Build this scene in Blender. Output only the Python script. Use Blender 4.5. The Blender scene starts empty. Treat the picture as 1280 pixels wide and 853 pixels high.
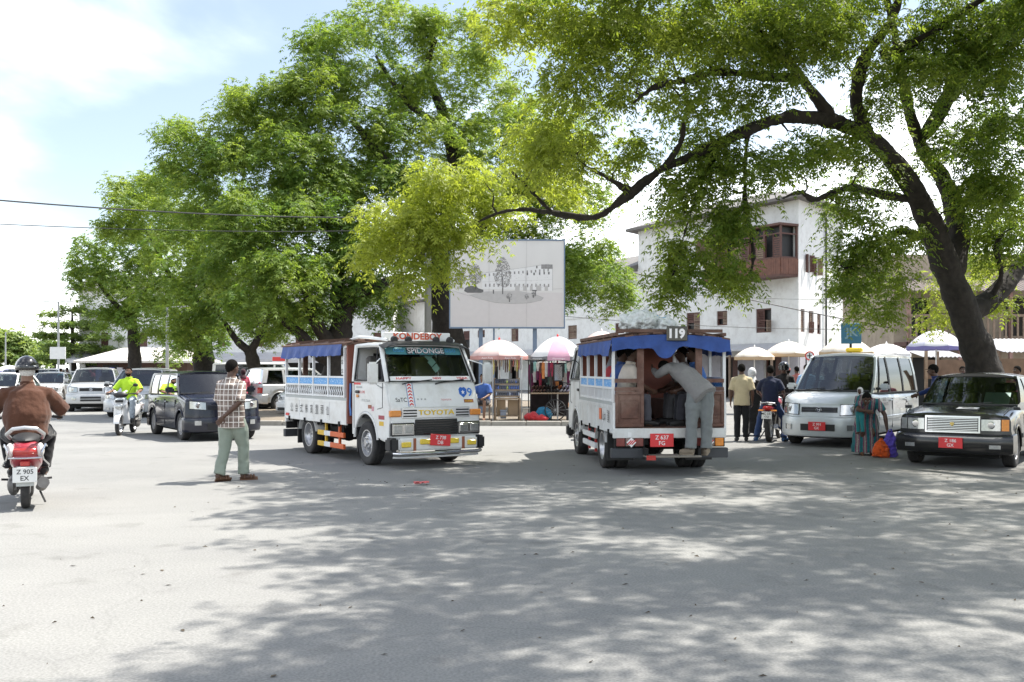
import bpy, bmesh, math, random
import numpy as np
from mathutils import Vector, Matrix, noise as mnoise
random.seed(7); rng = np.random.default_rng(7)
PI = math.pi; R = math.radians
S = bpy.context.scene
COL = S.collection

# ------------------------------------------------------------------ camera, sky, sun, exposure
cam_d = bpy.data.cameras.new('camera'); cam = bpy.data.objects.new('camera', cam_d); COL.objects.link(cam)
cam.location = (0, 0, 1.6); cam.rotation_euler = (R(90), 0, 0)
cam_d.lens = 35; cam_d.sensor_width = 36; cam_d.shift_y = 35.5 / 1280
cam_d.clip_start = 0.1; cam_d.clip_end = 3000
S.camera = cam

SUN_EL = R(60)
SUN_DIR = Vector((0.86 * math.cos(SUN_EL), 0.51 * math.cos(SUN_EL), math.sin(SUN_EL))).normalized()   # towards the sun
W = bpy.data.worlds.new('World'); S.world = W; W.use_nodes = True
nt = W.node_tree; nt.nodes.clear()
wout = nt.nodes.new('ShaderNodeOutputWorld'); bg = nt.nodes.new('ShaderNodeBackground')
sky = nt.nodes.new('ShaderNodeTexSky'); sky.sky_type = 'NISHITA'; sky.sun_disc = False
sky.sun_elevation = SUN_EL; sky.sun_rotation = math.atan2(SUN_DIR.x, SUN_DIR.y)
sky.air_density = 1.0; sky.dust_density = 0.6; sky.ozone_density = 1.0
tc = nt.nodes.new('ShaderNodeTexCoord'); mp = nt.nodes.new('ShaderNodeMapping')
mp.inputs['Scale'].default_value = (1.0, 1.0, 2.6); mp.inputs['Location'].default_value = (4.15, 2.1, 0.8)
cl = nt.nodes.new('ShaderNodeTexNoise'); cl.inputs['Scale'].default_value = 2.1; cl.inputs['Detail'].default_value = 7
cl.inputs['Roughness'].default_value = 0.48; cl.inputs['Distortion'].default_value = 0.25
cr = nt.nodes.new('ShaderNodeValToRGB'); cr.color_ramp.elements[0].position = 0.43; cr.color_ramp.elements[1].position = 0.83; cr.color_ramp.interpolation = 'EASE'
cr.color_ramp.elements[0].color = (0.06, 0.06, 0.06, 1)
mx = nt.nodes.new('ShaderNodeMixRGB'); mx.inputs['Color2'].default_value = (10.5, 10.6, 10.8, 1)
nt.links.new(tc.outputs['Generated'], mp.inputs['Vector']); nt.links.new(mp.outputs['Vector'], cl.inputs['Vector'])
nt.links.new(cl.outputs['Fac'], cr.inputs['Fac']); nt.links.new(cr.outputs['Color'], mx.inputs['Fac'])
dm = nt.nodes.new('ShaderNodeMixRGB'); dm.blend_type = 'MULTIPLY'; dm.inputs['Fac'].default_value = 1; dm.inputs['Color2'].default_value = (0.56, 0.53, 0.50, 1)
nt.links.new(sky.outputs['Color'], dm.inputs['Color1']); nt.links.new(dm.outputs['Color'], mx.inputs['Color1']); nt.links.new(mx.outputs['Color'], bg.inputs['Color'])
bg.inputs['Strength'].default_value = 0.135
nt.links.new(bg.outputs['Background'], wout.inputs['Surface'])
sun_d = bpy.data.lights.new('sun', 'SUN'); sun = bpy.data.objects.new('sun', sun_d); COL.objects.link(sun)
sun_d.energy = 3.5; sun_d.angle = R(0.55); sun_d.color = (1.0, 0.955, 0.88)
sun.rotation_euler = (-SUN_DIR).to_track_quat('-Z', 'Y').to_euler(); sun.location = (20, 20, 40)
S.view_settings.view_transform = 'Standard'; S.view_settings.look = 'None'
S.view_settings.exposure = 1.5; S.view_settings.gamma = 1.0; S.view_settings.use_curve_mapping = False
S.render.engine = 'CYCLES'
cy = S.cycles
cy.max_bounces = 8; cy.diffuse_bounces = 5; cy.glossy_bounces = 3; cy.transmission_bounces = 4; cy.transparent_max_bounces = 10
cy.caustics_reflective = False; cy.caustics_refractive = False; cy.sample_clamp_indirect = 6.0; cy.use_denoising = True

# ------------------------------------------------------------------ pixel helpers (photo pixels -> metres)
F = 1280 * 35 / 36
def gx(px, Y): return (px - 640) / F * Y
def gz(py, Y): return 1.6 - (py - 462) / F * Y
def P(px, py, Y): return Vector((gx(px, Y), Y, gz(py, Y)))

# ------------------------------------------------------------------ materials
MATS = {}
def lin(c):
    return tuple(((x / 12.92) if x <= 0.04045 else ((x + 0.055) / 1.055) ** 2.4) for x in c)
def nd(t, kind, **kw):
    n = t.nodes.new(kind)
    for k, v in kw.items(): setattr(n, k, v)
    return n
def mat(name, col, rough=0.6, metal=0.0, var=0.08, scale=6.0, bump=0.0, bscale=60.0, coat=0.0, spec=0.5, dirt=None, dirt_amt=0.0, sheen=0.0):
    """procedural Principled material: colour noise, fine relief, optional low-frequency dust"""
    if name in MATS: return MATS[name]
    m = bpy.data.materials.new(name); m.use_nodes = True; t = m.node_tree
    b = t.nodes['Principled BSDF']
    b.inputs['Roughness'].default_value = rough; b.inputs['Metallic'].default_value = metal
    b.inputs['Specular IOR Level'].default_value = spec
    if coat: b.inputs['Coat Weight'].default_value = coat; b.inputs['Coat Roughness'].default_value = 0.05
    if sheen: b.inputs['Sheen Weight'].default_value = sheen
    c = nd(t, 'ShaderNodeTexCoord')
    n = nd(t, 'ShaderNodeTexNoise'); n.inputs['Scale'].default_value = scale; n.inputs['Detail'].default_value = 5
    t.links.new(c.outputs['Object'], n.inputs['Vector'])
    mx = nd(t, 'ShaderNodeMixRGB')
    mx.inputs['Color1'].default_value = (*[max(0, x * (1 - var * 1.6)) for x in col], 1)
    mx.inputs['Color2'].default_value = (*[min(1, x * (1 + var * 1.2)) for x in col], 1)
    t.links.new(n.outputs['Fac'], mx.inputs['Fac'])
    out = mx.outputs['Color']
    if dirt:
        n2 = nd(t, 'ShaderNodeTexNoise'); n2.inputs['Scale'].default_value = 2.3; n2.inputs['Detail'].default_value = 8; n2.inputs['Roughness'].default_value = 0.7
        t.links.new(c.outputs['Object'], n2.inputs['Vector'])
        rp = nd(t, 'ShaderNodeValToRGB'); rp.color_ramp.elements[0].position = 0.45; rp.color_ramp.elements[1].position = 0.75
        rp.color_ramp.elements[1].color = (dirt_amt, dirt_amt, dirt_amt, 1)
        t.links.new(n2.outputs['Fac'], rp.inputs['Fac'])
        m2 = nd(t, 'ShaderNodeMixRGB'); m2.inputs['Color2'].default_value = (*dirt, 1)
        t.links.new(rp.outputs['Color'], m2.inputs['Fac']); t.links.new(out, m2.inputs['Color1']); out = m2.outputs['Color']
    t.links.new(out, b.inputs['Base Color'])
    if bump:
        n3 = nd(t, 'ShaderNodeTexNoise'); n3.inputs['Scale'].default_value = bscale; n3.inputs['Detail'].default_value = 3
        t.links.new(c.outputs['Object'], n3.inputs['Vector'])
        bp = nd(t, 'ShaderNodeBump'); bp.inputs['Strength'].default_value = bump; bp.inputs['Distance'].default_value = 0.02
        t.links.new(n3.outputs['Fac'], bp.inputs['Height']); t.links.new(bp.outputs['Normal'], b.inputs['Normal'])
    MATS[name] = m
    return m
def glass(name, tint=(0.5, 0.55, 0.55), gloss=0.02, ior=1.5):
    if name in MATS: return MATS[name]
    m = bpy.data.materials.new(name); m.use_nodes = True; t = m.node_tree
    t.nodes.remove(t.nodes['Principled BSDF'])
    o = t.nodes['Material Output']
    tr = nd(t, 'ShaderNodeBsdfTransparent'); tr.inputs['Color'].default_value = (*tint, 1)
    gl = nd(t, 'ShaderNodeBsdfGlossy'); gl.inputs['Roughness'].default_value = gloss; gl.inputs['Color'].default_value = (0.95, 0.97, 1, 1)
    fr = nd(t, 'ShaderNodeFresnel'); fr.inputs['IOR'].default_value = ior
    mx = nd(t, 'ShaderNodeMixShader')
    t.links.new(fr.outputs['Fac'], mx.inputs['Fac']); t.links.new(tr.outputs[0], mx.inputs[1]); t.links.new(gl.outputs[0], mx.inputs[2])
    t.links.new(mx.outputs[0], o.inputs['Surface'])
    MATS[name] = m
    return m

# ------------------------------------------------------------------ mesh building
class MB:
    def __init__(s, M=None): s.v = []; s.f = []; s.M = M
    def add(s, vs, fs):
        o = len(s.v)
        if s.M is not None: vs = [tuple(s.M @ Vector(p)) for p in vs]
        s.v += [tuple(p) for p in vs]; s.f += [tuple(i + o for i in f) for f in fs]; return s
    def box(s, x0, x1, y0, y1, z0, z1):
        return s.add([(x0,y0,z0),(x1,y0,z0),(x1,y1,z0),(x0,y1,z0),(x0,y0,z1),(x1,y0,z1),(x1,y1,z1),(x0,y1,z1)],
                     [(0,3,2,1),(4,5,6,7),(0,1,5,4),(1,2,6,5),(2,3,7,6),(3,0,4,7)])
    def cbox(s, c, d, M=None):
        """box by centre and size, optional 3x3/4x4 rotation about its centre"""
        vs = []
        for z in (-1, 1):
            for x, y in ((-1,-1),(1,-1),(1,1),(-1,1)):
                p = Vector((x*d[0]/2, y*d[1]/2, z*d[2]/2))
                if M is not None: p = M @ p
                vs.append(p + Vector(c))
        return s.add(vs, [(0,3,2,1),(4,5,6,7),(0,1,5,4),(1,2,6,5),(2,3,7,6),(3,0,4,7)])
    def prism(s, poly, ax, a, b):
        """polygon in the plane across axis ax ('x': (y,z), 'y': (x,z), 'z': (x,y)) extruded a..b"""
        def pt(u, w, t): return {'x': (t,u,w), 'y': (u,t,w), 'z': (u,w,t)}[ax]
        n = len(poly); vs = [pt(u,w,a) for u,w in poly] + [pt(u,w,b) for u,w in poly]
        fs = [tuple(range(n))[::-1], tuple(range(n, 2*n))] + [(i,(i+1)%n,n+(i+1)%n,n+i) for i in range(n)]
        return s.add(vs, fs)
    def tube(s, pts, rad, n=8, cap=True, flat=1.0):
        pts = [Vector(p) for p in pts]
        if not hasattr(rad, '__len__'): rad = [rad] * len(pts)
        vs = []; prev = None
        for i, p in enumerate(pts):
            t = (pts[min(i+1, len(pts)-1)] - pts[max(i-1, 0)])
            t = t.normalized() if t.length > 1e-9 else Vector((0,0,1))
            if prev is None:
                a = t.orthogonal().normalized()
            else:
                a = prev - t * prev.dot(t)
                a = a.normalized() if a.length > 1e-6 else t.orthogonal().normalized()
            prev = a; b = t.cross(a)
            for k in range(n):
                an = 2*PI*k/n
                vs.append(p + (a*math.cos(an) + b*math.sin(an)*flat) * rad[i])
        fs = []
        for i in range(len(pts)-1):
            for k in range(n):
                fs.append((i*n+k, i*n+(k+1)%n, (i+1)*n+(k+1)%n, (i+1)*n+k))
        if cap: fs += [tuple(range(n))[::-1], tuple(range((len(pts)-1)*n, len(pts)*n))]
        return s.add(vs, fs)
    def lathe(s, prof, n=24, c=(0,0,0), ax='z', cap=True):
        """profile of (radius, height) about an axis"""
        vs = []
        for r, h in prof:
            for k in range(n):
                a = 2*PI*k/n; u, w = r*math.cos(a), r*math.sin(a)
                p = {'z': (u,w,h), 'y': (u,h,w), 'x': (h,u,w)}[ax]
                vs.append((p[0]+c[0], p[1]+c[1], p[2]+c[2]))
        m = len(prof); fs = [(i*n+k, i*n+(k+1)%n, (i+1)*n+(k+1)%n, (i+1)*n+k) for i in range(m-1) for k in range(n)]
        if cap:
            if prof[0][0] > 1e-6: fs.append(tuple(range(n))[::-1])
            if prof[-1][0] > 1e-6: fs.append(tuple(range((m-1)*n, m*n)))
        return s.add(vs, fs)
    def ball(s, c, r, n=12, m=8, M=None):
        r = (r, r, r) if not hasattr(r, '__len__') else r
        vs = []
        for i in range(m+1):
            th = PI*i/m
            for k in range(n):
                a = 2*PI*k/n
                p = Vector((r[0]*math.sin(th)*math.cos(a), r[1]*math.sin(th)*math.sin(a), -r[2]*math.cos(th)))
                if M is not None: p = M @ p
                vs.append(p + Vector(c))
        return s.add(vs, [(i*n+k, i*n+(k+1)%n, (i+1)*n+(k+1)%n, (i+1)*n+k) for i in range(m) for k in range(n)])
    def grid(s, fn, nu, nv, closed_u=False):
        vs = [fn(i/nu, j/nv) for j in range(nv+1) for i in range(nu+1)]
        w = nu+1
        return s.add(vs, [(j*w+i, j*w+i+1, (j+1)*w+i+1, (j+1)*w+i) for j in range(nv) for i in range(nu)])
    def slab(s, fn, nu, nv, back):
        """grid plus skirts and a back face offset by vector or function"""
        bk = back if callable(back) else (lambda p: Vector(p) + Vector(back))
        w = nu+1
        vs = [Vector(fn(i/nu, j/nv)) for j in range(nv+1) for i in range(nu+1)]; n0 = len(vs)
        vs += [bk(p) for p in vs]
        fs = []
        for j in range(nv):
            for i in range(nu):
                a = (j*w+i, j*w+i+1, (j+1)*w+i+1, (j+1)*w+i); fs.append(a); fs.append(tuple(n0+q for q in a[::-1]))
        ring = [i for i in range(nu+1)] + [j*w+nu for j in range(1, nv+1)] + [nv*w+i for i in range(nu-1, -1, -1)] + [j*w for j in range(nv-1, 0, -1)]
        for k in range(len(ring)):
            a, b = ring[k], ring[(k+1) % len(ring)]; fs.append((b, a, n0+a, n0+b))
        return s.add(vs, fs)
    def mesh(s, name, bevel=0.0, smooth=False, fix=True, seg=1, angle=35):
        me = bpy.data.meshes.new(name)
        if not bevel and not fix:
            me.from_pydata(s.v, [], s.f)
        else:
            bm = bmesh.new()
            vs = [bm.verts.new(p) for p in s.v]
            for f in s.f:
                try: bm.faces.new([vs[i] for i in f])
                except ValueError: pass
            bmesh.ops.remove_doubles(bm, verts=bm.verts[:], dist=1e-5)
            bmesh.ops.recalc_face_normals(bm, faces=bm.faces[:])
            if bevel:
                es = [e for e in bm.edges if len(e.link_faces) == 2 and e.calc_face_angle(0) > R(angle)]
                bmesh.ops.bevel(bm, geom=es, offset=bevel, segments=seg, affect='EDGES', clamp_overlap=True)
            bm.to_mesh(me); bm.free()
        if smooth:
            me.polygons.foreach_set('use_smooth', [True]*len(me.polygons))
            try: me.set_sharp_from_angle(angle=R(angle))
            except Exception: pass
        return me
    def build(s, name, m, parent=None, **kw):
        o = bpy.data.objects.new(name, s.mesh(name, **kw)); COL.objects.link(o)
        o.data.materials.append(m); o.parent = parent
        return o
def tag(o, label=None, cat=None, group=None, kind=None):
    if label: o['label'] = label
    if cat: o['category'] = cat
    if group: o['group'] = group
    if kind: o['kind'] = kind
    return o
def thing(name, label, cat, loc=(0,0,0), rz=0.0, group=None):
    o = bpy.data.objects.new(name, None); COL.objects.link(o); o.empty_display_size = 0.2
    o.location = loc; o.rotation_euler = (0, 0, rz)
    return tag(o, label, cat, group)
def copy_part(o, parent, loc=None, rot=None, scale=None):
    c = o.copy(); COL.objects.link(c); c.parent = parent
    if loc is not None: c.location = loc
    if rot is not None: c.rotation_euler = rot
    if scale is not None: c.scale = scale
    return c
TEXTS = {}
def text(name, s, h, m, parent, loc, rot, ext=0.002, width=None, align='CENTER', bold=0.0):
    """lettering as flat mesh; h = cap height, optional total width"""
    cu = bpy.data.curves.new('t', 'FONT'); cu.body = s; cu.size = 1.0; cu.extrude = 0.0; cu.offset = bold
    cu.align_x = align; cu.align_y = 'CENTER'; cu.resolution_u = 3
    to = bpy.data.objects.new('t', cu); COL.objects.link(to)
    dg = bpy.context.evaluated_depsgraph_get()
    me = bpy.data.meshes.new_from_object(to.evaluated_get(dg))
    bpy.data.objects.remove(to); bpy.data.curves.remove(cu)
    n = len(me.vertices)
    if n:
        co = np.empty(n*3); me.vertices.foreach_get('co', co); co = co.reshape(-1, 3)
        mn, mxx = co.min(0), co.max(0); sz = np.maximum(mxx - mn, 1e-6); c = (mn+mxx)/2
        k = h / sz[1]; kx = (width / sz[0]) if width else k
        co -= c; co[:, 0] *= kx; co[:, 1] *= k; co[:, 2] *= k
        me.vertices.foreach_set('co', co.ravel()); me.update()
    me.materials.clear(); me.materials.append(m)
    o = bpy.data.objects.new(name, me); COL.objects.link(o); o.parent = parent; o.location = loc; o.rotation_euler = rot
    return o
PENDING = []   # objects whose modifiers are applied in one pass at the end
def apply_pending():
    dg = bpy.context.evaluated_depsgraph_get()
    res = [(o, bpy.data.meshes.new_from_object(o.evaluated_get(dg))) for o in PENDING]
    for o, me in res:
        old = o.data; o.modifiers.clear(); o.data = me
        me.polygons.foreach_set('use_smooth', [True]*len(me.polygons))
        if old.users == 0: bpy.data.meshes.remove(old)
    PENDING.clear()
def organic(o, voxel=0.012, smooth=4, wrinkle=0.0, wscale=0.12):
    r = o.modifiers.new('r', 'REMESH'); r.mode = 'VOXEL'; r.voxel_size = voxel
    if smooth: q = o.modifiers.new('s', 'SMOOTH'); q.factor = 0.5; q.iterations = smooth
    if wrinkle:
        tx = bpy.data.textures.get('fold%.2f' % wscale) or bpy.data.textures.new('fold%.2f' % wscale, 'CLOUDS')
        tx.noise_scale = wscale; tx.noise_depth = 1
        d = o.modifiers.new('d', 'DISPLACE'); d.texture = tx; d.strength = wrinkle; d.mid_level = 0.5; d.texture_coords = 'LOCAL'
    PENDING.append(o)
    return o
# ------------------------------------------------------------------ ground
def ground_mat():
    m = bpy.data.materials.new('dusty_asphalt'); m.use_nodes = True; t = m.node_tree; b = t.nodes['Principled BSDF']
    b.inputs['Roughness'].default_value = 0.9; b.inputs['Specular IOR Level'].default_value = 0.25
    c = nd(t, 'ShaderNodeTexCoord')
    def noise(scale, detail=6, rough=0.6):
        n = nd(t, 'ShaderNodeTexNoise'); n.inputs['Scale'].default_value = scale; n.inputs['Detail'].default_value = detail; n.inputs['Roughness'].default_value = rough
        t.links.new(c.outputs['Object'], n.inputs['Vector']); return n
    def ramp(src, a, bb, ca, cb):
        r = nd(t, 'ShaderNodeValToRGB'); r.color_ramp.elements[0].position = a; r.color_ramp.elements[1].position = bb
        r.color_ramp.elements[0].color = (*ca, 1); r.color_ramp.elements[1].color = (*cb, 1); t.links.new(src, r.inputs['Fac']); return r
    def mixc(fac, a, bb, mode='MIX'):
        x = nd(t, 'ShaderNodeMixRGB', blend_type=mode)
        for s_, v in (('Fac', fac), ('Color1', a), ('Color2', bb)):
            if isinstance(v, (int, float)): x.inputs[s_].default_value = v
            elif isinstance(v, tuple): x.inputs[s_].default_value = (*v, 1)
            else: t.links.new(v, x.inputs[s_])
        return x.outputs['Color']
    base = ramp(noise(0.35).outputs['Fac'], 0.3, 0.7, (0.216, 0.215, 0.208), (0.258, 0.255, 0.244)).outputs['Color']
    # pale dust in drifts, browner towards the parked cars and stalls (X > 4 m)
    sx = nd(t, 'ShaderNodeSeparateXYZ'); t.links.new(c.outputs['Object'], sx.inputs[0])
    mr = nd(t, 'ShaderNodeMapRange'); mr.inputs['From Min'].default_value = 2.0; mr.inputs['From Max'].default_value = 9.0; mr.inputs['To Max'].default_value = 0.75
    t.links.new(sx.outputs['X'], mr.inputs['Value'])
    dn = ramp(noise(0.8).outputs['Fac'], 0.35, 0.65, (0, 0, 0), (1, 1, 1)).outputs['Color']
    ml = nd(t, 'ShaderNodeMath', operation='MULTIPLY'); t.links.new(mr.outputs['Result'], ml.inputs[0]); t.links.new(dn, ml.inputs[1])
    base = mixc(ml.outputs[0], base, (0.180, 0.168, 0.148))
    # worn aggregate speckle
    sp = ramp(noise(55, 2, 0.5).outputs['Fac'], 0.36, 0.66, (0.80, 0.80, 0.80), (1.16, 1.16, 1.15)).outputs['Color']
    base = mixc(0.85, base, sp, 'MULTIPLY')
    v = nd(t, 'ShaderNodeTexVoronoi'); v.inputs['Scale'].default_value = 30; t.links.new(c.outputs['Object'], v.inputs['Vector'])
    vs = ramp(v.outputs['Distance'], 0.04, 0.11, (1.3, 1.3, 1.27), (1, 1, 1)).outputs['Color']
    base = mixc(0.5, base, vs, 'MULTIPLY')
    # stains (oil drips, old patches)
    st = ramp(noise(1.7, 5, 0.55).outputs['Fac'], 0.60, 0.74, (1, 1, 1), (0.76, 0.755, 0.75)).outputs['Color']
    base = mixc(1.0, base, st, 'MULTIPLY')
    # long dust drifts and faint wheel tracks along the road
    mpn = nd(t, 'ShaderNodeMapping'); mpn.inputs['Scale'].default_value = (0.22, 0.6, 1); mpn.inputs['Rotation'].default_value = (0, 0, 0.25); t.links.new(c.outputs['Object'], mpn.inputs['Vector'])
    n9 = nd(t, 'ShaderNodeTexNoise'); n9.inputs['Scale'].default_value = 1.1; n9.inputs['Detail'].default_value = 6; n9.inputs['Roughness'].default_value = .6; t.links.new(mpn.outputs['Vector'], n9.inputs['Vector'])
    base = mixc(1.0, base, ramp(n9.outputs['Fac'], 0.30, 0.70, (0.93, 0.93, 0.935), (1.06, 1.06, 1.05)).outputs['Color'], 'MULTIPLY')
    # fine cracks
    cv = nd(t, 'ShaderNodeTexVoronoi', feature='DISTANCE_TO_EDGE'); cv.inputs['Scale'].default_value = 0.42; cv.inputs['Randomness'].default_value = 1
    wn = noise(1.3, 4); mxv = nd(t, 'ShaderNodeMixRGB'); mxv.inputs['Fac'].default_value = 0.35
    t.links.new(c.outputs['Object'], mxv.inputs['Color1']); t.links.new(wn.outputs['Color'], mxv.inputs['Color2']); t.links.new(mxv.outputs['Color'], cv.inputs['Vector'])
    ck = ramp(cv.outputs['Distance'], 0.001, 0.006, (0.72, 0.72, 0.72), (1, 1, 1)).outputs['Color']
    base = mixc(0.28, base, ck, 'MULTIPLY')
    pv = nd(t, 'ShaderNodeTexVoronoi'); pv.inputs['Scale'].default_value = 0.16; t.links.new(mxv.outputs['Color'], pv.inputs['Vector'])
    pg = nd(t, 'ShaderNodeRGBToBW'); t.links.new(pv.outputs['Color'], pg.inputs['Color'])
    base = mixc(1.0, base, ramp(pg.outputs['Val'], 0.2, 0.8, (0.94, 0.945, 0.95), (1.04, 1.035, 1.03)).outputs['Color'], 'MULTIPLY')
    t.links.new(base, b.inputs['Base Color'])
    bp = nd(t, 'ShaderNodeBump'); bp.inputs['Strength'].default_value = 0.35; bp.inputs['Distance'].default_value = 0.012
    t.links.new(noise(70, 4, 0.7).outputs['Fac'], bp.inputs['Height']); t.links.new(bp.outputs['Normal'], b.inputs['Normal'])
    return m
g = MB()
g.grid(lambda u, v: ((u-0.5)*1200, v*1000-60, 0), 24, 20)
tag(g.build('ground', ground_mat(), fix=False), kind='structure')

# raised traffic island with kerb stones (stalls and billboard stand on it)
M_KERB = mat('kerb_concrete', (0.36, 0.34, 0.30), 0.9, var=0.2, scale=3, bump=0.5, bscale=25, dirt=(0.16, 0.14, 0.12), dirt_amt=0.6)
M_SOIL = mat('island_soil', (0.20, 0.165, 0.125), 0.95, var=0.3, scale=2, bump=0.8, bscale=18)
isl = []   # outline, world XY
for k in range(13): isl.append((-9.5 + k*0.99, 28.2 + 0.25*math.sin(k*0.9)*0.3 + abs(k-8)*0.03))
isl += [(3.0, 28.9), (3.8, 30.0), (4.0, 31.5), (3.6, 44), (-9.0, 58), (-24, 66), (-29, 64), (-30, 60), (-22, 47), (-12.5, 36)]
tag(MB().prism([(x, y) for x, y in isl], 'z', -0.05, 0.10).build('island', M_SOIL), kind='structure')
kr = thing('kerb', None, None); tag(kr, kind='structure')
pts = [Vector((x, y, 0)) for x, y in isl]
for i in range(len(pts)):
    a, b = pts[i-1], pts[i]
    d = b - a; L = d.length
    if a.y > 45 or b.y > 45 and L > 6: n = max(1, int(L/4))
    else: n = max(1, round(L/0.98))
    for k in range(n):
        p0, p1 = a + d*(k/n), a + d*((k+1)/n); mid = (p0+p1)/2; an = math.atan2(d.y, d.x)
        st = MB().cbox((0,0,0), (L/n-0.012, 0.16, 0.19)).build('kerb_stone', M_KERB, kr, bevel=0.018)
        st.location = (mid.x, mid.y, 0.045 + random.uniform(-0.008, 0.008)); st.rotation_euler = (random.uniform(-.03, .03), 0, an + random.uniform(-.015, .015))

# ------------------------------------------------------------------ walls with openings
def wall_open(mb, O, u, n, L, z0, z1, ops, depth=0.25):
    """wall from O along u (unit), outward normal n; ops = (t0,t1,za,zb) openings with reveals"""
    xs = sorted({0.0, L, *[t for o in ops for t in o[:2]]}); zs = sorted({z0, z1, *[z for o in ops for z in o[2:]]})
    xs = [x for x in xs if 0 <= x <= L]; zs = [z for z in zs if z0 <= z <= z1]
    def pt(t, z, d=0): p = O + u*t - n*d; return (p.x, p.y, z)
    for i in range(len(xs)-1):
        for j in range(len(zs)-1):
            cx, cz = (xs[i]+xs[i+1])/2, (zs[j]+zs[j+1])/2
            if any(o[0] < cx < o[1] and o[2] < cz < o[3] for o in ops): continue
            mb.add([pt(xs[i], zs[j]), pt(xs[i+1], zs[j]), pt(xs[i+1], zs[j+1]), pt(xs[i], zs[j+1])], [(0,1,2,3)])
    for a, b, c, d in ops:
        q = [(a,c),(b,c),(b,d),(a,d)]
        for k in range(4):
            (t0,za),(t1,zb) = q[k], q[(k+1)%4]
            mb.add([pt(t0,za), pt(t1,zb), pt(t1,zb,depth), pt(t0,za,depth)], [(0,1,2,3)])
M_LIME = mat('limewash', (0.78, 0.78, 0.76), 0.9, var=0.04, scale=0.8, bump=0.25, bscale=6, dirt=(0.50, 0.48, 0.45), dirt_amt=0.6)
M_LIME2 = mat('weathered_limewash', (0.60, 0.59, 0.56), 0.92, var=0.15, scale=0.9, bump=0.4, bscale=5, dirt=(0.24, 0.23, 0.22), dirt_amt=0.8)
M_BASE = mat('grey_plinth', (0.42, 0.40, 0.43), 0.9, var=0.12, scale=1.2, dirt=(0.25, 0.23, 0.23), dirt_amt=0.5)
M_BWOOD = mat('brown_shutter_wood', (0.115, 0.052, 0.040), 0.65, var=0.35, scale=9, bump=0.3, bscale=30)
M_BWOOD2 = mat('faded_shutter_wood', (0.25, 0.18, 0.13), 0.75, var=0.3, scale=8, bump=0.3, bscale=30)
M_DARK = mat('room_shade', (0.012, 0.012, 0.013), 0.5, var=0.1)  # near-black colour that stands in for the shade inside openings
M_ROOF = mat('grey_roof_sheet', (0.17, 0.16, 0.15), 0.75, var=0.25, scale=3, dirt=(0.08, 0.06, 0.05), dirt_amt=0.6)
M_PIPE = mat('black_drainpipe', (0.02, 0.02, 0.022), 0.5)
M_GREYSHEET = mat('pale_metal_sheet', (0.50, 0.50, 0.52), 0.55, metal=0.2, var=0.12, scale=2, dirt=(0.3, 0.28, 0.26), dirt_amt=0.5)

def frame_of(O, u, n):
    """matrix: local x along the wall, y outwards, z up"""
    return Matrix(((u.x, n.x, 0, O.x), (u.y, n.y, 0, O.y), (0, 0, 1, 0), (0, 0, 0, 1)))
def window(par, Mx, t0, t1, z0, z1, style=0, m=None):
    """shuttered window set in an opening: frame, dark pane, shutter leaves with slats (closed / one open / half)"""
    m = m or M_BWOOD
    w = t1 - t0; h = z1 - z0
    fb = MB(Mx); f = 0.07
    fb.box(t0, t0+f, -0.16, -0.06, z0, z1); fb.box(t1-f, t1, -0.16, -0.06, z0, z1)
    fb.box(t0+f, t1-f, -0.16, -0.06, z1-f, z1); fb.box(t0+f, t1-f, -0.16, -0.06, z0, z0+f); fb.box(t0+f, t1-f, -0.158, -0.062, (z0+z1)/2-0.03, (z0+z1)/2+0.03)
    wo = fb.build('window', m, par)
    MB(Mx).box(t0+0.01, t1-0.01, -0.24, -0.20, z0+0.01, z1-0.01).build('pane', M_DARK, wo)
    def leaf(a, b, za, zb, y, ang=0, hinge=None):
        s = MB(); ww = b-a
        s.box(0, 0.05, -.02, .02, za, zb); s.box(ww-0.05, ww, -.02, .02, za, zb); s.box(0.05, ww-0.05, -.02, .02, za, za+.06); s.box(0.05, ww-0.05, -.02, .02, zb-.06, zb)
        k = max(2, int((zb-za-.12)/0.09))
        for i in range(k):
            zc = za+.06+(i+.5)*(zb-za-.12)/k
            s.cbox((ww/2, 0, zc), (ww-.1, 0.012, (zb-za-.12)/k*1.05), Matrix.Rotation(0.6, 3, 'X'))
        o = s.build('shutter', random.choice((m, m, M_BWOOD2)), wo, fix=False)
        if hinge == 'r': o.matrix_local = Mx @ Matrix.Translation((b, y, 0)) @ Matrix.Rotation(-ang, 4, 'Z') @ Matrix.Translation((-ww, 0, 0))
        else: o.matrix_local = Mx @ Matrix.Translation((a, y, 0)) @ Matrix.Rotation(ang, 4, 'Z')
    zm = (z0+z1)/2; tm = (t0+t1)/2
    if style == 0: leaf(t0+f, tm-.005, z0+f, z1-f, -0.09); leaf(tm+.005, t1-f, z0+f, z1-f, -0.09)
    elif style == 1: leaf(t0+f, tm-.005, z0+f, z1-f, -0.09); leaf(tm+.005, t1-f, zm+.03, z1-f, -0.09)
    elif style == 2: leaf(t0+.02, tm, z0+.04, zm, 0.02, R(115)); leaf(tm, t1-f, z0+f, z1-f, -0.09)
    elif style == 3: leaf(t0+.02, tm, z0+.04, z1-.04, 0.03, R(140)); leaf(tm, t1-.02, z0+.04, z1-.04, 0.03, R(140), 'r')
    elif style == 4: leaf(t0+f, t1-f, zm+.03, z1-f, -0.09)
    return wo

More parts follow.
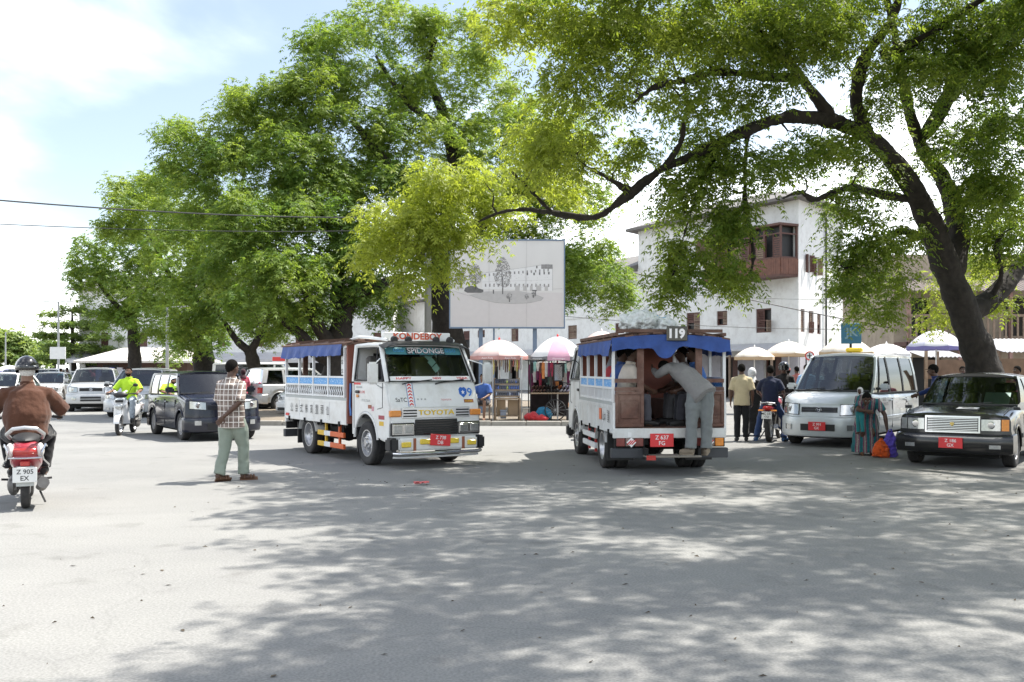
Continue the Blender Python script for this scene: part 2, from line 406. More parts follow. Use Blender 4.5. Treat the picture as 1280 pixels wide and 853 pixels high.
# ------------------------------------------------------------------ main white corner building
C0 = Vector((14.97, 52.0, 0)); uL = Vector((-0.488, 0.873, 0)).normalized(); nL = Vector((-0.873, -0.488, 0)).normalized()
uR = Vector((0.60, 0.80, 0)); nR = Vector((0.80, -0.60, 0))
def tL(px): r = (px-640)/F; return (C0.x - r*C0.y) / (-uL.x + r*uL.y)
def tR(px): r = (px-640)/F; return (r*C0.y - C0.x) / (uR.x - r*uR.y)
def YL(t): return C0.y + uL.y*t
def ZL(py, t): return gz(py, YL(t))
bld = thing('corner_building', 'tall white three-storey corner house with brown enclosed balcony and shutters', 'building', (C0.x, C0.y, 0))
MX0 = Matrix.Translation((-C0.x, -C0.y, 0))
ML = MX0 @ frame_of(C0, uL, nL); MR = MX0 @ frame_of(C0, uR, nR)
T_END = 14.0
wl = []   # windows on the left face: t0 t1 z0 z1 style
for px0, px1, py0, py1, st in ((964,945,386,416,2), (909,896,389,407,1), (875,858,391,415,1), (823,809,394,416,0), (898,882,297,326,3)):
    a, b = tL(px0), tL(px1); tm = (a+b)/2
    wl.append((a, b, ZL(py1, tm), ZL(py0, tm), st))
doors = [(1.2, 2.5, 0, 2.3), (4.6, 6.0, 0, 2.3), (8.2, 9.4, 0, 2.3), (11.4, 12.6, 0, 2.3)]
mb = MB(); Oz = Vector((0,0,0))
EAVE = 10.5
wall_open(mb, Oz, uL, nL, T_END, 0, EAVE, [w[:4] for w in wl] + doors, 0.28)
wr = []
for px0, px1, py0, py1, st in ((1001,1004.5,386.5,415,0), (1011,1017,389,417,2), (1021.5,1026,393,418,1), (1007,1012,318,341,3), (1017,1022,322,345,3)):
    a, b = tR(px0), tR(px1); tm = (a+b)/2; Yr = C0.y+uR.y*tm
    wr.append((a, max(b, a+0.55), gz(py1, Yr), gz(py0, Yr), st))
RL = 7.0
doorsR = [(1.5, 2.7, 0, 2.3), (4.2, 5.4, 0, 2.3)]
wall_open(mb, Oz, uR, nR, RL, 0, EAVE, [w[:4] for w in wr] + doorsR, 0.28)
pB = uL*T_END; pC = uR*RL; pD = pB + (pC - Oz)
for a, b in ((pB, pD), (pC, pD)):
    mb.add([(a.x,a.y,0),(b.x,b.y,0),(b.x,b.y,EAVE),(a.x,a.y,EAVE)], [(0,1,2,3)])
mb.build('wall', M_LIME, bld, fix=False)
# near-black slab painted as the shade inside, behind the openings, plinth band
MB(ML).box(0.3, T_END-0.3, -0.9, -0.45, 0.05, 2.35).build('shop_shade', M_DARK, bld)
last = 0.02
for a, b, *_ in doors + [(T_END, T_END, 0, 0)]:
    MB(ML).box(last, a-0.02, 0.004, 0.05, 0, 2.45).build('plinth', M_BASE, bld); last = b+0.02
last = 0.06
for a, b, *_ in doorsR + [(RL, RL, 0, 0)]:
    MB(MR).box(last, a-0.02, 0.004, 0.05, 0, 2.45).build('plinth', M_BASE, bld); last = b+0.02
for a, b, z0, z1 in doors:
    d = MB(ML).box(a+.02, a+.10, -.2, -.1, z0, z1).box(b-.10, b-.02, -.2, -.1, z0, z1).box(a+.1, b-.1, -.2, -.1, z1-.1, z1).box(a+.1, a+.6, -.18, -.13, .02, z1-.1).build('door', M_BWOOD, bld)
for w in wl: window(bld, ML, *w[:4], w[4])
for w in wr: window(bld, MR, *w[:4], w[4])
# roof: low hip with deep eaves
ov = 0.75; top = EAVE + 1.5
q = [Oz - uL*ov - uR*ov, pB + uL*ov - uR*ov, pD + uL*ov + uR*ov, pC + uR*ov - uL*ov]
ctr = (pB+pC)/2; ra, rb = ctr - uL*3, ctr + uL*3
rm = MB()
v = [(p.x,p.y,EAVE-0.02) for p in q] + [(p.x,p.y,EAVE+0.14) for p in q] + [(ra.x,ra.y,top),(rb.x,rb.y,top)]
rm.add(v, [(3,2,1,0),(0,1,5,4),(1,2,6,5),(2,3,7,6),(3,0,4,7),(4,5,9,8),(6,7,8,9),(5,6,9),(7,4,8)])
rm.build('roof', M_ROOF, bld)
# enclosed timber balcony
b0, b1, bz0, bz1, bd = 0.05, 6.0, ZL(347, 1.0)-0.05, ZL(286, 1.0), 1.25
bal = MB(ML).box(b0, b1, 0.004, bd, bz0, bz0+0.12).box(b0-.06, b1+.06, 0.004, bd+.1, bz1, bz1+0.12).build('balcony', M_BWOOD, bld)
hh = bz0 + (bz1-bz0)*0.36
def planks(Mx, a, b, y):
    n = int((b-a)/0.16)
    for i in range(n):
        o = MB(Mx).box(a+i*(b-a)/n+.004, a+(i+1)*(b-a)/n-.004, y-0.03, y+random.uniform(0, .008), bz0+.12, hh).build('plank', MB_RED, bal, fix=False)
MB_RED = mat('red_brown_boards', (0.17, 0.075, 0.05), 0.7, var=0.35, scale=5, bump=0.3, bscale=25)
planks(ML, b0, b1, bd)
Mend = ML @ Matrix.Translation((b0, 0, 0)) @ Matrix.Rotation(PI/2, 4, 'Z')
planks(Mend, 0.01, bd-.03, 0.03)
fr = MB(ML)
nb = 5
for i in range(nb+1):
    t = b0 + (b1-b0)*i/nb; fr.box(t-.06 if i else t, t+.06, bd-.13, bd-.008, hh, bz1)
for i in range(nb):
    t0, t1 = b0+(b1-b0)*i/nb+.06, b0+(b1-b0)*(i+1)/nb-.06
    fr.box(t0, t1, bd-.12, bd-.01, hh, hh+.08); fr.box(t0, t1, bd-.12, bd-.01, bz1-.45, bz1-.38)
fr.box(b0, b0+.1, 0.01, .1, hh, bz1); fr.box(b0+.005, b0+.09, .1, bd-.13, hh, hh+.08); fr.box(b0+.005, b0+.09, .1, bd-.13, bz1-.45, bz1-.38)
fr.build('frame', M_BWOOD, bal)
for i in range(nb):
    t0, t1 = b0+(b1-b0)*i/nb+.06, b0+(b1-b0)*(i+1)/nb-.06
    for k in range(2):
        if (i*2+k) in (1, 6): continue
        a = t0 + k*(t1-t0)/2; s = MB(ML); bb = a+(t1-t0)/2
        for j in range(9): s.box(a+.05, bb-.05, bd-.09, bd-.06, hh+.1+j*.115, hh+.1+j*.115+.085)
        s.box(a, a+.05, bd-.1, bd-.05, hh+.08, bz1-.45); s.box(bb-.05, bb, bd-.1, bd-.05, hh+.08, bz1-.45)
        s.build('shutter', M_BWOOD2 if (i+k) % 2 else M_BWOOD, bal, fix=False)
MB(ML).box(b0+.3, b1-.2, .05, bd-.35, hh-.3, bz1-.02).build('inner_shade', M_DARK, bal)  # near-black block for the shade inside the balcony
MB(MR).tube([(3.85, .1, 0), (3.85, .1, EAVE-.1)], .055, 8).build('drainpipe', M_PIPE, bld)

# ------------------------------------------------------------------ long lower white wing behind the billboard
T1 = 66.0
wing = thing('white_wing', 'long white two-storey wing with small shuttered windows behind the billboard', 'building', (C0.x, C0.y, 0))
wops = []
for px0, px1, py0, py1, st in ((780,769,404,417,0), (721,710,407,424,0), (648,639,411,427,0), (606,597,413,422,4), (587,579,414,435,4), (546,538,415,428,0), (520,514,416,427,0), (470,463,417,428,0), (458,451,418,429,4), (806,799,331,343,4)):
    a, b = tL(px0), tL(px1); tm = (a+b)/2; zb_ = ZL(py1, tm); 
    wops.append((a, b, max(zb_, 2.9), ZL(py0, tm), st))
wd = [(16+i*3.4, 17.6+i*3.4, 0, 2.3) for i in range(14)]
WH = 8.1
mb = MB(); O1 = uL*T_END
sh = lambda o: (o[0]-T_END, o[1]-T_END, *o[2:4])
wall_open(mb, O1, uL, nL, T1-T_END, 0, WH, [sh(w) for w in wops] + [sh(w) for w in wd], 0.28)
e = uL*T1; e2 = e + uR*8; mb.add([(e.x,e.y,0),(e2.x,e2.y,0),(e2.x,e2.y,WH),(e.x,e.y,WH)], [(0,1,2,3)])
e = O1; e2 = e + uR*8; mb.add([(e.x,e.y,0),(e2.x,e2.y,0),(e2.x,e2.y,WH),(e.x,e.y,WH)], [(0,1,2,3)])
mb.build('wall', M_LIME, wing, fix=False)
for w in wops: window(wing, ML, *w[:4], w[4])
MB(ML).box(T_END+.3, T1-.3, -1.0, -.5, .05, 2.4).build('shop_shade', M_DARK, wing)  # shade behind the wing's openings, put in as a near-black slab
MB(ML).prism([(0.9, WH-.15), (0.9, WH), (-4, WH+1.6), (-8.5, WH), (-8.5, WH-.15)], 'x', T_END+.05, T1+.6).build('roof', M_ROOF, wing)
MB(ML).box(T_END+.1, T1, .004, .06, 5.2, 5.35).build('ledge', M_LIME, wing)
MB(ML).prism([(0.05, 3.05), (0.05, 3.12), (1.8, 2.72), (1.8, 2.62)], 'x', T_END+.2, T1-.5).build('canopy', M_GREYSHEET, wing)
for i in range(13): MB(ML).box(15.2+i*3.9, 15.3+i*3.9, 1.6, 1.7, 0, 2.66).build('post', M_BWOOD2, wing)
# canopy of the corner house
MB(ML).prism([(0.06, 2.95), (0.06, 3.02), (1.7, 2.66), (1.7, 2.58)], 'x', 0.1, T_END-.1).build('canopy', M_GREYSHEET, bld)
for i in range(5): MB(ML).box(.3+i*3.2, .4+i*3.2, 1.5, 1.6, 0, 2.62).build('post', M_BWOOD2, bld)

# ------------------------------------------------------------------ far long building with grey canopy, behind the left trees
fb_ = thing('shop_terrace', 'long white shop terrace with grey canopy and dark shop openings behind parked cars', 'building', (-26, 92, 0))
ux, ny = Vector((1,0,0)), Vector((0,-1,0))
ops = [(i*2.6+.5, i*2.6+2.3, 0, 2.3) for i in range(11)] + [(2.0+i*3.6, 2.7+i*3.6, 3.7, 5.0) for i in range(8)]
mb = MB(); wall_open(mb, Vector((-14,0,0)), ux, ny, 29, 0, 9.0, ops, .3)
mb.add([(-14,0,0),(-14,9,0),(-14,9,9),(-14,0,9)], [(0,1,2,3)]); mb.add([(15,0,0),(15,9,0),(15,9,9),(15,0,9)], [(0,1,2,3)])
mb.build('wall', M_LIME, fb_, fix=False)
MB().box(-13.8, 14.8, .5, 1.0, .02, 8.6).build('shop_shade', M_DARK, fb_)  # near-black slab gives the terrace openings their inner shade
MB().prism([(0.1, 3.1), (0.1, 3.2), (-2.2, 2.5), (-2.2, 2.2)], 'x', -14.3, 15.2).build('canopy', M_GREYSHEET, fb_)
for i in range(9): MB().box(-14+i*3.6, -13.85+i*3.6, -2.1, -1.95, 0, 2.3).build('post', M_LIME2, fb_)
for i in range(8):
    MB().box(-14+2.0+i*3.6, -14+2.7+i*3.6, .1, .16, 3.7, 5.0).build('window', M_BWOOD, fb_)
MB().prism([(-.7, 8.9), (-.7, 9.02), (4.5, 10.6), (9.5, 9.02), (9.5, 8.9)], 'x', -14.6, 15.6).build('roof', M_ROOF, fb_)
M_RED = mat('red_sign_paint', (0.62, 0.05, 0.045), 0.5, var=0.1)
M_WHITEP = mat('white_paint', (0.80, 0.80, 0.79), 0.5, var=0.04)
sg = MB().box(-.6, .6, -.04, 0, 0, 1.1).build('shop_sign', M_WHITEP); sg.location = (gx(348, 89), 89.2, gz(474, 89)+.9)
tag(sg, 'white shop board with red top band under the grey canopy', 'sign'); MB().box(-.58, .58, -.05, -.042, .70, 1.08).build('red_band', M_RED, sg)

# ------------------------------------------------------------------ brown hut at the left
M_HUTW = mat('brown_hut_boards', (0.105, 0.058, 0.045), 0.8, var=0.3, scale=3, bump=0.4, bscale=12)
M_HUTR = mat('pale_roof_sheet', (0.62, 0.58, 0.53), 0.7, var=0.1, scale=1.5, dirt=(0.4, 0.35, 0.3), dirt_amt=0.5)
hut = thing('brown_hut', 'low brown timber kiosk with pale hipped roof at the roadside', 'building', (gx(164, 76), 78, 0))
MB().box(-2.7, 4.2, -1.8, 2.4, 0, 2.15).build('wall', M_HUTW, hut)
for i in range(14): MB().box(-2.68+i*.49, -2.68+i*.49+.47, -1.85+random.uniform(0, .02), -1.802, .1, 2.1).build('plank', M_HUTW, hut, fix=False)
MB().box(-2.2, -1.0, -1.9, -1.856, .1, 1.95).build('doorway_shade', M_DARK, hut)  # near-black board on the wall, painted shade of an open door
rf = MB(); rf.add([(-4,-3,2.1),(5.3,-3,2.1),(5.3,3.6,2.1),(-4,3.6,2.1),(-4,-3,2.25),(5.3,-3,2.25),(5.3,3.6,2.25),(-4,3.6,2.25),(-1.5,.3,3.3),(2.8,.3,3.3)],
   [(3,2,1,0),(0,1,5,4),(1,2,6,5),(2,3,7,6),(3,0,4,7),(4,5,9,8),(6,7,8,9),(5,6,9),(7,4,8)])
rf.build('roof', M_HUTR, hut)
for k, (x, c_) in enumerate(((-3.0, (.5,.05,.1)), (-2.5, (.1,.15,.5)), (-2.0, (.6,.6,.65)), (-1.5, (.1,.12,.35)), (-.9, (.5,.5,.55)))):
    MB().box(x, x+.4, -2.5, -2.3, .7, 1.75).build('display_panel', mat('goods%d' % k, c_, .6, var=.3, scale=8), hut)

# ------------------------------------------------------------------ buildings at the right behind the big tree
b3 = thing('weathered_house', 'weathered grey-white house with peeling walls and narrow openings beyond the corner house', 'building', (0, 0, 0))
O3 = Vector((gx(1036, 60), 60, 0)); E3 = Vector((gx(1136, 68), 68, 0)); u3 = (E3-O3).normalized(); n3 = Vector((u3.y, -u3.x, 0)); L3 = (E3-O3).length
ops = [(i*1.5+.5, i*1.5+1.15, 2.9, 4.3) for i in range(5)] + [(i*1.5+.5, i*1.5+1.15, 5.4, 6.6) for i in range(5)] + [(.5, 1.7, 0, 2.2), (3, 4.2, 0, 2.2), (5.4, 6.6, 0, 2.2)]
ops = [o for o in ops if o[1] < L3]
mb = MB(); wall_open(mb, O3, u3, n3, L3, 0, 8.2, ops, .25); q = E3 - n3*6; mb.add([tuple(E3), tuple(q), (q.x,q.y,8.2), (E3.x,E3.y,8.2)], [(0,1,2,3)])
mb.build('wall', M_LIME2, b3, fix=False)
M3 = frame_of(O3, u3, n3)
MB(M3).box(.2, L3-.2, -1.0, -.5, .05, 7.8).build('inner_shade', M_DARK, b3)  # inner shade of the house as a near-black slab
for o in ops[:10]: MB(M3).box(o[0], o[0]+.3, -.1, -.05, o[2], o[3]).build('shutter', M_BWOOD2, b3)
MB(M3).prism([(0.6, 8.1), (.6, 8.22), (-3, 9.2), (-6.2, 8.2), (-6.2, 8.1)], 'x', -.3, L3+.5).build('roof', M_ROOF, b3)

b4 = thing('balcony_house', 'beige two-storey house with brown balcony rail and corrugated awning behind the leaning tree', 'building', (0, 0, 0))
Y4 = 40; x0, x1 = gx(1136, Y4), gx(1330, Y4)
M_BEIGE = mat('stained_beige_plaster', (0.42, 0.35, 0.27), 0.9, var=0.2, scale=1.2, dirt=(0.18, 0.14, 0.11), dirt_amt=0.7)
mb = MB(); wall_open(mb, Vector((x0, Y4+1.6, 0)), ux, ny, x1-x0, 0, 6.4, [(.8,2.0,0,2.1),(3.0,4.2,0,2.1),(.6,1.6,3.0,4.6),(2.6,3.6,3.0,4.6),(4.6,5.6,3.0,4.6)], .25)
mb.add([(x0,Y4+1.6,0),(x0,Y4+8,0),(x0,Y4+8,6.4),(x0,Y4+1.6,6.4)], [(0,1,2,3)])
mb.build('wall', M_BEIGE, b4, fix=False)
MB().box(x0+.2, x1-.2, Y4+2.1, Y4+2.6, .05, 5).build('inner_shade', M_DARK, b4)  # near-black slab standing for shade behind doors and windows
MB().box(x0, x1, Y4, Y4+1.59, 2.55, 2.72).build('balcony_floor', M_BWOOD, b4)
rl = MB().box(x0, x1, Y4+.0, Y4+.08, 3.72, 3.82).box(x0, x1, Y4+.02, Y4+.06, 2.8, 2.86).build('railing', M_BWOOD2, b4)
for i in range(int((x1-x0)/.24)): MB().box(x0+.04+i*.24, x0+.12+i*.24, Y4+.025, Y4+.055, 2.86, 3.72).build('baluster', M_BWOOD2, rl, fix=False)
for i in range(4): MB().box(x0+i*2.05, x0+.13+i*2.05, Y4+.09, Y4+.22, 0, 4.72).build('post', mat('pink_post', (.33,.2,.17), .8, var=.2), b4)
def corrug(name, x0, x1, ya, za, yb, zb, m, par, pitch=.16):
    n = int((x1-x0)/pitch*4)
    def f(u, v): return (x0+(x1-x0)*u, ya+(yb-ya)*v, za+(zb-za)*v + .022*math.sin(u*(x1-x0)/pitch*2*PI))
    return MB().slab(f, n, 2, (0, 0, -.012)).build(name, m, par, fix=False)
corrug('roof', x0-.4, x1, Y4-.3, 4.75, Y4+6, 6.9, mat('rusty_roof', (.16,.13,.12), .8, var=.35, scale=2), b4)
corrug('awning', gx(1238,36), gx(1330,36), 35, gz(440,35), 38, gz(424,38), M_GREYSHEET, b4)
corrug('awning', gx(1160,36), gx(1215,36), 36.4, gz(446,36), 38.5, gz(436,38.5), M_GREYSHEET, b4)
for xx in (gx(1242,36), gx(1300,36), gx(1165,36)): MB().box(xx, xx+.09, 35.6, 35.7, 0, 2.25).build('post', M_BWOOD2, b4)
# ------------------------------------------------------------------ trees
def leaf_mat(name, c1, c2, trans=0.5):
    m = bpy.data.materials.new(name); m.use_nodes = True; t = m.node_tree; b = t.nodes['Principled BSDF']; o = t.nodes['Material Output']
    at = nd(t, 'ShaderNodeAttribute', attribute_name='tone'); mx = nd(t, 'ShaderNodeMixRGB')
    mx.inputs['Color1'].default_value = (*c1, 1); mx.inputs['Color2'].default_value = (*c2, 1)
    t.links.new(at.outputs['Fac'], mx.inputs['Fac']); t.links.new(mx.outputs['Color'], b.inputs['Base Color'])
    b.inputs['Roughness'].default_value = 0.5; b.inputs['Specular IOR Level'].default_value = 0.35
    tr = nd(t, 'ShaderNodeBsdfTranslucent'); g2 = nd(t, 'ShaderNodeMixRGB', blend_type='MULTIPLY'); g2.inputs['Fac'].default_value = 1; g2.inputs['Color2'].default_value = (1.15, 1.15, 0.55, 1)
    t.links.new(mx.outputs['Color'], g2.inputs['Color1']); t.links.new(g2.outputs['Color'], tr.inputs['Color'])
    ms = nd(t, 'ShaderNodeMixShader'); ms.inputs['Fac'].default_value = trans
    t.links.new(b.outputs[0], ms.inputs[1]); t.links.new(tr.outputs[0], ms.inputs[2]); t.links.new(ms.outputs[0], o.inputs['Surface'])
    return m
M_BARK = mat('dark_bark', (0.027, 0.022, 0.018), 0.95, var=0.6, scale=9, bump=1.0, bscale=11, dirt=(0.06, 0.052, 0.044), dirt_amt=0.4)
def unit(a): return a / np.maximum(np.linalg.norm(a, axis=-1, keepdims=True), 1e-9)
def leaves(name, mats, parent, centers, tones, n_leaf, pairs, leaf_len, lf_len, lf_w, up=0.25, droop=0.5, tri=False):
    """foliage: at each twig end a rosette of drooping pinnate leaves, every leaflet a four-sided blade"""
    C = np.repeat(centers, n_leaf, axis=0); N = len(C); T = np.repeat(tones, n_leaf)
    d = rng.normal(size=(N, 3)); d[:, 2] = np.abs(d[:, 2]) * 0.7 - 0.15 + up; d = unit(d)
    Lr = leaf_len * rng.uniform(0.65, 1.2, (N, 1)); dr = droop * rng.uniform(0.6, 1.4, (N, 1)) * Lr
    C = C + rng.normal(size=(N, 3)) * leaf_len * 0.35
    side = unit(np.cross(d, np.array([0, 0, 1.0]) + rng.normal(size=(N, 3))*0.25))
    V = []; tn = []
    ts = np.linspace(0.25, 0.92, pairs)
    items = [(t, sgn) for t in ts for sgn in (-1, 1)] + [(0.95, 0)]
    down = np.array([0, 0, -1.0])
    for t, sgn in items:
        b = C + d*Lr*t + down*dr*t*t
        tang = unit(d*Lr + down*dr*2*t)
        if sgn == 0: ld = tang
        else: ld = unit(side*sgn*0.9 + tang*0.55 + down*0.35 + rng.normal(size=(N,3))*0.18)
        w = unit(np.cross(ld, unit(np.cross(tang, side)) + rng.normal(size=(N,3))*0.35))
        l = lf_len * rng.uniform(0.75, 1.2, (N, 1)); ww = lf_w * rng.uniform(0.8, 1.2, (N, 1)) / 2
        q = np.stack([b + ld*l*.12 + w*ww*.95, b + ld*l, b + ld*l*.12 - w*ww*.95], axis=1) if tri else np.stack([b, b + ld*l*0.42 + w*ww, b + ld*l, b + ld*l*0.42 - w*ww], axis=1)
        V.append(q); tn.append(T + rng.normal(size=N)*0.10)
    V = np.concatenate(V).reshape(-1, 3); tn = np.clip(np.concatenate(tn), 0, 1)
    K = 3 if tri else 4; nq = len(V)//K
    me = bpy.data.meshes.new(name)
    me.vertices.add(len(V)); me.vertices.foreach_set('co', V.astype(np.float32).ravel())
    me.loops.add(nq*K); me.loops.foreach_set('vertex_index', np.arange(nq*K, dtype=np.int32))
    me.polygons.add(nq); me.polygons.foreach_set('loop_start', np.arange(nq, dtype=np.int32)*K)
    a = me.attributes.new('tone', 'FLOAT', 'FACE'); a.data.foreach_set('value', tn.astype(np.float32))
    me.update(calc_edges=True); me.materials.append(mats)
    o = bpy.data.objects.new(name, me); COL.objects.link(o); o.parent = parent; o['kind'] = 'stuff'
    return o
def blob_points(c, r, n, shell=0.5):
    """points in an ellipsoid, denser near its surface, fewer underneath"""
    d = unit(rng.normal(size=(n, 3))); k = rng.uniform(shell, 1.0, (n, 1)) ** 0.7
    d[:, 2] = np.where((d[:, 2] < -0.35) & (rng.random(n) < 0.5), -d[:, 2]*0.6, d[:, 2])
    p = d * k * np.array(r) + np.array(c)
    return p
def wobble(a, b, n, amp):
    a, b = Vector(a), Vector(b); out = [a]
    for i in range(1, n):
        out.append(a.lerp(b, i/n) + Vector((random.gauss(0,1), random.gauss(0,1), random.gauss(0,1)))*amp*(b-a).length)
    return out + [b]
class Tree:
    def __init__(s, name, label, cat, loc, group=None, dens=1.0):
        s.dens = dens; s.gnarl = dens > .8 and dens < 1; s.loc = Vector(loc); s.t = thing(name, label, cat, loc, 0, group); s.trunk = MB(); s.twig = MB(); s.pts = []; s.tones = []; s.nodes = []
    def limb(s, pts, rad, n=8, mb=None):
        pts = [Vector(p) - s.loc for p in pts]
        # refine with Catmull-Rom
        P_ = []; Rr = []
        for i in range(len(pts)-1):
            p0, p1, p2, p3 = pts[max(i-1,0)], pts[i], pts[i+1], pts[min(i+2, len(pts)-1)]
            for k in range(4):
                u = k/4; P_.append(0.5*((2*p1)+(p2-p0)*u+(2*p0-5*p1+4*p2-p3)*u*u+(3*p1-p0-3*p2+p3)*u**3)); Rr.append(rad[i]*(1-u)+rad[i+1]*u)
        P_.append(pts[-1]); Rr.append(rad[-1])
        (mb or s.trunk).tube(P_, [r*(1+0.08*math.sin(i*2.1)) for i, r in enumerate(Rr)], n)
        s.nodes += [(p, r) for p, r in zip(P_, Rr)]
    def blob(s, c, r, n, tone=0.3, tj=0.18, shell=0.5):
        p = blob_points(Vector(c)-s.loc, r, n, shell); s.pts.append(p)
        # each bough keeps one tone of its own
        s.tones.append(np.clip(np.full(n, tone) + rng.normal(size=n)*tj, 0, 1))
    def finish(s, lm, n_leaf, pairs, leaf_len, lf_len, lf_w, twig_frac=0.35, twig_r=0.02, up=0.25, droop=0.5, tri=True):
        pts = np.concatenate(s.pts); tones = np.concatenate(s.tones)
        nodes = np.array([tuple(p) for p, r in s.nodes]); nr = np.array([r for p, r in s.nodes])
        sel = rng.permutation(len(pts))[:int(len(pts)*twig_frac)]
        order = sel[np.argsort([np.min(np.linalg.norm(nodes - pts[i], axis=1)) for i in sel])]
        for i in order:
            dd = np.linalg.norm(nodes - pts[i], axis=1) + np.maximum(0, nodes[:, 2]-pts[i][2])*0.3
            j = int(np.argmin(dd))
            if dd[j] < 0.25: continue
            a = Vector(nodes[j]); b = Vector(pts[i]); w = wobble(a, b, 4, 0.07)
            r0 = min(nr[j]*0.7, twig_r*(0.6+0.5*dd[j]))
            rr = [r0*(1-0.8*k/4) for k in range(5)]
            s.twig.tube(w, rr, 5, cap=False)
            nodes = np.vstack([nodes, [tuple(q) for q in w[1:]]]); nr = np.concatenate([nr, rr[1:]])
        tk = s.trunk.build('trunk', M_BARK, s.t, fix=False, smooth=True, angle=80)
        if s.gnarl:
            sb = tk.modifiers.new('sub', 'SUBSURF'); sb.levels = 2; sb.render_levels = 2
            for nm, sc_, st_ in (('burr', .55, .10), ('ridge', .12, .055)):
                tx = bpy.data.textures.get(nm) or bpy.data.textures.new(nm, 'CLOUDS'); tx.noise_scale = sc_; tx.noise_depth = 3
                d = tk.modifiers.new(nm, 'DISPLACE'); d.texture = tx; d.strength = st_; d.texture_coords = 'LOCAL'
            PENDING.append(tk)
        if s.twig.v: s.twig.build('branches', M_BARK, s.t, fix=False, smooth=True, angle=80)['kind'] = 'stuff'
        leaves('crown', lm, s.t, pts, tones, n_leaf, pairs, leaf_len, lf_len, lf_w, up, droop, tri)
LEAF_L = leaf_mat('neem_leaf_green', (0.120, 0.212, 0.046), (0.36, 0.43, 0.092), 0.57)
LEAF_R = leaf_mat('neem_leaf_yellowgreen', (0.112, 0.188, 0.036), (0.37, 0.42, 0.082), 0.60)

def px_blob(tr, px, py, rpx, rpy, Y, depth, n, tone=0.3, tj=0.14, shell=0.5):
    n = max(4, int(n*(tr.dens if tr.dens < .8 else .62)))
    tr.blob(P(px, py, Y), (rpx/F*Y, depth, rpy/F*Y), n, tone, tj, shell)

# ---- the row of neems at the left
GRP = 'neem trees along the left of the square'
def base(px, Y): return (gx(px, Y), Y, 0)
# T5: the biggest one, trunk left of the billboard
t5 = Tree('neem_tree', 'tallest neem tree, thick dark trunk rising beside the billboard', 'tree', base(553, 37), GRP, .50)
b5 = Vector(base(553, 37))
t5.limb([b5+Vector((.5,0,-.1)), P(566,440,37), P(556,400,37), P(550,350,37), P(545,300,37)], [.8,.6,.52,.48,.44], 12)
t5.limb([P(545,305,37), P(520,250,37), P(480,200,36), P(440,150,36)], [.42,.3,.2,.1])
t5.limb([P(545,305,37), P(570,240,38), P(560,160,38), P(535,90,38), P(545,50,38)], [.42,.32,.22,.13,.06])
t5.limb([P(550,340,37), P(610,270,38), P(670,230,38), P(720,220,38)], [.36,.26,.17,.08])
t5.limb([P(548,330,37), P(500,300,35), P(450,285,34)], [.28,.18,.08])
t5.limb([P(560,160,38), P(510,130,37), P(470,70,37)], [.17,.11,.05])
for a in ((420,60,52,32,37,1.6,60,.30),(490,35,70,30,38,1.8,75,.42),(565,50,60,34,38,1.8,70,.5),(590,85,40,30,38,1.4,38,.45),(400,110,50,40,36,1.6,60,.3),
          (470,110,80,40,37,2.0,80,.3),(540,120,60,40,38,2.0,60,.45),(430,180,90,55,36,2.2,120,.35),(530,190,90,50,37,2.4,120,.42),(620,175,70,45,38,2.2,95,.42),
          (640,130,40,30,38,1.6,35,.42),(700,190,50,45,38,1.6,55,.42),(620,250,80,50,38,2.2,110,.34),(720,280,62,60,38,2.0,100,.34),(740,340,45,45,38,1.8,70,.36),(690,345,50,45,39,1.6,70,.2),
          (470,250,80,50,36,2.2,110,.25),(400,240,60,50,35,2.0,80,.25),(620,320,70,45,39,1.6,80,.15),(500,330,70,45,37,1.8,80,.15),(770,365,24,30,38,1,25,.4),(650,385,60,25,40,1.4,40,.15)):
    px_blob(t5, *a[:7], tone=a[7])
t5.finish(LEAF_L, 24, 4, .52, .17, .06, .35, .035, up=.35, droop=.7)
# T4: several-stemmed neem behind the first truck
t4 = Tree('neem_tree', 'neem with several dark stems spreading up behind the white truck bed', 'tree', base(420, 34), GRP, .50)
b4_ = Vector(base(420, 34))
t4.limb([b4_+Vector((0,0,-.1)), P(421,470,34), P(424,430,34), P(428,405,34)], [.62,.5,.42,.36], 10)
t4.limb([P(424,430,34), P(405,420,33.6), P(392,395,33), P(380,360,33), P(350,320,32.5)], [.28,.24,.2,.15,.08])
t4.limb([P(428,405,34), P(440,375,34), P(475,355,34.5), P(520,345,35)], [.32,.24,.18,.08])
t4.limb([P(428,405,34), P(420,370,34.5), P(425,320,35), P(400,270,35)], [.3,.22,.16,.08])
t4.limb([P(421,455,34), P(395,440,33.5), P(372,415,33), P(340,390,32)], [.3,.24,.18,.07])
for a in ((330,150,50,45,36,1.6,60,.38),(290,150,42,40,36,1.5,50,.34),(370,130,45,40,36,1.6,50,.38),(310,220,65,50,35,2.0,90,.3),(370,200,60,45,35,2,80,.35),(260,210,35,40,36,1.4,40,.3),
          (390,290,70,50,34,2.2,110,.2),(330,290,65,50,33.5,2.0,100,.25),(450,320,60,45,35,1.8,80,.14),(360,350,55,45,32.5,1.8,90,.3),(330,385,45,35,32,1.5,55,.34),(420,360,55,40,34.5,1.6,60,.1),
          (300,330,45,45,33.5,1.5,60,.28),(235,190,38,42,36,1.5,55,.34),(255,255,40,45,35.5,1.6,60,.3),(470,380,45,28,35,1.3,45,.2),(385,400,40,25,33.4,1.2,35,.25)):
    px_blob(t4, *a[:7], tone=a[7])
t4.finish(LEAF_L, 24, 4, .50, .165, .058, .35, .032, up=.35, droop=.7)
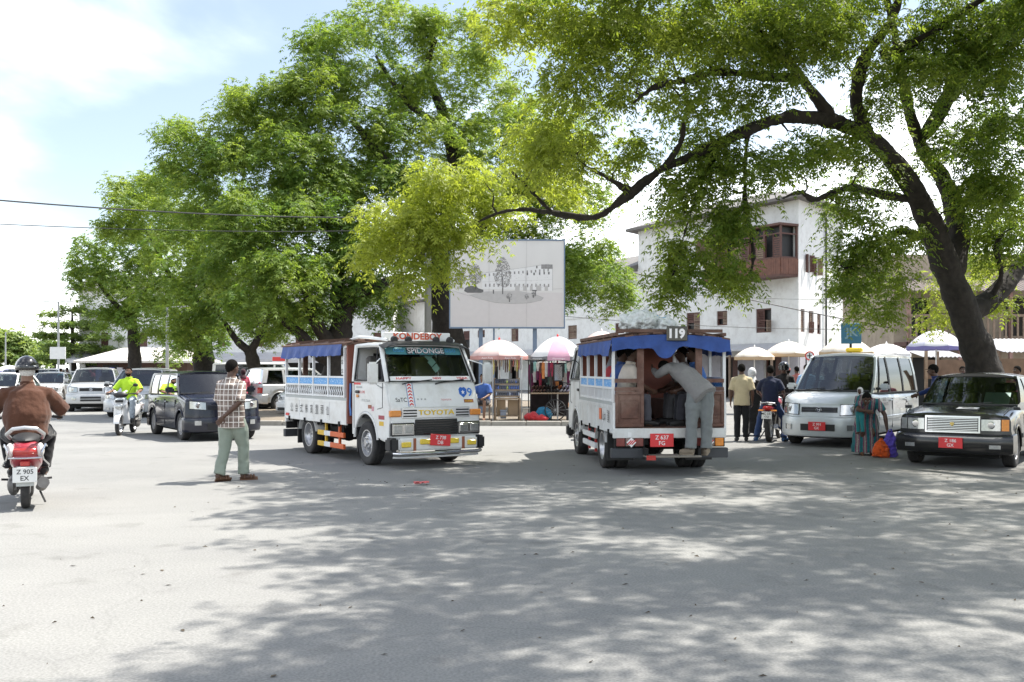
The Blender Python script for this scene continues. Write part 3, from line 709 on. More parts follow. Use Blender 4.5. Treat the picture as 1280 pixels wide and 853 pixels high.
# T3
t3 = Tree('neem_tree', 'slim neem with a forked curving trunk standing behind the silver jeep', 'tree', base(318, 45), GRP, .50)
t3.limb([Vector(base(318,45))+Vector((0,0,-.1)), P(320,480,45), P(318,460,45), P(313,440,45)], [.45,.36,.31,.28], 9)
t3.limb([P(313,440,45), P(298,428,45), P(285,410,45), P(260,370,45)], [.22,.17,.12,.06])
t3.limb([P(313,440,45), P(322,425,45), P(335,400,45.5), P(350,350,46)], [.22,.17,.12,.06])
for a in ((270,290,55,45,45,2.0,70,.32),(300,360,60,45,45,2.2,90,.28),(250,370,50,45,44.5,2,70,.3),(345,400,40,30,46,1.6,45,.24),(230,300,40,40,45,1.8,50,.36),(310,270,45,45,46,2,55,.3),(215,245,42,40,46,1.9,60,.36),(240,410,35,25,44.5,1.4,40,.3),(375,410,30,22,46,1.3,25,.2)):
    px_blob(t3, *a[:7], tone=a[7])
t3.finish(LEAF_L, 22, 4, .56, .19, .07, .35, .035, up=.35, droop=.7)
# T2
t2 = Tree('neem_tree', 'neem with a thick upright trunk and dense crown behind the dark boxy car', 'tree', base(255, 54), GRP, .50)
t2.limb([Vector(base(255,54))+Vector((0,0,-.1)), P(255,470,54), P(254,440,54), P(250,400,54), P(235,350,54)], [.75,.6,.54,.4,.2], 10)
t2.limb([P(250,400,54), P(215,350,54), P(190,300,54)], [.3,.18,.08]); t2.limb([P(250,400,54), P(280,360,54), P(290,330,54)], [.3,.18,.08])
for a in ((190,270,50,40,54,2.2,70,.42),(225,330,50,45,54,2.4,80,.35),(170,245,35,28,55,1.8,40,.45),(265,330,45,45,55,2.2,60,.3),(205,390,45,40,53,2.2,70,.28),(255,420,40,25,53,1.8,45,.22),(160,300,40,35,55,1.8,45,.35),(290,390,35,35,55,1.8,40,.25)):
    px_blob(t2, *a[:7], tone=a[7])
t2.finish(LEAF_L, 20, 4, .62, .22, .085, .35, .04, up=.35, droop=.7)
# T1
t1 = Tree('neem_tree', 'neem at the outer end of the row, dark straight trunk against the kiosk wall', 'tree', base(169, 66), GRP, .50)
t1.limb([Vector(base(169,66))+Vector((0,0,-.1)), P(169,470,66), P(168,440,66), P(165,400,66), P(160,350,66)], [.55,.45,.42,.3,.14], 9)
t1.limb([P(165,400,66), P(135,370,66), P(115,340,66)], [.25,.15,.07]); t1.limb([P(165,400,66), P(185,360,66), P(190,320,66)], [.25,.15,.07])
for a in ((120,330,38,32,66,2.2,45,.3),(160,310,50,32,66,2.4,60,.38),(150,360,50,35,66,2.6,70,.28),(180,400,38,32,66,2.2,55,.2),(110,350,28,24,66,1.6,25,.25),(150,400,30,25,66,1.8,35,.2),(195,350,40,40,66,2.2,50,.3),(215,435,22,16,66,1.4,18,.22)):
    px_blob(t1, *a[:7], tone=a[7])
t1.finish(LEAF_L, 20, 4, .68, .25, .095, .35, .045, up=.35, droop=.7)

# ---- far trees at the left edge
LEAF_F = leaf_mat('almond_leaf', (0.12, 0.20, 0.06), (0.34, 0.42, 0.14), 0.5)
ft = Tree('almond_tree', 'tiered tropical almond tree with flat layered boughs beyond the lamp post', 'tree', base(92, 92))
ft.limb([Vector(base(92,92))+Vector((0,0,-.1)), P(92,460,92), P(91,430,92), P(90,388,92)], [.35,.3,.22,.06])
for px, py, w, hh_, n in ((90,388,22,2,24),(68,394,18,2,16),(118,393,24,2.5,28),(88,407,42,3,70),(120,410,24,3,36),(64,421,30,3,50),(112,423,40,4,80),(90,436,46,4,90),(128,438,28,4,50),(78,450,40,4,80),(118,452,32,4,60)):
    px_blob(ft, px, py, w, hh_, 92, w/F*92*.8, n, .45, shell=.2)
ft.finish(LEAF_F, 16, 2, .34, .26, .15, .3, .04, up=-.05, droop=.1)
fo = Tree('shade_tree', 'rounded bushy tree at the far end of the road', 'tree', base(12, 125))
fo.limb([Vector(base(12,125)), P(12,440,125), P(12,420,125)], [.5,.4,.15])
for px, py, w, hh_, n in ((5,425,22,18,60),(25,440,22,16,60),(-10,440,25,20,50),(12,452,35,12,70),(40,452,22,12,40)): px_blob(fo, px, py, w, hh_, 125, 2.5, n, .6)
fo.finish(LEAF_F, 14, 2, .7, .5, .3, .2, .05)
fp = Tree('shade_tree', 'dark domed tree rising behind the layered almond tree', 'tree', base(66, 150))
fp.limb([Vector(base(66,150)), P(66,450,150), P(66,430,150)], [.6,.5,.2])
for px, py, w, hh_, n in ((58,436,26,9,70),(42,444,18,8,40),(80,436,22,9,50),(140,440,40,16,80),(180,445,40,14,60)): px_blob(fp, px, py, w, hh_, 150, 4, n, .25)
fp.finish(LEAF_F, 14, 2, .8, .55, .35, .2, .05)

# ---- the big leaning tree at the right; its crown reaches over the road towards the camera
bt = Tree('leaning_tree', 'big dark leaning tree behind the parked taxi, limbs arching over the road', 'tree', base(1232, 22.5), None, .81)
bb = Vector(base(1232, 22.5))
Bt = lambda px, py, Y: P(px, py, Y)
bt.limb([bb+Vector((.15,0,-.15)), Bt(1236,505,22.5), Bt(1228,455,22.4), Bt(1212,410,22.3), Bt(1195,365,22.2), Bt(1176,315,22), Bt(1162,275,21.7)], [.72,.46,.38,.335,.32,.30,.27], 14)
bt.limb([Bt(1166,285,21.8), Bt(1140,235,21.3), Bt(1112,195,20.8), Bt(1080,168,20.2), Bt(1040,151,19.6), Bt(985,146,19), Bt(935,163,18.6), Bt(875,192,18.3), Bt(830,210,18.2), Bt(790,240,18.3), Bt(745,272,18.6), Bt(690,266,19), Bt(645,262,19.3), Bt(600,276,19.6), Bt(570,300,19.8)],
        [.28,.23,.20,.165,.135,.115,.105,.095,.085,.075,.065,.05,.04,.028,.015], 10)
bt.limb([Bt(1204,395,22.3), Bt(1235,378,22.6), Bt(1262,350,22.9), Bt(1290,310,23.2), Bt(1330,250,23.5)], [.29,.25,.21,.16,.09], 10)
bt.limb([Bt(1190,345,22.1), Bt(1198,290,22.4), Bt(1182,230,22.2), Bt(1150,180,21.8), Bt(1130,110,21.2), Bt(1120,50,20.5), Bt(1100,-40,19.5)], [.30,.25,.20,.15,.11,.09,.05], 9)
bt.limb([Bt(1085,172,20.3), Bt(1070,125,19.6), Bt(1082,70,18.8), Bt(1115,25,18.2), Bt(1130,-30,17.6)], [.17,.13,.11,.09,.06], 9)
bt.limb([Bt(1100,70,19), Bt(1150,50,18.6), Bt(1195,20,18.2), Bt(1240,-10,17.8), Bt(1300,-60,17)], [.10,.085,.07,.06,.04], 8)
bt.limb([Bt(1040,151,19.6), Bt(1000,95,18.9), Bt(970,60,18.3), Bt(930,15,17.4), Bt(900,-60,16)], [.13,.11,.09,.075,.04], 8)
bt.limb([Bt(1005,100,19), Bt(950,95,18.4), Bt(900,90,17.8), Bt(860,100,17.2), Bt(820,108,16.8), Bt(790,130,16.6)], [.10,.09,.075,.06,.045,.02], 8)
bt.limb([Bt(830,210,18.2), Bt(850,180,17.9), Bt(855,150,17.6)], [.08,.055,.02], 7)
bt.limb([Bt(790,240,18.3), Bt(740,212,17.9), Bt(715,195,17.6)], [.07,.045,.02], 7)
bt.limb([Bt(690,266,19), Bt(660,235,18.8), Bt(640,215,18.6)], [.05,.035,.015], 6)
bt.limb([Bt(1150,250,21.6), Bt(1110,245,21.2), Bt(1060,235,20.6), Bt(1020,250,20), Bt(1000,240,19.6), Bt(975,250,19.2)], [.13,.11,.085,.06,.045,.02], 7)
bt.limb([Bt(1165,300,21.9), Bt(1120,290,21.3), Bt(1070,330,20.8), Bt(1050,335,20.5)], [.1,.08,.05,.02], 7)
bt.limb([Bt(1235,378,22.6), Bt(1252,345,22.2), Bt(1245,310,21.8), Bt(1255,290,21.5)], [.1,.07,.05,.02], 7)
bt.limb([Bt(935,163,18.6), Bt(930,240,18.6), Bt(942,320,18.6), Bt(930,365,18.6)], [.05,.035,.025,.012], 6)
bt.limb([Bt(900,180,18.4), Bt(870,250,18.3), Bt(850,310,18.3), Bt(838,360,18.3)], [.05,.035,.025,.012], 6)
# limbs reaching over the road, above the frame
bt.limb([Bt(1150,180,21.8), (10.5,20,9.5), (12.5,17,10.2), (13,13.5,9.6)], [.18,.16,.12,.05], 8)
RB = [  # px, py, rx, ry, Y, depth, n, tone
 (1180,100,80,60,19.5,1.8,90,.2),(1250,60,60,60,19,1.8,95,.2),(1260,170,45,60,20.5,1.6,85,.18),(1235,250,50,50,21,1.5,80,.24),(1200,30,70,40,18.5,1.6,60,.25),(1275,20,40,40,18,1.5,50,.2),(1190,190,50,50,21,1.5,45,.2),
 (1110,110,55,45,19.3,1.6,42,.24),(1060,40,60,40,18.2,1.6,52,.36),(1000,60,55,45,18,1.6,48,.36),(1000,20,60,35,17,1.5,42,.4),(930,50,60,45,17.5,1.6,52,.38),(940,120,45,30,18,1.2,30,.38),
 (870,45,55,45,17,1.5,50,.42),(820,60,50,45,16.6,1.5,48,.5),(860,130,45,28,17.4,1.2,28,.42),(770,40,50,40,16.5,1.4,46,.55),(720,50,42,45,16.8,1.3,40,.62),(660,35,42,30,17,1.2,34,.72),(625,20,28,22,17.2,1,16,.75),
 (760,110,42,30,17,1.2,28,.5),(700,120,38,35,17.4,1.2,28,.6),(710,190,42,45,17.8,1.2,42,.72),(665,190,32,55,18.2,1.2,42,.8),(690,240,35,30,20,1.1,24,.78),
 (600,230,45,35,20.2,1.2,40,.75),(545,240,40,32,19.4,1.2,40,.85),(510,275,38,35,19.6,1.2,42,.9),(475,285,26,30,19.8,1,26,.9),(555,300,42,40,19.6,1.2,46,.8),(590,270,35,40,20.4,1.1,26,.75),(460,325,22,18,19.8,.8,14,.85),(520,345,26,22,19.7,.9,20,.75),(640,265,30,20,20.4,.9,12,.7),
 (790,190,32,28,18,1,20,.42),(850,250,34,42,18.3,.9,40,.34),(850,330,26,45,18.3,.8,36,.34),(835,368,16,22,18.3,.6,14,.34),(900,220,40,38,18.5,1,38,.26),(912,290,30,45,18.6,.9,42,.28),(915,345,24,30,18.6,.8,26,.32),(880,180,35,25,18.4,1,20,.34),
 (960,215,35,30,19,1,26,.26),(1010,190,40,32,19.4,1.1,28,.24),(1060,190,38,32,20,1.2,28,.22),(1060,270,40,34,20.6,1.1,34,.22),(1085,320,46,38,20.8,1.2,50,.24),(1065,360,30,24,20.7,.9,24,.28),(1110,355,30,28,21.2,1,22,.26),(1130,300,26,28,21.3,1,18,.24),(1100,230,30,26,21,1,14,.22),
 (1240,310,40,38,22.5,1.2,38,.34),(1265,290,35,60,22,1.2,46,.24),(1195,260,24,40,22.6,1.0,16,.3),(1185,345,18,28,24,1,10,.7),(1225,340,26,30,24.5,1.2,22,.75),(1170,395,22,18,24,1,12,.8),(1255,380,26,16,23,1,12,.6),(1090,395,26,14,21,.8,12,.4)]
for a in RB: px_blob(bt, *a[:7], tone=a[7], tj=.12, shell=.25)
WB = [((4.2,9.8,8.3),(2.3,2.1,.9),74),((7.2,10.5,8.8),(2.2,2.2,1.0),80),((10.2,9.5,8.9),(2.2,2.2,1),70),((2.2,11.6,8.0),(1.7,1.9,.8),46),((5.2,13.2,8.9),(2,1.8,.9),62),
      ((8.6,13.6,9.4),(2.2,2.2,1),76),((12,13,9.6),(2.2,2.6,1),74),((12.5,17.5,9.8),(2.2,2.2,1.2),60),((15,15,9),(2,3,1.2),44),((2.3,8.4,7.9),(1.4,1.5,.7),30),((8.2,7.2,8.4),(2.0,1.6,.8),48),((5.2,6.9,8.1),(1.8,1.4,.8),42),((9.5,17,10),(2.5,2,1.1),60),((6,16.5,9.6),(2,1.8,1),46),((3,15,8.6),(1.6,1.6,.8),30),((11.5,6.5,8.6),(1.8,1.6,.8),36),((6.5,19.5,9.7),(2,1.6,.9),46),((9.2,20.3,10.3),(2,1.6,1),46),((4,19,8.7),(1.6,1.4,.7),30),((11.8,20.5,10.6),(2,1.6,1),40),((1.4,13.6,8.0),(1.6,1.7,.8),56),((.6,15.4,7.7),(1.3,1.3,.6),34),((3.0,6.6,8.0),(1.6,1.3,.6),48),((1.9,7.3,7.8),(1.2,1.2,.6),32),((6.6,5.6,8.2),(1.8,1.2,.6),36),((9.5,5.8,8.4),(1.8,1.2,.6),34)]
for c_, r_, n_ in WB: bt.blob((c_[0]+(1.0 if c_[0] < 6 else .3), c_[1], c_[2]), r_, int(n_*1.28), .3, .12, .15)
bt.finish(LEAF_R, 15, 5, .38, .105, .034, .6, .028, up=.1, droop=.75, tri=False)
# ------------------------------------------------------------------ vehicles: shared materials and parts
M_TYRE = mat('tyre_rubber', (0.022, 0.022, 0.023), 0.85, var=0.25, scale=20, bump=0.3, bscale=80, dirt=(0.12, 0.11, 0.10), dirt_amt=0.5)
M_RIM = mat('alloy_rim', (0.50, 0.50, 0.51), 0.35, metal=0.8, var=0.1)
M_STEEL = mat('grey_steel_rim', (0.42, 0.43, 0.44), 0.5, metal=0.5, var=0.15, dirt=(0.2,0.17,0.14), dirt_amt=0.5)
M_CHROME = mat('chrome', (0.58, 0.58, 0.59), 0.15, metal=1.0, var=0.03)
M_BLK = mat('black_plastic', (0.018, 0.018, 0.019), 0.55, var=0.2, scale=15)
M_BLKG = mat('black_gloss', (0.010, 0.010, 0.011), 0.15, var=0.1, coat=0.5)
M_UNDER = mat('underbody', (0.012, 0.012, 0.012), 0.9, var=0.2)
M_LAMP = mat('headlamp_lens', (0.46, 0.47, 0.47), 0.12, metal=0.6, var=0.25, scale=30, coat=1.0)
M_AMBER = mat('amber_lens', (0.75, 0.26, 0.03), 0.2, var=0.15, scale=30, coat=0.8)
M_YLAMP = mat('yellow_foglamp', (0.80, 0.58, 0.05), 0.2, var=0.2, scale=30, coat=0.8)
M_REDL = mat('red_lens', (0.45, 0.025, 0.02), 0.2, var=0.2, scale=30, coat=0.8)
M_PLR = mat('red_plate', (0.66, 0.035, 0.04), 0.45, var=0.06)
M_PLW = mat('white_plate', (0.74, 0.74, 0.72), 0.45, var=0.06)
M_TXW = mat('white_lettering', (0.82, 0.80, 0.80), 0.5, var=0.02)
M_TXB = mat('black_lettering', (0.015, 0.015, 0.018), 0.5, var=0.02)
M_TXR = mat('red_lettering', (0.60, 0.035, 0.04), 0.5, var=0.02)
M_TXY = mat('yellow_lettering', (0.80, 0.55, 0.02), 0.45, var=0.02)
M_SEAT = mat('grey_seat', (0.10, 0.095, 0.09), 0.85, var=0.2)
M_CABIN = mat('dark_cabin', (0.045, 0.045, 0.045), 0.8, var=0.2)
GL_D = glass('tinted_glass', (0.16, 0.18, 0.17)); GL_M = glass('car_glass', (0.42, 0.47, 0.46)); GL_C = glass('clear_glass', (0.62, 0.68, 0.66), ior=1.62); GL_W = glass('windshield_glass', (0.42, 0.47, 0.46), ior=1.75)
def paint(name, col, rough=0.3, dirt=0.35, metal=0.0):
    return mat(name, col, rough, metal=metal, var=0.05, scale=2.5, coat=0.6 if max(col) > .2 else 0.3, dirt=tuple(0.6*x+(0.10 if max(col) > .2 else 0.03) for x in col), dirt_amt=dirt)

WHEELS = {}
def wheel(par, c, r, w, side, style='alloy', rim_m=None):
    """tyre with tread shoulders and a rim child; side = +1 left (+Y), -1 right"""
    key = (round(r,3), round(w,3), style)
    if key not in WHEELS:
        ty = MB(); h = w/2; ri = r*0.62
        prof = [(ri, -h*.86), (r*.80, -h*1.0), (r*.93, -h*.98), (r*.985, -h*.82), (r, -h*.6), (r*.985, -h*.28), (r*.985, -h*.22), (r, -h*.2), (r, h*.2), (r*.985, h*.22), (r*.985, h*.28), (r, h*.6), (r*.985, h*.82), (r*.93, h*.98), (r*.80, h), (ri, h*.86)]
        ty.lathe(prof, 40, ax='y', cap=False); tm = ty.mesh('wheel', smooth=True, angle=40)
        rm = MB(); d = h*.86
        rm.lathe([(ri, d), (ri*.93, d), (ri*.90, d*.55), (ri*.86, d*.35)], 36, ax='y', cap=False)
        rm.lathe([(ri, d), (ri, -d)], 36, ax='y', cap=False)
        if style == 'alloy':
            for k in range(7):
                M_ = Matrix.Rotation(2*PI*k/7, 4, 'Y'); q = MB(M_); q.prism([(-.055*r/.3, .03), (.055*r/.3, .03), (.035*r/.3, ri*.92), (-.035*r/.3, ri*.92)], 'y', d*.45, d*.8); rm.add(q.v, q.f)
            rm.lathe([(ri*.22, d*.5), (ri*.22, d*.9), (ri*.1, d*.95), (0.0, d*.95)], 16, ax='y', cap=False)
        elif style == 'cover':
            rm.lathe([(ri*.9, d*.7), (ri*.7, d*.95), (ri*.3, d*1.0), (0, d*1.02)], 24, ax='y', cap=False)
            for k in range(8):
                M_ = Matrix.Rotation(2*PI*k/8, 4, 'Y'); q = MB(M_); q.box(-.02, .02, d*.9, d*1.06, ri*.45, ri*.8); rm.add(q.v, q.f)
        else:   # pressed steel truck disc: deep dish with hand holes and nuts
            dd = d if style == 'truckf' else -d*.2
            rm.lathe([(ri*.86, d*.35), (ri*.78, dd*.6), (ri*.55, dd*.75), (ri*.5, dd*1.0), (ri*.25, dd*1.05), (ri*.2, dd*1.3), (0, dd*1.3)], 28, ax='y', cap=False)
            for k in range(6):
                a = 2*PI*k/6; rm.lathe([(.016, 0), (.016, .03), (0, .03)], 6, c=(ri*.38*math.cos(a), dd*1.02, ri*.38*math.sin(a)), ax='y', cap=False)
                a += .5; rm.ball((ri*.66*math.cos(a), dd*.64, ri*.66*math.sin(a)), (.03, .012, .03), 8, 5)
        WHEELS[key] = (tm, rm.mesh('rim', smooth=True, angle=40))
    tm, rmm = WHEELS[key]
    o = bpy.data.objects.new('wheel', tm); COL.objects.link(o); o.parent = par; o.location = c
    if side < 0: o.rotation_euler = (0, 0, PI)
    if not tm.materials: tm.materials.append(M_TYRE)
    q = bpy.data.objects.new('rim', rmm); COL.objects.link(q); q.parent = o
    if not rmm.materials: rmm.materials.append(rim_m or M_RIM)
    return o
def plate(par, c, rz, lines, w=.34, h=.17, bgm=None, txm=None, tilt=0, name='licence_plate'):
    """rz: direction the plate faces (local angle about Z)"""
    Mx = Matrix.Translation(c) @ Matrix.Rotation(rz + PI/2, 4, 'Z') @ Matrix.Rotation(tilt, 4, 'Y')
    o = MB().box(-w/2, w/2, -.006, .006, -h/2, h/2).build(name, bgm or M_PLR, par, bevel=.003); o.matrix_local = Mx
    n = len(lines)
    for i, s_ in enumerate(lines):
        z = h*(.5-(i+.5)/n)*.86
        text('plate_text', s_, h*(.62/n), txm or M_TXW, o, (0, -.0085, z), (PI/2, 0, 0), bold=.01)
    return o
def car(name, label, s, loc, rz, group=None):
    """lofted lower body + greenhouse of pillars, roof and real panes + lamps, grille, bumpers, mirrors, wheels"""
    t = thing(name, label, 'car', (loc[0], loc[1], 0), rz, group)
    L, Wd, wb, r = s['L'], s['W'], s['wb'], s['r']
    xf = L/2; xr = -L/2; w = Wd/2; ax1 = xf - s['fo']; ax2 = ax1 - wb; sill = s.get('sill', .24)
    af, ar = s.get('af', .35), s.get('ar', .25); lf, lr = s.get('lean', .12), s.get('leanr', .08)
    tp = s['top']; pm = s['paint']; Ra = r + .055
    def ztop(x):
        for (xa, za), (xb, zb) in zip(tp, tp[1:]):
            if xa <= x <= xb: u = (x-xa)/(xb-xa); return za + (zb-za)*u
        return tp[0][1] if x < tp[0][0] else tp[-1][1]
    def zbot(x):
        z = sill
        for a in (ax1, ax2):
            dx = abs(x-a)
            if dx < Ra: z = max(z, r*1.0 + math.sqrt(max(0, Ra*Ra-dx*dx)))
        e = max((x-(xf-.25))/.25, ((xr+.25)-x)/.25, 0); return z + .04*e
    def fx(y, z, off=0): q = min(1, abs(y)/w)**4; return xf - af*q - lf*max(0, z-.5)*(1-q) + off
    def bx_(y, z, off=0): q = min(1, abs(y)/w)**4; return xr + ar*q + lr*max(0, z-.5)*(1-q) - off
    st = []
    for sg in (0, .3, .55, .75, .88, .95, .985): st.append((xf - af*sg**4, sg, 'f')); st.append((xr + ar*sg**4, sg, 'r'))
    xs = set(np.linspace(xr+ar, xf-af, 26).tolist())
    for a in (ax1, ax2):
        for k in range(13): xs.add(a - Ra*math.cos(PI*k/12))
        xs.add(a-Ra-.006); xs.add(a+Ra+.006)
    for x, z in tp: xs.add(x)
    st += [(x, 1.0, '') for x in xs if xr+ar <= x <= xf-af]
    st.sort(key=lambda q: q[0])
    secs = []
    for x, sg, e in st:
        ww = w*sg if sg > 0 else 0.0; b = zbot(x); tt = ztop(x); cr = s.get('crown', .03)
        h = tt-b; k = max(sg, .0001)
        pr = [(.955, b), (.985, b+.03), (1.0, b+h*.30), (1.0, b+h*.55), (.988, b+h*.62), (.985, tt-.10), (.965, tt-.035), (.92, tt-.004), (.5, tt+cr*.75), (0, tt+cr)]
        row = []
        for f_, z in pr:
            q = 1-sg**4
            xx = x - (lf*max(0, z-.5)*q if e == 'f' else 0) + (lr*max(0, z-.5)*q if e == 'r' else 0)
            row.append((xx, ww*f_, z))
        secs.append(row)
    body = MB(); n = 10
    for sd in (1, -1):
        V = [(p[0], p[1]*sd, p[2]) for row in secs for p in row]
        Fs = [(i*n+k, i*n+k+1, (i+1)*n+k+1, (i+1)*n+k) for i in range(len(secs)-1) for k in range(n-1)]
        body.add(V, Fs)
    body.build('body', pm, t, smooth=True, angle=38)
    MB().box(xr+.25, xf-.25, -w+.20, w-.20, .17, min(.62, s['belt']-.2)).build('underbody', M_UNDER, t)
    for a in (ax1, ax2): MB().box(a-.36, a+.36, -w+.21, w-.21, .3, r*2+.06).build('wheel_well', M_UNDER, t)
    # greenhouse
    zb_, zr = s['belt'], s['roof']; wb_, wr = w-.055, s.get('wr', w-.20)
    xc, xrf, xrr, xb = s['cowl'], s['rf'], s['rr'], s['rb']; zc = s.get('zc', ztop(xc)+.01); zbk = s.get('zbk', zb_)
    def ys(z): u = (z-zb_)/(zr-zb_); return wb_ + (wr-wb_)*u + .02*math.sin(PI*min(1, max(0, u)))
    zg = zr - .055
    def fl(x0b, x0t, x1b, x1t, za, zt_, sd, off=0):
        def f(u, v):
            z = za + (zt_-za)*v; x = (x0b+(x0t-x0b)*v)*(1-u) + (x1b+(x1t-x1b)*v)*u
            return (x, sd*(ys(z)+off), z)
        return f
    pl = s['pillars']  # list of (x_bottom, x_top, half width) from front to rear
    gm = s.get('glass', GL_M); gmr = s.get('glass_rear', gm)
    for sd in (1, -1):
        for i, (pb, pt, hw) in enumerate(pl):
            MB().slab(fl(pb-hw, pt-hw, pb+hw, pt+hw, zb_-.02, zr-.03, sd, .006), 1, 6, (0, -sd*.04, 0)).build('pillar', M_BLK if s.get('blackp') and 0 < i < len(pl)-1 else pm, t, smooth=True)
        for i in range(len(pl)-1):
            a, b = pl[i], pl[i+1]
            MB().grid(fl(a[0]-a[2], a[1]-a[2], b[0]+b[2], b[1]+b[2], zb_, zg, sd, -.006), 4, 6).build('side_window', gm if i == 0 else gmr, t, fix=False, smooth=True, angle=60)
        a, b = pl[0], pl[-1]
        MB().slab(fl(a[1]+.10, a[1]+.02, b[1]-.10, b[1]-.02, zg, zr-.005, sd, .004), 8, 2, (0, -sd*.05, 0)).build('roof_rail', pm, t, smooth=True)
        MB().slab(fl(a[0]+.05, a[0]+.04, b[0]-.04, b[0]-.04, zb_-.012, zb_+.012, sd, .012), 4, 1, (0, -sd*.02, 0)).build('belt_trim', M_BLK, t)
    bu = .10
    def ws(u, v):
        y = -1+2*u; z = zc + (zr-.02-zc)*v; return (xc + (xrf-xc)*v + bu*(1-.5*v)*(1-y*y) - .02, y*((wb_-.03)*(1-v) + (wr-.02)*v), z + .02*(1-y*y)*v)
    MB().grid(ws, 10, 6).build('windshield', s.get('glass_front', GL_W), t, fix=False, smooth=True, angle=60)
    def rw(u, v):
        y = -1+2*u; z = zbk + (zr-.02-zbk)*v; return (xb + (xrr-xb)*v - .06*(1-y*y) + .02, y*((wb_-.03)*(1-v) + (wr-.02)*v), z + .015*(1-y*y)*v)
    MB().grid(rw, 8, 5).build('rear_window', gmr, t, fix=False, smooth=True, angle=60)
    def rf(u, v):
        y = -1+2*u; x = (xrf + .05*(1-y*y))*(1-v) + (xrr-.03*(1-y*y))*v; e = abs(y)**5
        return (x, y*(wr+.015), zr + .045*(1-y*y) - .02*e - .02*(2*v-1)**4 + .012)
    MB().slab(rf, 14, 10, (0, 0, -.05)).build('roof', s.get('roof_paint', pm), t, smooth=True, angle=50)
    # black screen surrounds, wipers, dashboard, seats
    MB().tube([Vector(ws(u, 0.02))+Vector((.012, 0, .004)) for u in np.linspace(0, 1, 11)], .018, 6).build('screen_seal', M_BLK, t)
    for y0_, y1_ in ((.05, .42), (-.55, -.12)):
        q0 = ws((y0_*1.2+1)/2, .03); q1 = ws((y1_*1.2+1)/2, .09)
        MB().tube([Vector(q0)+Vector((.03, 0, .01)), Vector(q1)+Vector((.02, 0, .01))], .009, 5).build('wiper', M_BLK, t)
    MB().box(xc-.62, xc-.06, -wb_+.1, wb_-.1, zb_-.3, min(zc, zb_)+.015).build('dashboard', M_CABIN, t, bevel=.03)
    MB().box(xb+.1, xc-.6, -wb_+.06, wb_-.06, zb_-.35, zb_-.01).build('cabin_lining', M_CABIN, t)
    for sx in [xrf-.28] + ([xrf-1.15] if s.get('rows', 2) > 1 else []) + ([xrf-1.95] if s.get('rows', 2) > 2 else []):
        for y in (.36, -.36):
            MB().cbox((sx, y, zb_+.06), (.16, .46, .34), Matrix.Rotation(-.15, 3, 'Y')).build('seat', M_SEAT, t, bevel=.04)
            MB().cbox((sx-.05, y, zb_+.32), (.10, .24, .16), Matrix.Rotation(-.15, 3, 'Y')).build('headrest', M_SEAT, t, bevel=.03)
    MB().lathe([(.17, -.012), (.185, 0), (.17, .012), (.155, 0), (.17, -.012)], 20, cap=False).build('steering_wheel', M_SEAT, t).matrix_local = Matrix.Translation((xc-.58, -.36, zb_+.10)) @ Matrix.Rotation(R(-62), 4, 'Y')
    # lamps and grille on the curved nose
    def fp(y0, y1, z0, z1, off=.008, nu=5, dz=0):
        def f(u, v): y = y0+(y1-y0)*u; z = z0+(z1-z0)*v + dz*u; return (fx(y, z, off), y, z)
        return f
    def fpart(nm, m, y0, y1, z0, z1, off=.01, thick=.05, nu=6, dz=0):
        return MB().slab(fp(y0, y1, z0, z1, off, nu, dz), nu, 2, (-thick, 0, 0)).build(nm, m, t, smooth=True, angle=45)
    for (ya, yb, za, zb2, dz) in s['lamps']:
        for sd in (1, -1):
            hl = fpart('headlight', M_LAMP, sd*ya, sd*yb, za, zb2, .014, .06, 6, dz)
            y0q, y1q = min(ya, yb), max(ya, yb)
            bz = MB()
            f0 = fp(sd*(y0q-.012), sd*(y1q+.012), za-.012, zb2+.012, .006, 6, dz)
            bz.slab(f0, 6, 2, (-.05, 0, 0)).build('bezel', s.get('bezel', M_BLK), hl, smooth=True)
            ym = (ya+yb)/2; MB().lathe([(.0, .012), (.05, .01), (.062, .0), (.058, -.02)], 14, ax='x', c=(fx(ym, (za+zb2)/2, .012), sd*ym, (za+zb2)/2+dz*.5), cap=False).build('reflector', M_CHROME, hl, smooth=True)
    for (ya, yb, za, zb2) in s.get('amber', []):
        for sd in (1, -1): fpart('turn_signal', M_AMBER if sd > 0 or not s.get('mixed') else M_LAMP, sd*ya, sd*yb, za, zb2, .016, .05)
    for (ya, yb, za, zb2) in s.get('fogs', []):
        for sd in (1, -1): fpart('fog_lamp', M_LAMP, sd*ya, sd*yb, za, zb2, s.get('bump', .05)+.014, .04)
    gy, gz0, gz1, nsl, gmf, gms = s['grille']
    gr = fpart('grille', gmf, -gy, gy, gz0, gz1, .010, .05, 10)
    for i in range(nsl):
        z = gz0 + (gz1-gz0)*(i+.5)/nsl; hh2 = (gz1-gz0)/nsl*.19
        MB().slab(fp(-gy*.97, gy*.97, z-hh2, z+hh2, .022), 10, 1, (-.02, 0, 0)).build('grille_bar', gms, gr)
    if s.get('frame'):
        for a_, b_, c_, d_ in ((-gy, gy, gz1, gz1+.03), (-gy, gy, gz0-.02, gz0), (-gy-.025, -gy, gz0-.02, gz1+.03), (gy, gy+.025, gz0-.02, gz1+.03)):
            MB().slab(fp(a_, b_, c_, d_, .026), 8, 1, (-.04, 0, 0)).build('grille_frame', M_CHROME, gr)
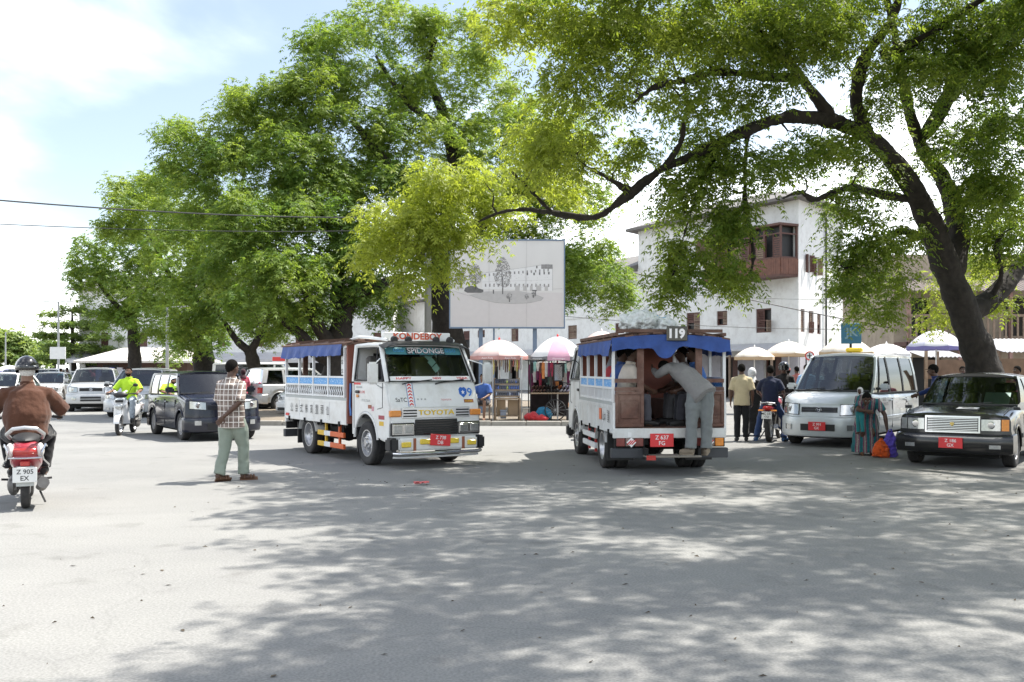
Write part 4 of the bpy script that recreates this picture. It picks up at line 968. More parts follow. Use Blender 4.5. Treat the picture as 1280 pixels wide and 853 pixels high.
    if s.get('emblem'):
        ez = s['emblem']; em = MB()
        if s.get('emblem_kind') == 'crest':
            em.prism([(-.028, .03), (-.03, -.005), (0, -.035), (.03, -.005), (.028, .03), (.012, .018), (0, .034), (-.012, .018)], 'x', 0, .012)
            o = em.build('emblem', mat('brass', (.6, .45, .15), .3, metal=.9), t)
        else:
            for rx, ry, dz in ((.06, .040, 0), (.022, .036, .0), (.042, .016, .012)):
                em.tube([(0, rx*math.cos(a), ry*math.sin(a)+dz) for a in np.linspace(0, 2*PI, 21)], .006, 5, cap=False)
            o = em.build('emblem', M_CHROME, t)
        o.location = (fx(0, ez, .032), 0, ez)
    # bumpers
    bd = s.get('bump', .05); z0b, z1b = s.get('bz', (.22, .50)); bmat = s.get('bpaint', pm)
    for fn, nm, ang in ((fx, 'front_bumper', 1), (bx_, 'rear_bumper', -1)):
        V = []; prof = [(0, z0b), (.7, z0b+.02), (1, z0b+.08), (1, z1b-.06), (.8, z1b-.01), (0, z1b+.005)]
        ysp = [-1.0, -.985, -.95, -.88, -.75, -.5, -.25, 0, .25, .5, .75, .88, .95, .985, 1.0]
        m_ = MB(); nn = len(prof)
        wrap = s.get('bwrap', .18)
        rows = []
        for sd_ in (-1,):
            rows.append([(fn(w, .4, 0) - ang*wrap, -(w+.004+bd*.25*p), z) for p, z in prof])
        for yy in ysp: rows.append([(fn(yy*w, .4, bd*p), yy*(w+.004+bd*.3*p), z) for p, z in prof])
        rows.append([(fn(w, .4, 0) - ang*wrap, (w+.004+bd*.25*p), z) for p, z in prof])
        m_.add([p for row in rows for p in row], [(i*nn+k, i*nn+k+1, (i+1)*nn+k+1, (i+1)*nn+k) for i in range(len(rows)-1) for k in range(nn-1)])
        m_.build(nm, bmat, t, smooth=True, angle=45)
    for (ya, yb, za, zb2) in s.get('intake', []):
        fpart('air_intake', M_BLK, ya, yb, za, zb2, bd+.012, .03, 8)
    if s.get('btrim'):
        for fn, off in ((fx, bd+.004),): MB().slab(lambda u, v: (fn((-1+2*u)*w*.97, .45, off), (-1+2*u)*w*.97, s['btrim'][0]+(s['btrim'][1]-s['btrim'][0])*v), 14, 1, (-.02, 0, 0)).build('bumper_strip', M_CHROME, t)
    if s.get('plate'): plate(t, (fx(0, .4, bd+.03), s.get('plate_y', 0), s.get('plate_z', .42)), 0, s['plate'], s.get('pw', .34), .17, s.get('plate_m'), s.get('plate_t'))
    if s.get('rplate'): plate(t, (bx_(0, .7, .03), 0, s.get('rplate_z', .7)), PI, s['rplate'], .34, .17, s.get('plate_m'), s.get('plate_t'))
    # tail lamps
    za, zb2 = s.get('tail', (.70, .92))
    for sd in (1, -1):
        ya = w*.72; yb = w*.965
        MB().slab(lambda u, v: (bx_(ya+(yb-ya)*u, za+(zb2-za)*v, .012), sd*(ya+(yb-ya)*u), za+(zb2-za)*v), 5, 2, (.05, 0, 0)).build('tail_lamp', M_REDL, t)
        # mirrors, handles, door seams
        mxx, mz = s.get('mirror', (xc-.18, zb_+.08))
        mo = MB().cbox((mxx, sd*(wb_+.16), mz+.03), (.10, .20, .13)).build('mirror', s.get('mpaint', pm), t, bevel=.035, seg=2)
        MB().cbox((mxx, sd*(wb_+.05), mz-.01), (.06, .10, .05)).build('mirror_arm', M_BLK, mo)
        MB().cbox((mxx-.055, sd*(wb_+.16), mz+.03), (.006, .17, .10)).build('mirror_glass', M_CHROME, mo)
        for dx in s['doors'][1:]:
            MB().cbox((dx+.14, sd*(w+.008), zb_-.16), (.16, .03, .035)).build('door_handle', s.get('hpaint', pm), t, bevel=.01)
        for dx in s['doors']:
            zt_ = min(zb_, ztop(dx)) - .045; z0_ = zbot(dx)+.07
            MB().box(dx-.004, dx+.004, sd*(w-.02) if sd > 0 else -w-.0015, w+.0015 if sd > 0 else sd*(w-.02), z0_, zt_-.05).build('door_seam', M_BLK, t)
        if s.get('moulding'):
            z_ = s['moulding']; MB().box(ax2+Ra+.02, ax1-Ra-.02, min(sd*(w-.01), sd*(w+.014)), max(sd*(w-.01), sd*(w+.014)), z_-.04, z_+.04).build('side_moulding', s.get('mould_m', M_BLK), t, bevel=.01)
        for a in (ax1, ax2):
            wheel(t, (a, sd*(w-.115), r), r, s.get('tw', .19), sd, s.get('rim', 'alloy'))
            MB().tube([(a+(Ra+.005)*math.cos(q), sd*(w-.006), r+(Ra+.005)*math.sin(q)) for q in np.linspace(0, PI, 15)], .016, 6).build('arch_lip', s.get('lip', pm), t, smooth=True)
    for sd in (1, -1):
        hx = [x for x in np.linspace(xc+.05, xf-af*.4, 8)]
        MB().tube([(x, sd*(w-.12), ztop(x)+.012) for x in hx], .005, 4).build('bonnet_seam', M_BLK, t)
    return t
NAVY = paint('navy_paint', (0.006, 0.008, 0.020), .22, .15); SILV = paint('silver_paint', (0.52, 0.53, 0.54), .35, .3, metal=.35)
BLACKP = paint('black_taxi_paint', (0.010, 0.010, 0.011), .2, .15); VANP = paint('pale_silver_paint', (0.58, 0.61, 0.62), .35, .35, metal=.25)
WHITEC = paint('white_car_paint', (0.78, 0.78, 0.77), .35, .25); MAROON = paint('maroon_paint', (0.10, 0.02, 0.03), .3, .2); GREYC = paint('grey_car_paint', (0.22, 0.23, 0.24), .35, .3, metal=.3)
def spec(**k): return k
SP_BOX = spec(L=3.82, W=1.69, wb=2.52, fo=.72, r=.315, sill=.24, top=[(-1.91,.98),(-1.0,1.0),(.95,1.03),(1.3,1.0),(1.75,.93),(1.91,.86)], belt=1.0, roof=1.51, wr=.70, cowl=1.02, rf=.52, rr=-1.72, rb=-1.86, af=.26, ar=.16, lean=.10,
    pillars=[(.93,.50,.05),(-.12,-.15,.055),(-1.0,-1.0,.05),(-1.80,-1.68,.09)], paint=NAVY, glass=GL_M, glass_rear=GL_D, lamps=[(.44,.76,.70,.86,.03)], grille=(.40,.70,.80,3,M_BLK,NAVY), emblem=.78, bump=.05, bz=(.2,.52),
    intake=[(-.42,.42,.26,.40)], fogs=[(.55,.68,.36,.46)], doors=[.80,-.14,-1.02], rim='cover', mirror=(.78,1.10), mpaint=NAVY)
SP_VAN = spec(L=4.45, W=1.70, wb=2.72, fo=.78, r=.315, sill=.25, top=[(-2.22,1.02),(.9,1.04),(1.48,1.08),(1.75,1.03),(2.05,.94),(2.22,.84)], belt=1.06, roof=1.84, wr=.66, cowl=1.50, rf=.66, rr=-2.02, rb=-2.18, af=.42, ar=.18, lean=.22, zc=1.09,
    pillars=[(1.34,.64,.045),(.95,.52,.03),(.10,.06,.05),(-.95,-.95,.045),(-2.05,-1.95,.07)], paint=VANP, glass=GL_D, glass_rear=GL_D, glass_front=GL_W, blackp=1, rows=3, lamps=[(.42,.80,.64,.84,.02)], grille=(.36,.69,.79,3,M_BLK,M_BLKG), emblem=.745, bump=.06, bz=(.20,.60), bwrap=.30,
    intake=[(-.34,.34,.33,.46)], fogs=[(.56,.76,.34,.45)], doors=[1.05,.10,-.98], plate=['Z 991','GK'], plate_z=.42, moulding=.55, mould_m=VANP, rim='cover', mirror=(1.10,1.16))
SP_TAXI = spec(L=4.69, W=1.70, wb=2.68, fo=.80, r=.315, sill=.22, top=[(-2.34,.90),(-2.2,.97),(-1.6,.99),(-1.2,.96),(.8,.94),(1.0,.97),(1.6,.93),(2.2,.86),(2.34,.82)], belt=.95, roof=1.49, wr=.64, cowl=1.00, rf=.28, rr=-1.02, rb=-1.62, af=.16, ar=.14, lean=.06, crown=.035,
    pillars=[(.92,.27,.045),(-.02,-.10,.04),(-.95,-.80,.04),(-1.52,-1.04,.10)], paint=BLACKP, mixed=1, glass=GL_M, lamps=[(.43,.70,.62,.80,0)], amber=[(.715,.815,.62,.80)], grille=(.39,.60,.82,8,M_BLK,M_CHROME), frame=1, emblem=.72, emblem_kind='crest', bump=.11, bz=(.24,.56), btrim=(.50,.525), bwrap=.35,
    fogs=[(.56,.72,.34,.40)], doors=[.78,-.06,-.93], plate=['Z 186','GX'], plate_z=.42, pw=.36, moulding=.50, rim='cover', mirror=(1.62,.97), mpaint=M_CHROME, tail=(.66,.86))
SP_SUV = spec(L=4.15, W=1.74, wb=2.48, fo=.80, r=.345, sill=.34, top=[(-2.07,1.05),(.9,1.06),(1.05,1.09),(1.6,1.03),(1.95,.96),(2.07,.90)], belt=1.08, roof=1.62, wr=.66, cowl=1.05, rf=.36, rr=-1.75, rb=-1.95, af=.30, ar=.18, lean=.12,
    pillars=[(.95,.34,.05),(-.10,-.16,.05),(-1.0,-1.0,.05),(-1.85,-1.70,.10)], paint=SILV, glass=GL_D, glass_rear=GL_D, glass_front=GL_C, lamps=[(.48,.78,.74,.92,.02)], grille=(.40,.78,.90,2,M_BLK,M_BLK), emblem=.84, bump=.07, bz=(.30,.66),
    intake=[(-.36,.36,.50,.58),(-.36,.36,.40,.47)], fogs=[(.52,.68,.44,.56)], doors=[.80,-.12,-1.02], moulding=.58, mould_m=SILV, rim='alloy', tw=.21)
SP_WAGON = spec(L=4.62, W=1.76, wb=2.75, fo=.88, r=.315, sill=.22, top=[(-2.31,.98),(.9,1.0),(1.2,1.04),(1.7,.97),(2.15,.86),(2.31,.76)], belt=1.02, roof=1.60, wr=.66, cowl=1.30, rf=.42, rr=-1.95, rb=-2.18, af=.45, ar=.2, lean=.2,
    pillars=[(1.18,.40,.05),(.30,.10,.04),(-.75,-.78,.05),(-2.05,-1.88,.09)], paint=SILV, glass=GL_M, glass_rear=GL_D, glass_front=GL_C, lamps=[(.46,.80,.62,.76,.03)], grille=(.42,.66,.76,2,M_BLK,M_CHROME), emblem=.71, bump=.06, bz=(.18,.56),
    intake=[(-.5,.5,.22,.34)], fogs=[(.62,.74,.26,.34)], doors=[1.0,.10,-.80], plate=['T 478','BPC'], plate_m=M_PLW, plate_t=M_TXB, plate_z=.47, plate_y=.05, pw=.42, rim='alloy')
SP_SEDAN = spec(L=4.40, W=1.69, wb=2.60, fo=.80, r=.30, sill=.21, top=[(-2.2,.86),(-2.1,.93),(-1.5,.97),(-1.2,.93),(.8,.90),(1.0,.93),(1.7,.84),(2.2,.70)], belt=.92, roof=1.43, wr=.60, cowl=1.12, rf=.34, rr=-.95, rb=-1.55, af=.34, ar=.22, lean=.12,
    pillars=[(1.02,.33,.045),(.0,-.08,.04),(-.90,-.76,.04),(-1.45,-.97,.09)], paint=WHITEC, glass=GL_M, lamps=[(.42,.74,.58,.71,.02)], grille=(.36,.58,.68,3,M_BLK,M_CHROME), emblem=.63, bump=.06, bz=(.18,.50), intake=[(-.45,.45,.22,.32)], fogs=[], doors=[.85,-.05,-.90], rim='cover', tail=(.62,.82))
SP_HIACE = spec(L=4.75, W=1.70, wb=2.50, fo=1.05, r=.325, sill=.28, top=[(-2.37,1.05),(1.5,1.08),(1.9,1.12),(2.2,1.0),(2.37,.85)], belt=1.12, roof=1.92, wr=.70, cowl=1.98, rf=1.35, rr=-2.25, rb=-2.32, af=.22, ar=.12, lean=.3,
    pillars=[(1.86,1.33,.05),(.95,.95,.05),(-.35,-.35,.05),(-1.4,-1.4,.05),(-2.22,-2.18,.08)], paint=WHITEC, glass=GL_M, glass_rear=GL_D, lamps=[(.48,.78,.66,.84,0)], grille=(.46,.68,.82,3,M_BLK,M_BLK), emblem=.75, bump=.05, bz=(.25,.58), doors=[1.45,.2,-1.3], rim='cover', rows=3)
def at(px, Y): return (gx(px, Y), Y)
box_car = car('box_car', 'dark navy boxy hatchback with rounded headlights driving behind the walking man', SP_BOX, (-7.46, 23.95), R(-57))
van = car('minivan', 'pale silver minivan with dark glass and red plate parked beside the black taxi', SP_VAN, (6.36+.588*2.2, 20.55+.809*2.2), R(-126))
van.scale = (1.04, 1.04, 1.04)
taxi = car('taxi_sedan', 'black taxi sedan with chrome grille and red plate parked under the leaning tree', SP_TAXI, (7.16+.57*2.3, 16.15+.82*2.3), R(-125))
suv_f = car('jeep', 'silver compact jeep with dark mirrors facing the square behind the lime-shirted rider', SP_SUV, (gx(106, 38.5), 39.5), R(-72))
wag = car('wagon_car', 'silver people carrier with white plate right behind the lime-shirted rider', SP_WAGON, (gx(160, 33.6), 35.2), R(-83))
SP_SUV2 = dict(SP_SUV); SP_SUV2['rplate'] = None
suv_r = car('jeep', 'silver compact jeep seen from behind with a covered spare wheel on its back door', SP_SUV2, (gx(352, 39)+.6, 39.2), R(40))
sp = MB().lathe([(.0, .0), (.33, .0), (.36, .03), (.36, .17), (.32, .21), (.12, .225), (0, .225)], 32, ax='x', cap=False).build('spare_wheel', SILV, suv_r, smooth=True, angle=40)
sp.location = (-2.07, .1, .92); sp.rotation_euler = (0, 0, PI)
sdn = car('sedan', 'white sedan nosing out behind the first truck, next to the silver jeep', SP_SEDAN, (gx(362, 34.5)+1.5, 35.2), R(-128))
hia = car('minibus', 'white minibus parked behind the slim forked neem tree', SP_HIACE, (gx(318, 52), 53), R(2))
SP_M = dict(SP_SEDAN); SP_M['paint'] = MAROON
mar = car('sedan', 'dark maroon sedan half hidden behind the silver people carrier', SP_M, (gx(196, 46), 46), R(5))
GRPF = 'cars queuing at the far left of the road'
for i, (px, Y, rz, p_, S_, lb) in enumerate(((62, 62, -80, WHITEC, SP_WAGON, 'white estate car second in the far queue beyond the jeep'), (30, 50, -84, GREYC, SP_SEDAN, 'dark grey sedan in the far queue beside the brown-shirted rider'),
        (66, 50, -80, SILV, SP_SEDAN, 'silver saloon in the far queue ahead of the white estate'), (8, 40, -86, WHITEC, SP_SEDAN, 'white saloon behind the brown-shirted rider'), (20, 72, -84, SILV, SP_WAGON, 'silver estate far back in the queue'), (92, 66, -82, WHITEC, SP_SEDAN, 'white saloon at the end of the queue near the lamp post'))):
    q = dict(S_); q['paint'] = p_; q['plate'] = None
    for k in ('mould_m',): 
        if k in q: q[k] = p_
    car('queued_car', lb, q, (gx(px, Y), Y), R(rz), GRPF)
# taxi details: roof-light on the minivan, sticker on the taxi bonnet, lettering on the minivan door
o = MB().cbox((0,0,0), (.14, .34, .10)).build('taxi_light', mat('yellow_plastic', (.75,.52,.03), .4), van, bevel=.03); o.location = (.25, .10, 1.95)
MB().box(-.12, .12, -.16, .16, 0, .003).build('bonnet_sticker', M_TXW, taxi).matrix_local = Matrix.Translation((1.72, .12, .955)) @ Matrix.Rotation(R(4.5), 4, 'Y')
MB().box(-.045, .045, -.09, .09, .0035, .0065).build('sticker_print', M_TXB, taxi).matrix_local = Matrix.Translation((1.72, .12, .955)) @ Matrix.Rotation(R(4.5), 4, 'Y')
MB().box(-.002, .002, -.20, .20, -.16, .16).build('screen_sticker', mat('pale_green_paper', (.55,.70,.62), .6), taxi).matrix_local = Matrix.Translation((.82, .42, 1.10)) @ Matrix.Rotation(R(-52), 4, 'Y')
text('door_lettering', 'SITE', .07, M_BLK, van, (.72, .858, .93), (PI/2, 0, PI), width=.20)
text('door_lettering', 'MZEE MOYO LTD', .06, M_BLK, van, (.70, .858, .83), (PI/2, 0, PI), width=.5)
# ------------------------------------------------------------------ the two passenger trucks
M_TWHITE = mat('truck_white', (0.75, 0.755, 0.74), 0.4, var=0.05, scale=3, coat=0.3, dirt=(0.46, 0.43, 0.38), dirt_amt=0.65)
M_TWHITE2 = mat('truck_white_worn', (0.66, 0.67, 0.66), 0.55, var=0.08, scale=3, dirt=(0.36, 0.33, 0.29), dirt_amt=0.7)
M_POST = mat('white_post_paint', (0.76, 0.77, 0.77), 0.5, var=0.06, dirt=(0.5, 0.48, 0.45), dirt_amt=0.5)
M_TARP = mat('blue_tarpaulin', (0.017, 0.062, 0.26), 0.6, var=0.35, scale=5, bump=0.5, bscale=14)
M_TWOOD = mat('roof_plank_wood', (0.135, 0.075, 0.055), 0.8, var=0.4, scale=6, bump=0.5, bscale=25)
M_BULK = mat('brown_bulkhead', (0.23, 0.075, 0.05), 0.7, var=0.2, scale=4)
M_DOORW = mat('worn_door_wood', (0.13, 0.062, 0.045), 0.75, var=0.45, scale=7, bump=0.6, bscale=20, dirt=(0.34, 0.24, 0.19), dirt_amt=0.6)
M_ORANGE = mat('orange_guard', (0.70, 0.14, 0.035), 0.5, var=0.12); M_YELL = mat('yellow_guard', (0.72, 0.45, 0.03), 0.5, var=0.12)
M_BLUEP = mat('blue_trim', (0.06, 0.16, 0.42), 0.5); M_GREYB = mat('grey_band', (0.40, 0.42, 0.41), 0.6, var=0.1)
M_CARD = mat('brown_sticker', (0.30, 0.10, 0.05), 0.6); M_MINT = mat('mint_paper', (0.50, 0.78, 0.70), 0.6); M_SKYB = mat('sky_blue_film', (0.10, 0.36, 0.62), 0.5, var=.15)
def mesh_panel_mat():
    m = bpy.data.materials.new('blue_patterned_panel'); m.use_nodes = True; t = m.node_tree; b = t.nodes['Principled BSDF']; b.inputs['Roughness'].default_value = .6
    c = nd(t, 'ShaderNodeTexCoord'); v = nd(t, 'ShaderNodeTexVoronoi'); v.inputs['Scale'].default_value = 26; t.links.new(c.outputs['Object'], v.inputs['Vector'])
    r = nd(t, 'ShaderNodeValToRGB'); r.color_ramp.elements[0].position = .18; r.color_ramp.elements[1].position = .42; r.color_ramp.elements[0].color = (.50, .66, .80, 1); r.color_ramp.elements[1].color = (.11, .33, .66, 1)
    t.links.new(v.outputs['Distance'], r.inputs['Fac']); t.links.new(r.outputs['Color'], b.inputs['Base Color']); return m
M_BPANEL = mesh_panel_mat()
def truck(name, label, loc, rz, v):
    t = thing(name, label, 'truck', (loc[0], loc[1], 0), rz)
    first = v == 1
    white = M_TWHITE if first else M_TWHITE2
    XF, CW = 2.30, .83          # cab front, half width
    ax1, ax2, r = 1.35, -1.35, .365
    X0, X1, BW = -2.55, .62, .87  # bed rear, bed front, half width
    # ---- cab lower body with wheel arch
    arc = [(ax1 + .47*math.cos(a), .40 + .47*math.sin(a)) for a in np.linspace(0.12, PI-.12, 12)]
    prof = [(2.27, .40), (2.30, .55), (2.295, .80), (2.265, 1.0), (2.12, 1.40), (.75, 1.40), (.75, .52)] + arc[::-1] + []
    prof = [(2.25, .40), (2.295, .52), (2.30, .80), (2.27, 1.0), (2.13, 1.40), (.75, 1.40), (.75, .46)] + arc[::-1]
    MB().prism(prof, 'y', -CW, CW).build('cab_body', white, t, bevel=.035, seg=2, smooth=True, angle=30)
    MB().box(.85, 1.95, -CW+.08, CW-.08, 1.25, 1.425).build('cab_floor', M_CABIN, t)
    # ---- greenhouse: roof, pillars, panes
    def wsf(u, w_):
        y = -1+2*u; return (2.125 + (1.77-2.125)*w_ + .035*(1-y*y), y*(.79*(1-w_)+.735*w_), 1.40 + (2.0-1.40)*w_)
    MB().grid(wsf, 10, 6).build('windshield', GL_C, t, fix=False, smooth=True, angle=60)
    def roof(u, w_):
        y = -1+2*u; x = 1.80+.03*(1-y*y) - (1.80-.74)*w_; return (x, y*.765, 2.03 + .045*(1-y**4) - .03*(abs(2*w_-1)**6))
    MB().slab(roof, 12, 8, (0, 0, -.055)).build('cab_roof', white, t, smooth=True, angle=50)
    for sd in (1, -1):
        MB().tube([(2.135, sd*.80, 1.39), (1.955, sd*.775, 1.70), (1.77, sd*.745, 2.02)], .042, 8).build('pillar', white, t, smooth=True)
        MB().tube([(2.158, sd*.775, 1.40), (1.978, sd*.752, 1.70), (1.80, sd*.728, 1.99)], .020, 6).build('screen_seal', M_BLK, t)
        MB().tube([(.79, sd*.80, 1.39), (.79, sd*.775, 1.70), (.79, sd*.745, 2.02)], .045, 8).build('pillar', white, t, smooth=True)
        MB().tube([(1.77, sd*.748, 2.0), (1.3, sd*.755, 2.015), (.79, sd*.748, 2.0)], .035, 8).build('roof_rail', white, t, smooth=True)
        # door: seams, window seal, handle, quarter light bar
        dr = MB()
        for a, b in (((2.02,.98),(2.02,1.38)), ((.86,.60),(.86,1.38)), ((.88,.60),(.98,.60)), ((1.82,.95),(2.02,.98))):
            dr.tube([(a[0], sd*(CW+.002), a[1]), (b[0], sd*(CW+.002), b[1])], .006, 4)
        dr.build('door_seam', M_BLK, t)['kind'] = 'stuff'
        wf = MB(); pth = [(2.02, 1.415), (1.76, 1.96), (.87, 1.96), (.87, 1.415), (2.02, 1.415)]
        wf.tube([(x, sd*(.825 - (z-1.40)*.13), z) for x, z in pth], .016, 6); wf.build('window_seal', M_BLK, t)
        MB().tube([(1.74, sd*.815, 1.415), (1.66, sd*.755, 1.95)], .012, 6).build('quarter_bar', M_BLK, t)
        if sd > 0 or not first:
            MB().add([(1.98, sd*.82, 1.42), (.88, sd*.82, 1.42), (.88, sd*.757, 1.955), (1.75, sd*.757, 1.955)], [(0,1,2,3)]).build('side_window', GL_M, t, fix=False)
        MB().cbox((1.02, sd*(CW+.01), 1.22), (.15, .03, .05)).build('door_handle', M_BLK, t, bevel=.01)
        # mirrors on arms
        ar = MB().tube([(1.98, sd*.83, 1.30), (2.12, sd*.98, 1.36), (2.14, sd*1.04, 1.50)], .013, 6).tube([(1.86, sd*.80, 1.78), (2.08, sd*.98, 1.70), (2.14, sd*1.04, 1.62)], .010, 6).build('mirror_arm', M_POST if first else M_BLK, t)
        MB().cbox((2.15, sd*1.06, 1.54), (.07, .18, .36)).build('mirror_housing', white if first else M_BLK, ar, bevel=.03, seg=2)
        MB().cbox((2.112, sd*1.06, 1.54), (.006, .15, .31)).build('mirror_glass', M_CHROME, ar)
        # arch flare, mud flap, kick panel
        MB().tube([(ax1 + .475*math.cos(a), sd*(CW-.005), .40 + .475*math.sin(a)) for a in np.linspace(.1, PI-.1, 14)], .022, 6).build('arch_lip', white, t, smooth=True)
        MB().box(.90, .94, sd*.5 if sd > 0 else -.80, .80 if sd > 0 else -.5, .18, .62).build('mud_flap', M_BLK, t)
        MB().box(ax1-.5, ax1+.5, min(sd*.3, sd*.79), max(sd*.3, sd*.79), .78, .86).build('wheel_well', M_UNDER, t)
    MB().box(.745, .80, -.74, .74, 1.40, 2.0).build('cab_back', white, t)
    MB().box(.802, .806, -.45, .45, 1.52, 1.88).build('back_window', M_DARK, t)
    MB().box(1.72, 2.02, -.74, .74, 1.36, 1.47).build('dashboard', M_CABIN, t, bevel=.03)
    for y in (.42, -.42):
        MB().cbox((1.06, y, 1.52), (.14, .50, .62), Matrix.Rotation(-.12, 3, 'Y')).build('seat', M_SEAT, t, bevel=.04)
    MB().lathe([(.20, -.012), (.215, 0), (.20, .012), (.185, 0), (.20, -.012)], 20, cap=False).build('steering_wheel', M_BLK, t).matrix_local = Matrix.Translation((1.62, -.42, 1.50)) @ Matrix.Rotation(R(-25), 4, 'Y')
    # ---- front face
    fxp = lambda z: 2.30 if z < .8 else (2.30 - (z-.8)*.15 if z < 1.0 else 2.27 - (z-1.0)*.35)
    MB().box(2.29, 2.315, -.62, .62, .81, .985).build('grille_panel', mat('silver_grille', (.62,.63,.64), .3, metal=.7, var=.05), t, bevel=.006)
    for sd in (1, -1):
        for k in range(3): MB().box(2.312, 2.322, min(sd*.36, sd*.60), max(sd*.36, sd*.60), .835+k*.045, .858+k*.045).build('grille_slot', M_BLK, t)
        MB().cbox((2.29, sd*.735, .89), (.07, .20, .10)).build('turn_signal', M_AMBER, t, bevel=.012)
        hb = MB().cbox((2.295, sd*.605, .635), (.06, .42, .21)).build('headlight_bezel', M_BLK, t, bevel=.012)
        for k in (-1, 1):
            hl = MB().cbox((2.325, sd*.605+k*.098, .635), (.025, .165, .135)).build('headlight', M_LAMP, hb, bevel=.012)
        MB().cbox((2.325, sd*.605, .635), (.012, .385, .175)).build('chrome_surround', M_CHROME, hb, bevel=.01)
    MB().box(2.285, 2.312, -.385, .385, .53, .79).build('lower_grille', M_BLK, t)
    for k in range(6): MB().box(2.312, 2.322, -.38, .38, .55+k*.04, .566+k*.04).build('grille_bar', M_BLKG, t)
    bm_ = MB(); bm_.box(2.30, 2.41, -.72, .72, .29, .50).build('front_bumper', white, t, bevel=.025, seg=2)
    for sd in (1, -1):
        MB().box(2.18, 2.405, min(sd*.722, sd*.87), max(sd*.722, sd*.87), .285, .505).build('bumper_end', M_BLK, t, bevel=.03, seg=2)
        for y in (.60, .26): MB().cbox((2.425, sd*y, .415 + (.02 if y < .5 else -.02)), (.035, .17 if y > .5 else .19, .085)).build('fog_lamp', M_YLAMP, t, bevel=.012)
        MB().box(2.411, 2.416, min(sd*.42, sd*.47), max(sd*.42, sd*.47), .295, .495).build('bumper_sticker', M_CARD, t)
    plate(t, (2.45, -.0, .455), 0, ['Z 738', 'DB'], .37, .185, tilt=R(4))
    MB().tube([(2.36, -.80, .255), (2.44, -.70, .25), (2.44, .70, .25), (2.36, .80, .255)], .03, 10).build('chrome_bar', M_CHROME, t, smooth=True)
    MB().tube([(2.3, -.78, .19), (2.38, -.6, .19), (2.38, .6, .19), (2.3, .78, .19)], .018, 8).build('bumper_tube', M_POST, t, smooth=True)
    # wipers
    for y0_, y1_ in ((-.55, .0), (.05, .60)):
        MB().tube([(2.175, y0_, 1.36), (2.17, y0_+.1, 1.385), (2.145, y1_, 1.43)], .011, 5).build('wiper', M_BLK, t)
    if first:
        Mf = lambda y, z, off=.006: Vector((fxp(z)+off, y, z)); tl = math.atan(.35)
        text('front_lettering', 'TOYOTA', .085, M_TXY, t, (2.322, 0, .90), (PI/2, 0, PI/2), width=.66, bold=.02)
        text('front_lettering', 'TOYOTA', .028, M_TXR, t, Mf(.22, 1.10), (PI/2-tl, 0, PI/2), width=.19)
        text('front_lettering', 'SaTC', .07, M_TXB, t, Mf(-.60, 1.11), (PI/2-tl, 0, PI/2), width=.20)
        for k in range(3): text('front_mark', '*', .035, M_TXB, t, Mf(-.30+k*.065, 1.115), (PI/2-tl, 0, PI/2))
        # chevron strip
        cs = MB(); 
        for a in (0,): cs.add([tuple(Mf(-.475, 1.0, .004)), tuple(Mf(-.375, 1.0, .004)), tuple(Mf(-.375, 1.38, .004)), tuple(Mf(-.475, 1.38, .004))], [(0,1,2,3)])
        cso = cs.build('chevron_strip', M_WHITEP, t, fix=False)
        for k in range(7):
            z = 1.01 + k*.052; MB().add([tuple(Mf(-.46, z, .006)), tuple(Mf(-.425, z+.026, .006)), tuple(Mf(-.39, z, .006)), tuple(Mf(-.39, z+.026, .006)), tuple(Mf(-.425, z+.05, .006)), tuple(Mf(-.46, z+.026, .006))], [(0,1,4,5),(1,2,3,4)]).build('chevron', M_TXR, cso, fix=False)
        for y in (-.483, -.372): MB().add([tuple(Mf(y, 1.0, .006)), tuple(Mf(y+.01, 1.0, .006)), tuple(Mf(y+.01, 1.38, .006)), tuple(Mf(y, 1.38, .006))], [(0,1,2,3)]).build('strip_edge', M_BLUEP, cso, fix=False)
        # blue badge with star and the 9
        def fpoly(name, m, y0, z0, pts, off, par):
            return MB().add([tuple(Mf(y0+a, z0+b, off)) for a, b in pts], [tuple(range(len(pts)))]).build(name, m, par, fix=False)
        sh = fpoly('badge', mat('badge_blue', (.02,.12,.48), .4), .555, 1.22, [(-.075,.05),(-.04,.085),(0,.075),(.04,.085),(.075,.05),(.07,-.03),(.0,-.09),(-.07,-.03)], .005, t)
        fpoly('star', M_TXW, .555, 1.22, [((.04 if k % 2 == 0 else .017)*math.sin(PI*k/5), (.04 if k % 2 == 0 else .017)*math.cos(PI*k/5)) for k in range(10)], .008, sh)
        text('number_nine', '9', .15, mat('badge_blue2', (.05,.2,.6), .4), t, Mf(.685, 1.22, .005), (PI/2-tl, 0, PI/2), bold=.02)
        fpoly('badge_strip', M_CARD, .64, 1.075, [(-.09,-.028),(.09,-.028),(.09,.028),(-.09,.028)], .005, t)
        text('badge_text', 'SCANIA', .03, M_TXY, t, Mf(.64, 1.075, .009), (PI/2-tl, 0, PI/2), width=.14)
        # screen banners (inside the screen, on the glass)
        tw = math.atan(.355/.6)
        def wp(y, z, off=.012): w_ = (z-1.40)/.6; u = (y/(.79*(1-w_)+.735*w_)+1)/2; p = wsf(u, w_); return Vector((p[0]+off, y, z+off*.5))
        def banner(nm, m, y0, y1, z0, z1, off=.006): return MB().grid(lambda u, w_: tuple(wp(y0+(y1-y0)*u, z0+(z1-z0)*w_, off)), 8, 1).build(nm, m, t, fix=False)
        banner('top_banner', mat('teal_film', (.10,.30,.34), .4, var=.3, scale=9), -.70, .70, 1.845, 1.965)
        banner('bottom_banner', M_WHITEP, -.74, .74, 1.415, 1.485)
        text('banner_outline', 'SPIDONGE', .135, M_TXB, t, wp(.02, 1.905, .010), (PI/2-tw, 0, PI/2), width=.72, bold=.05)  # black printed outline around the white letters
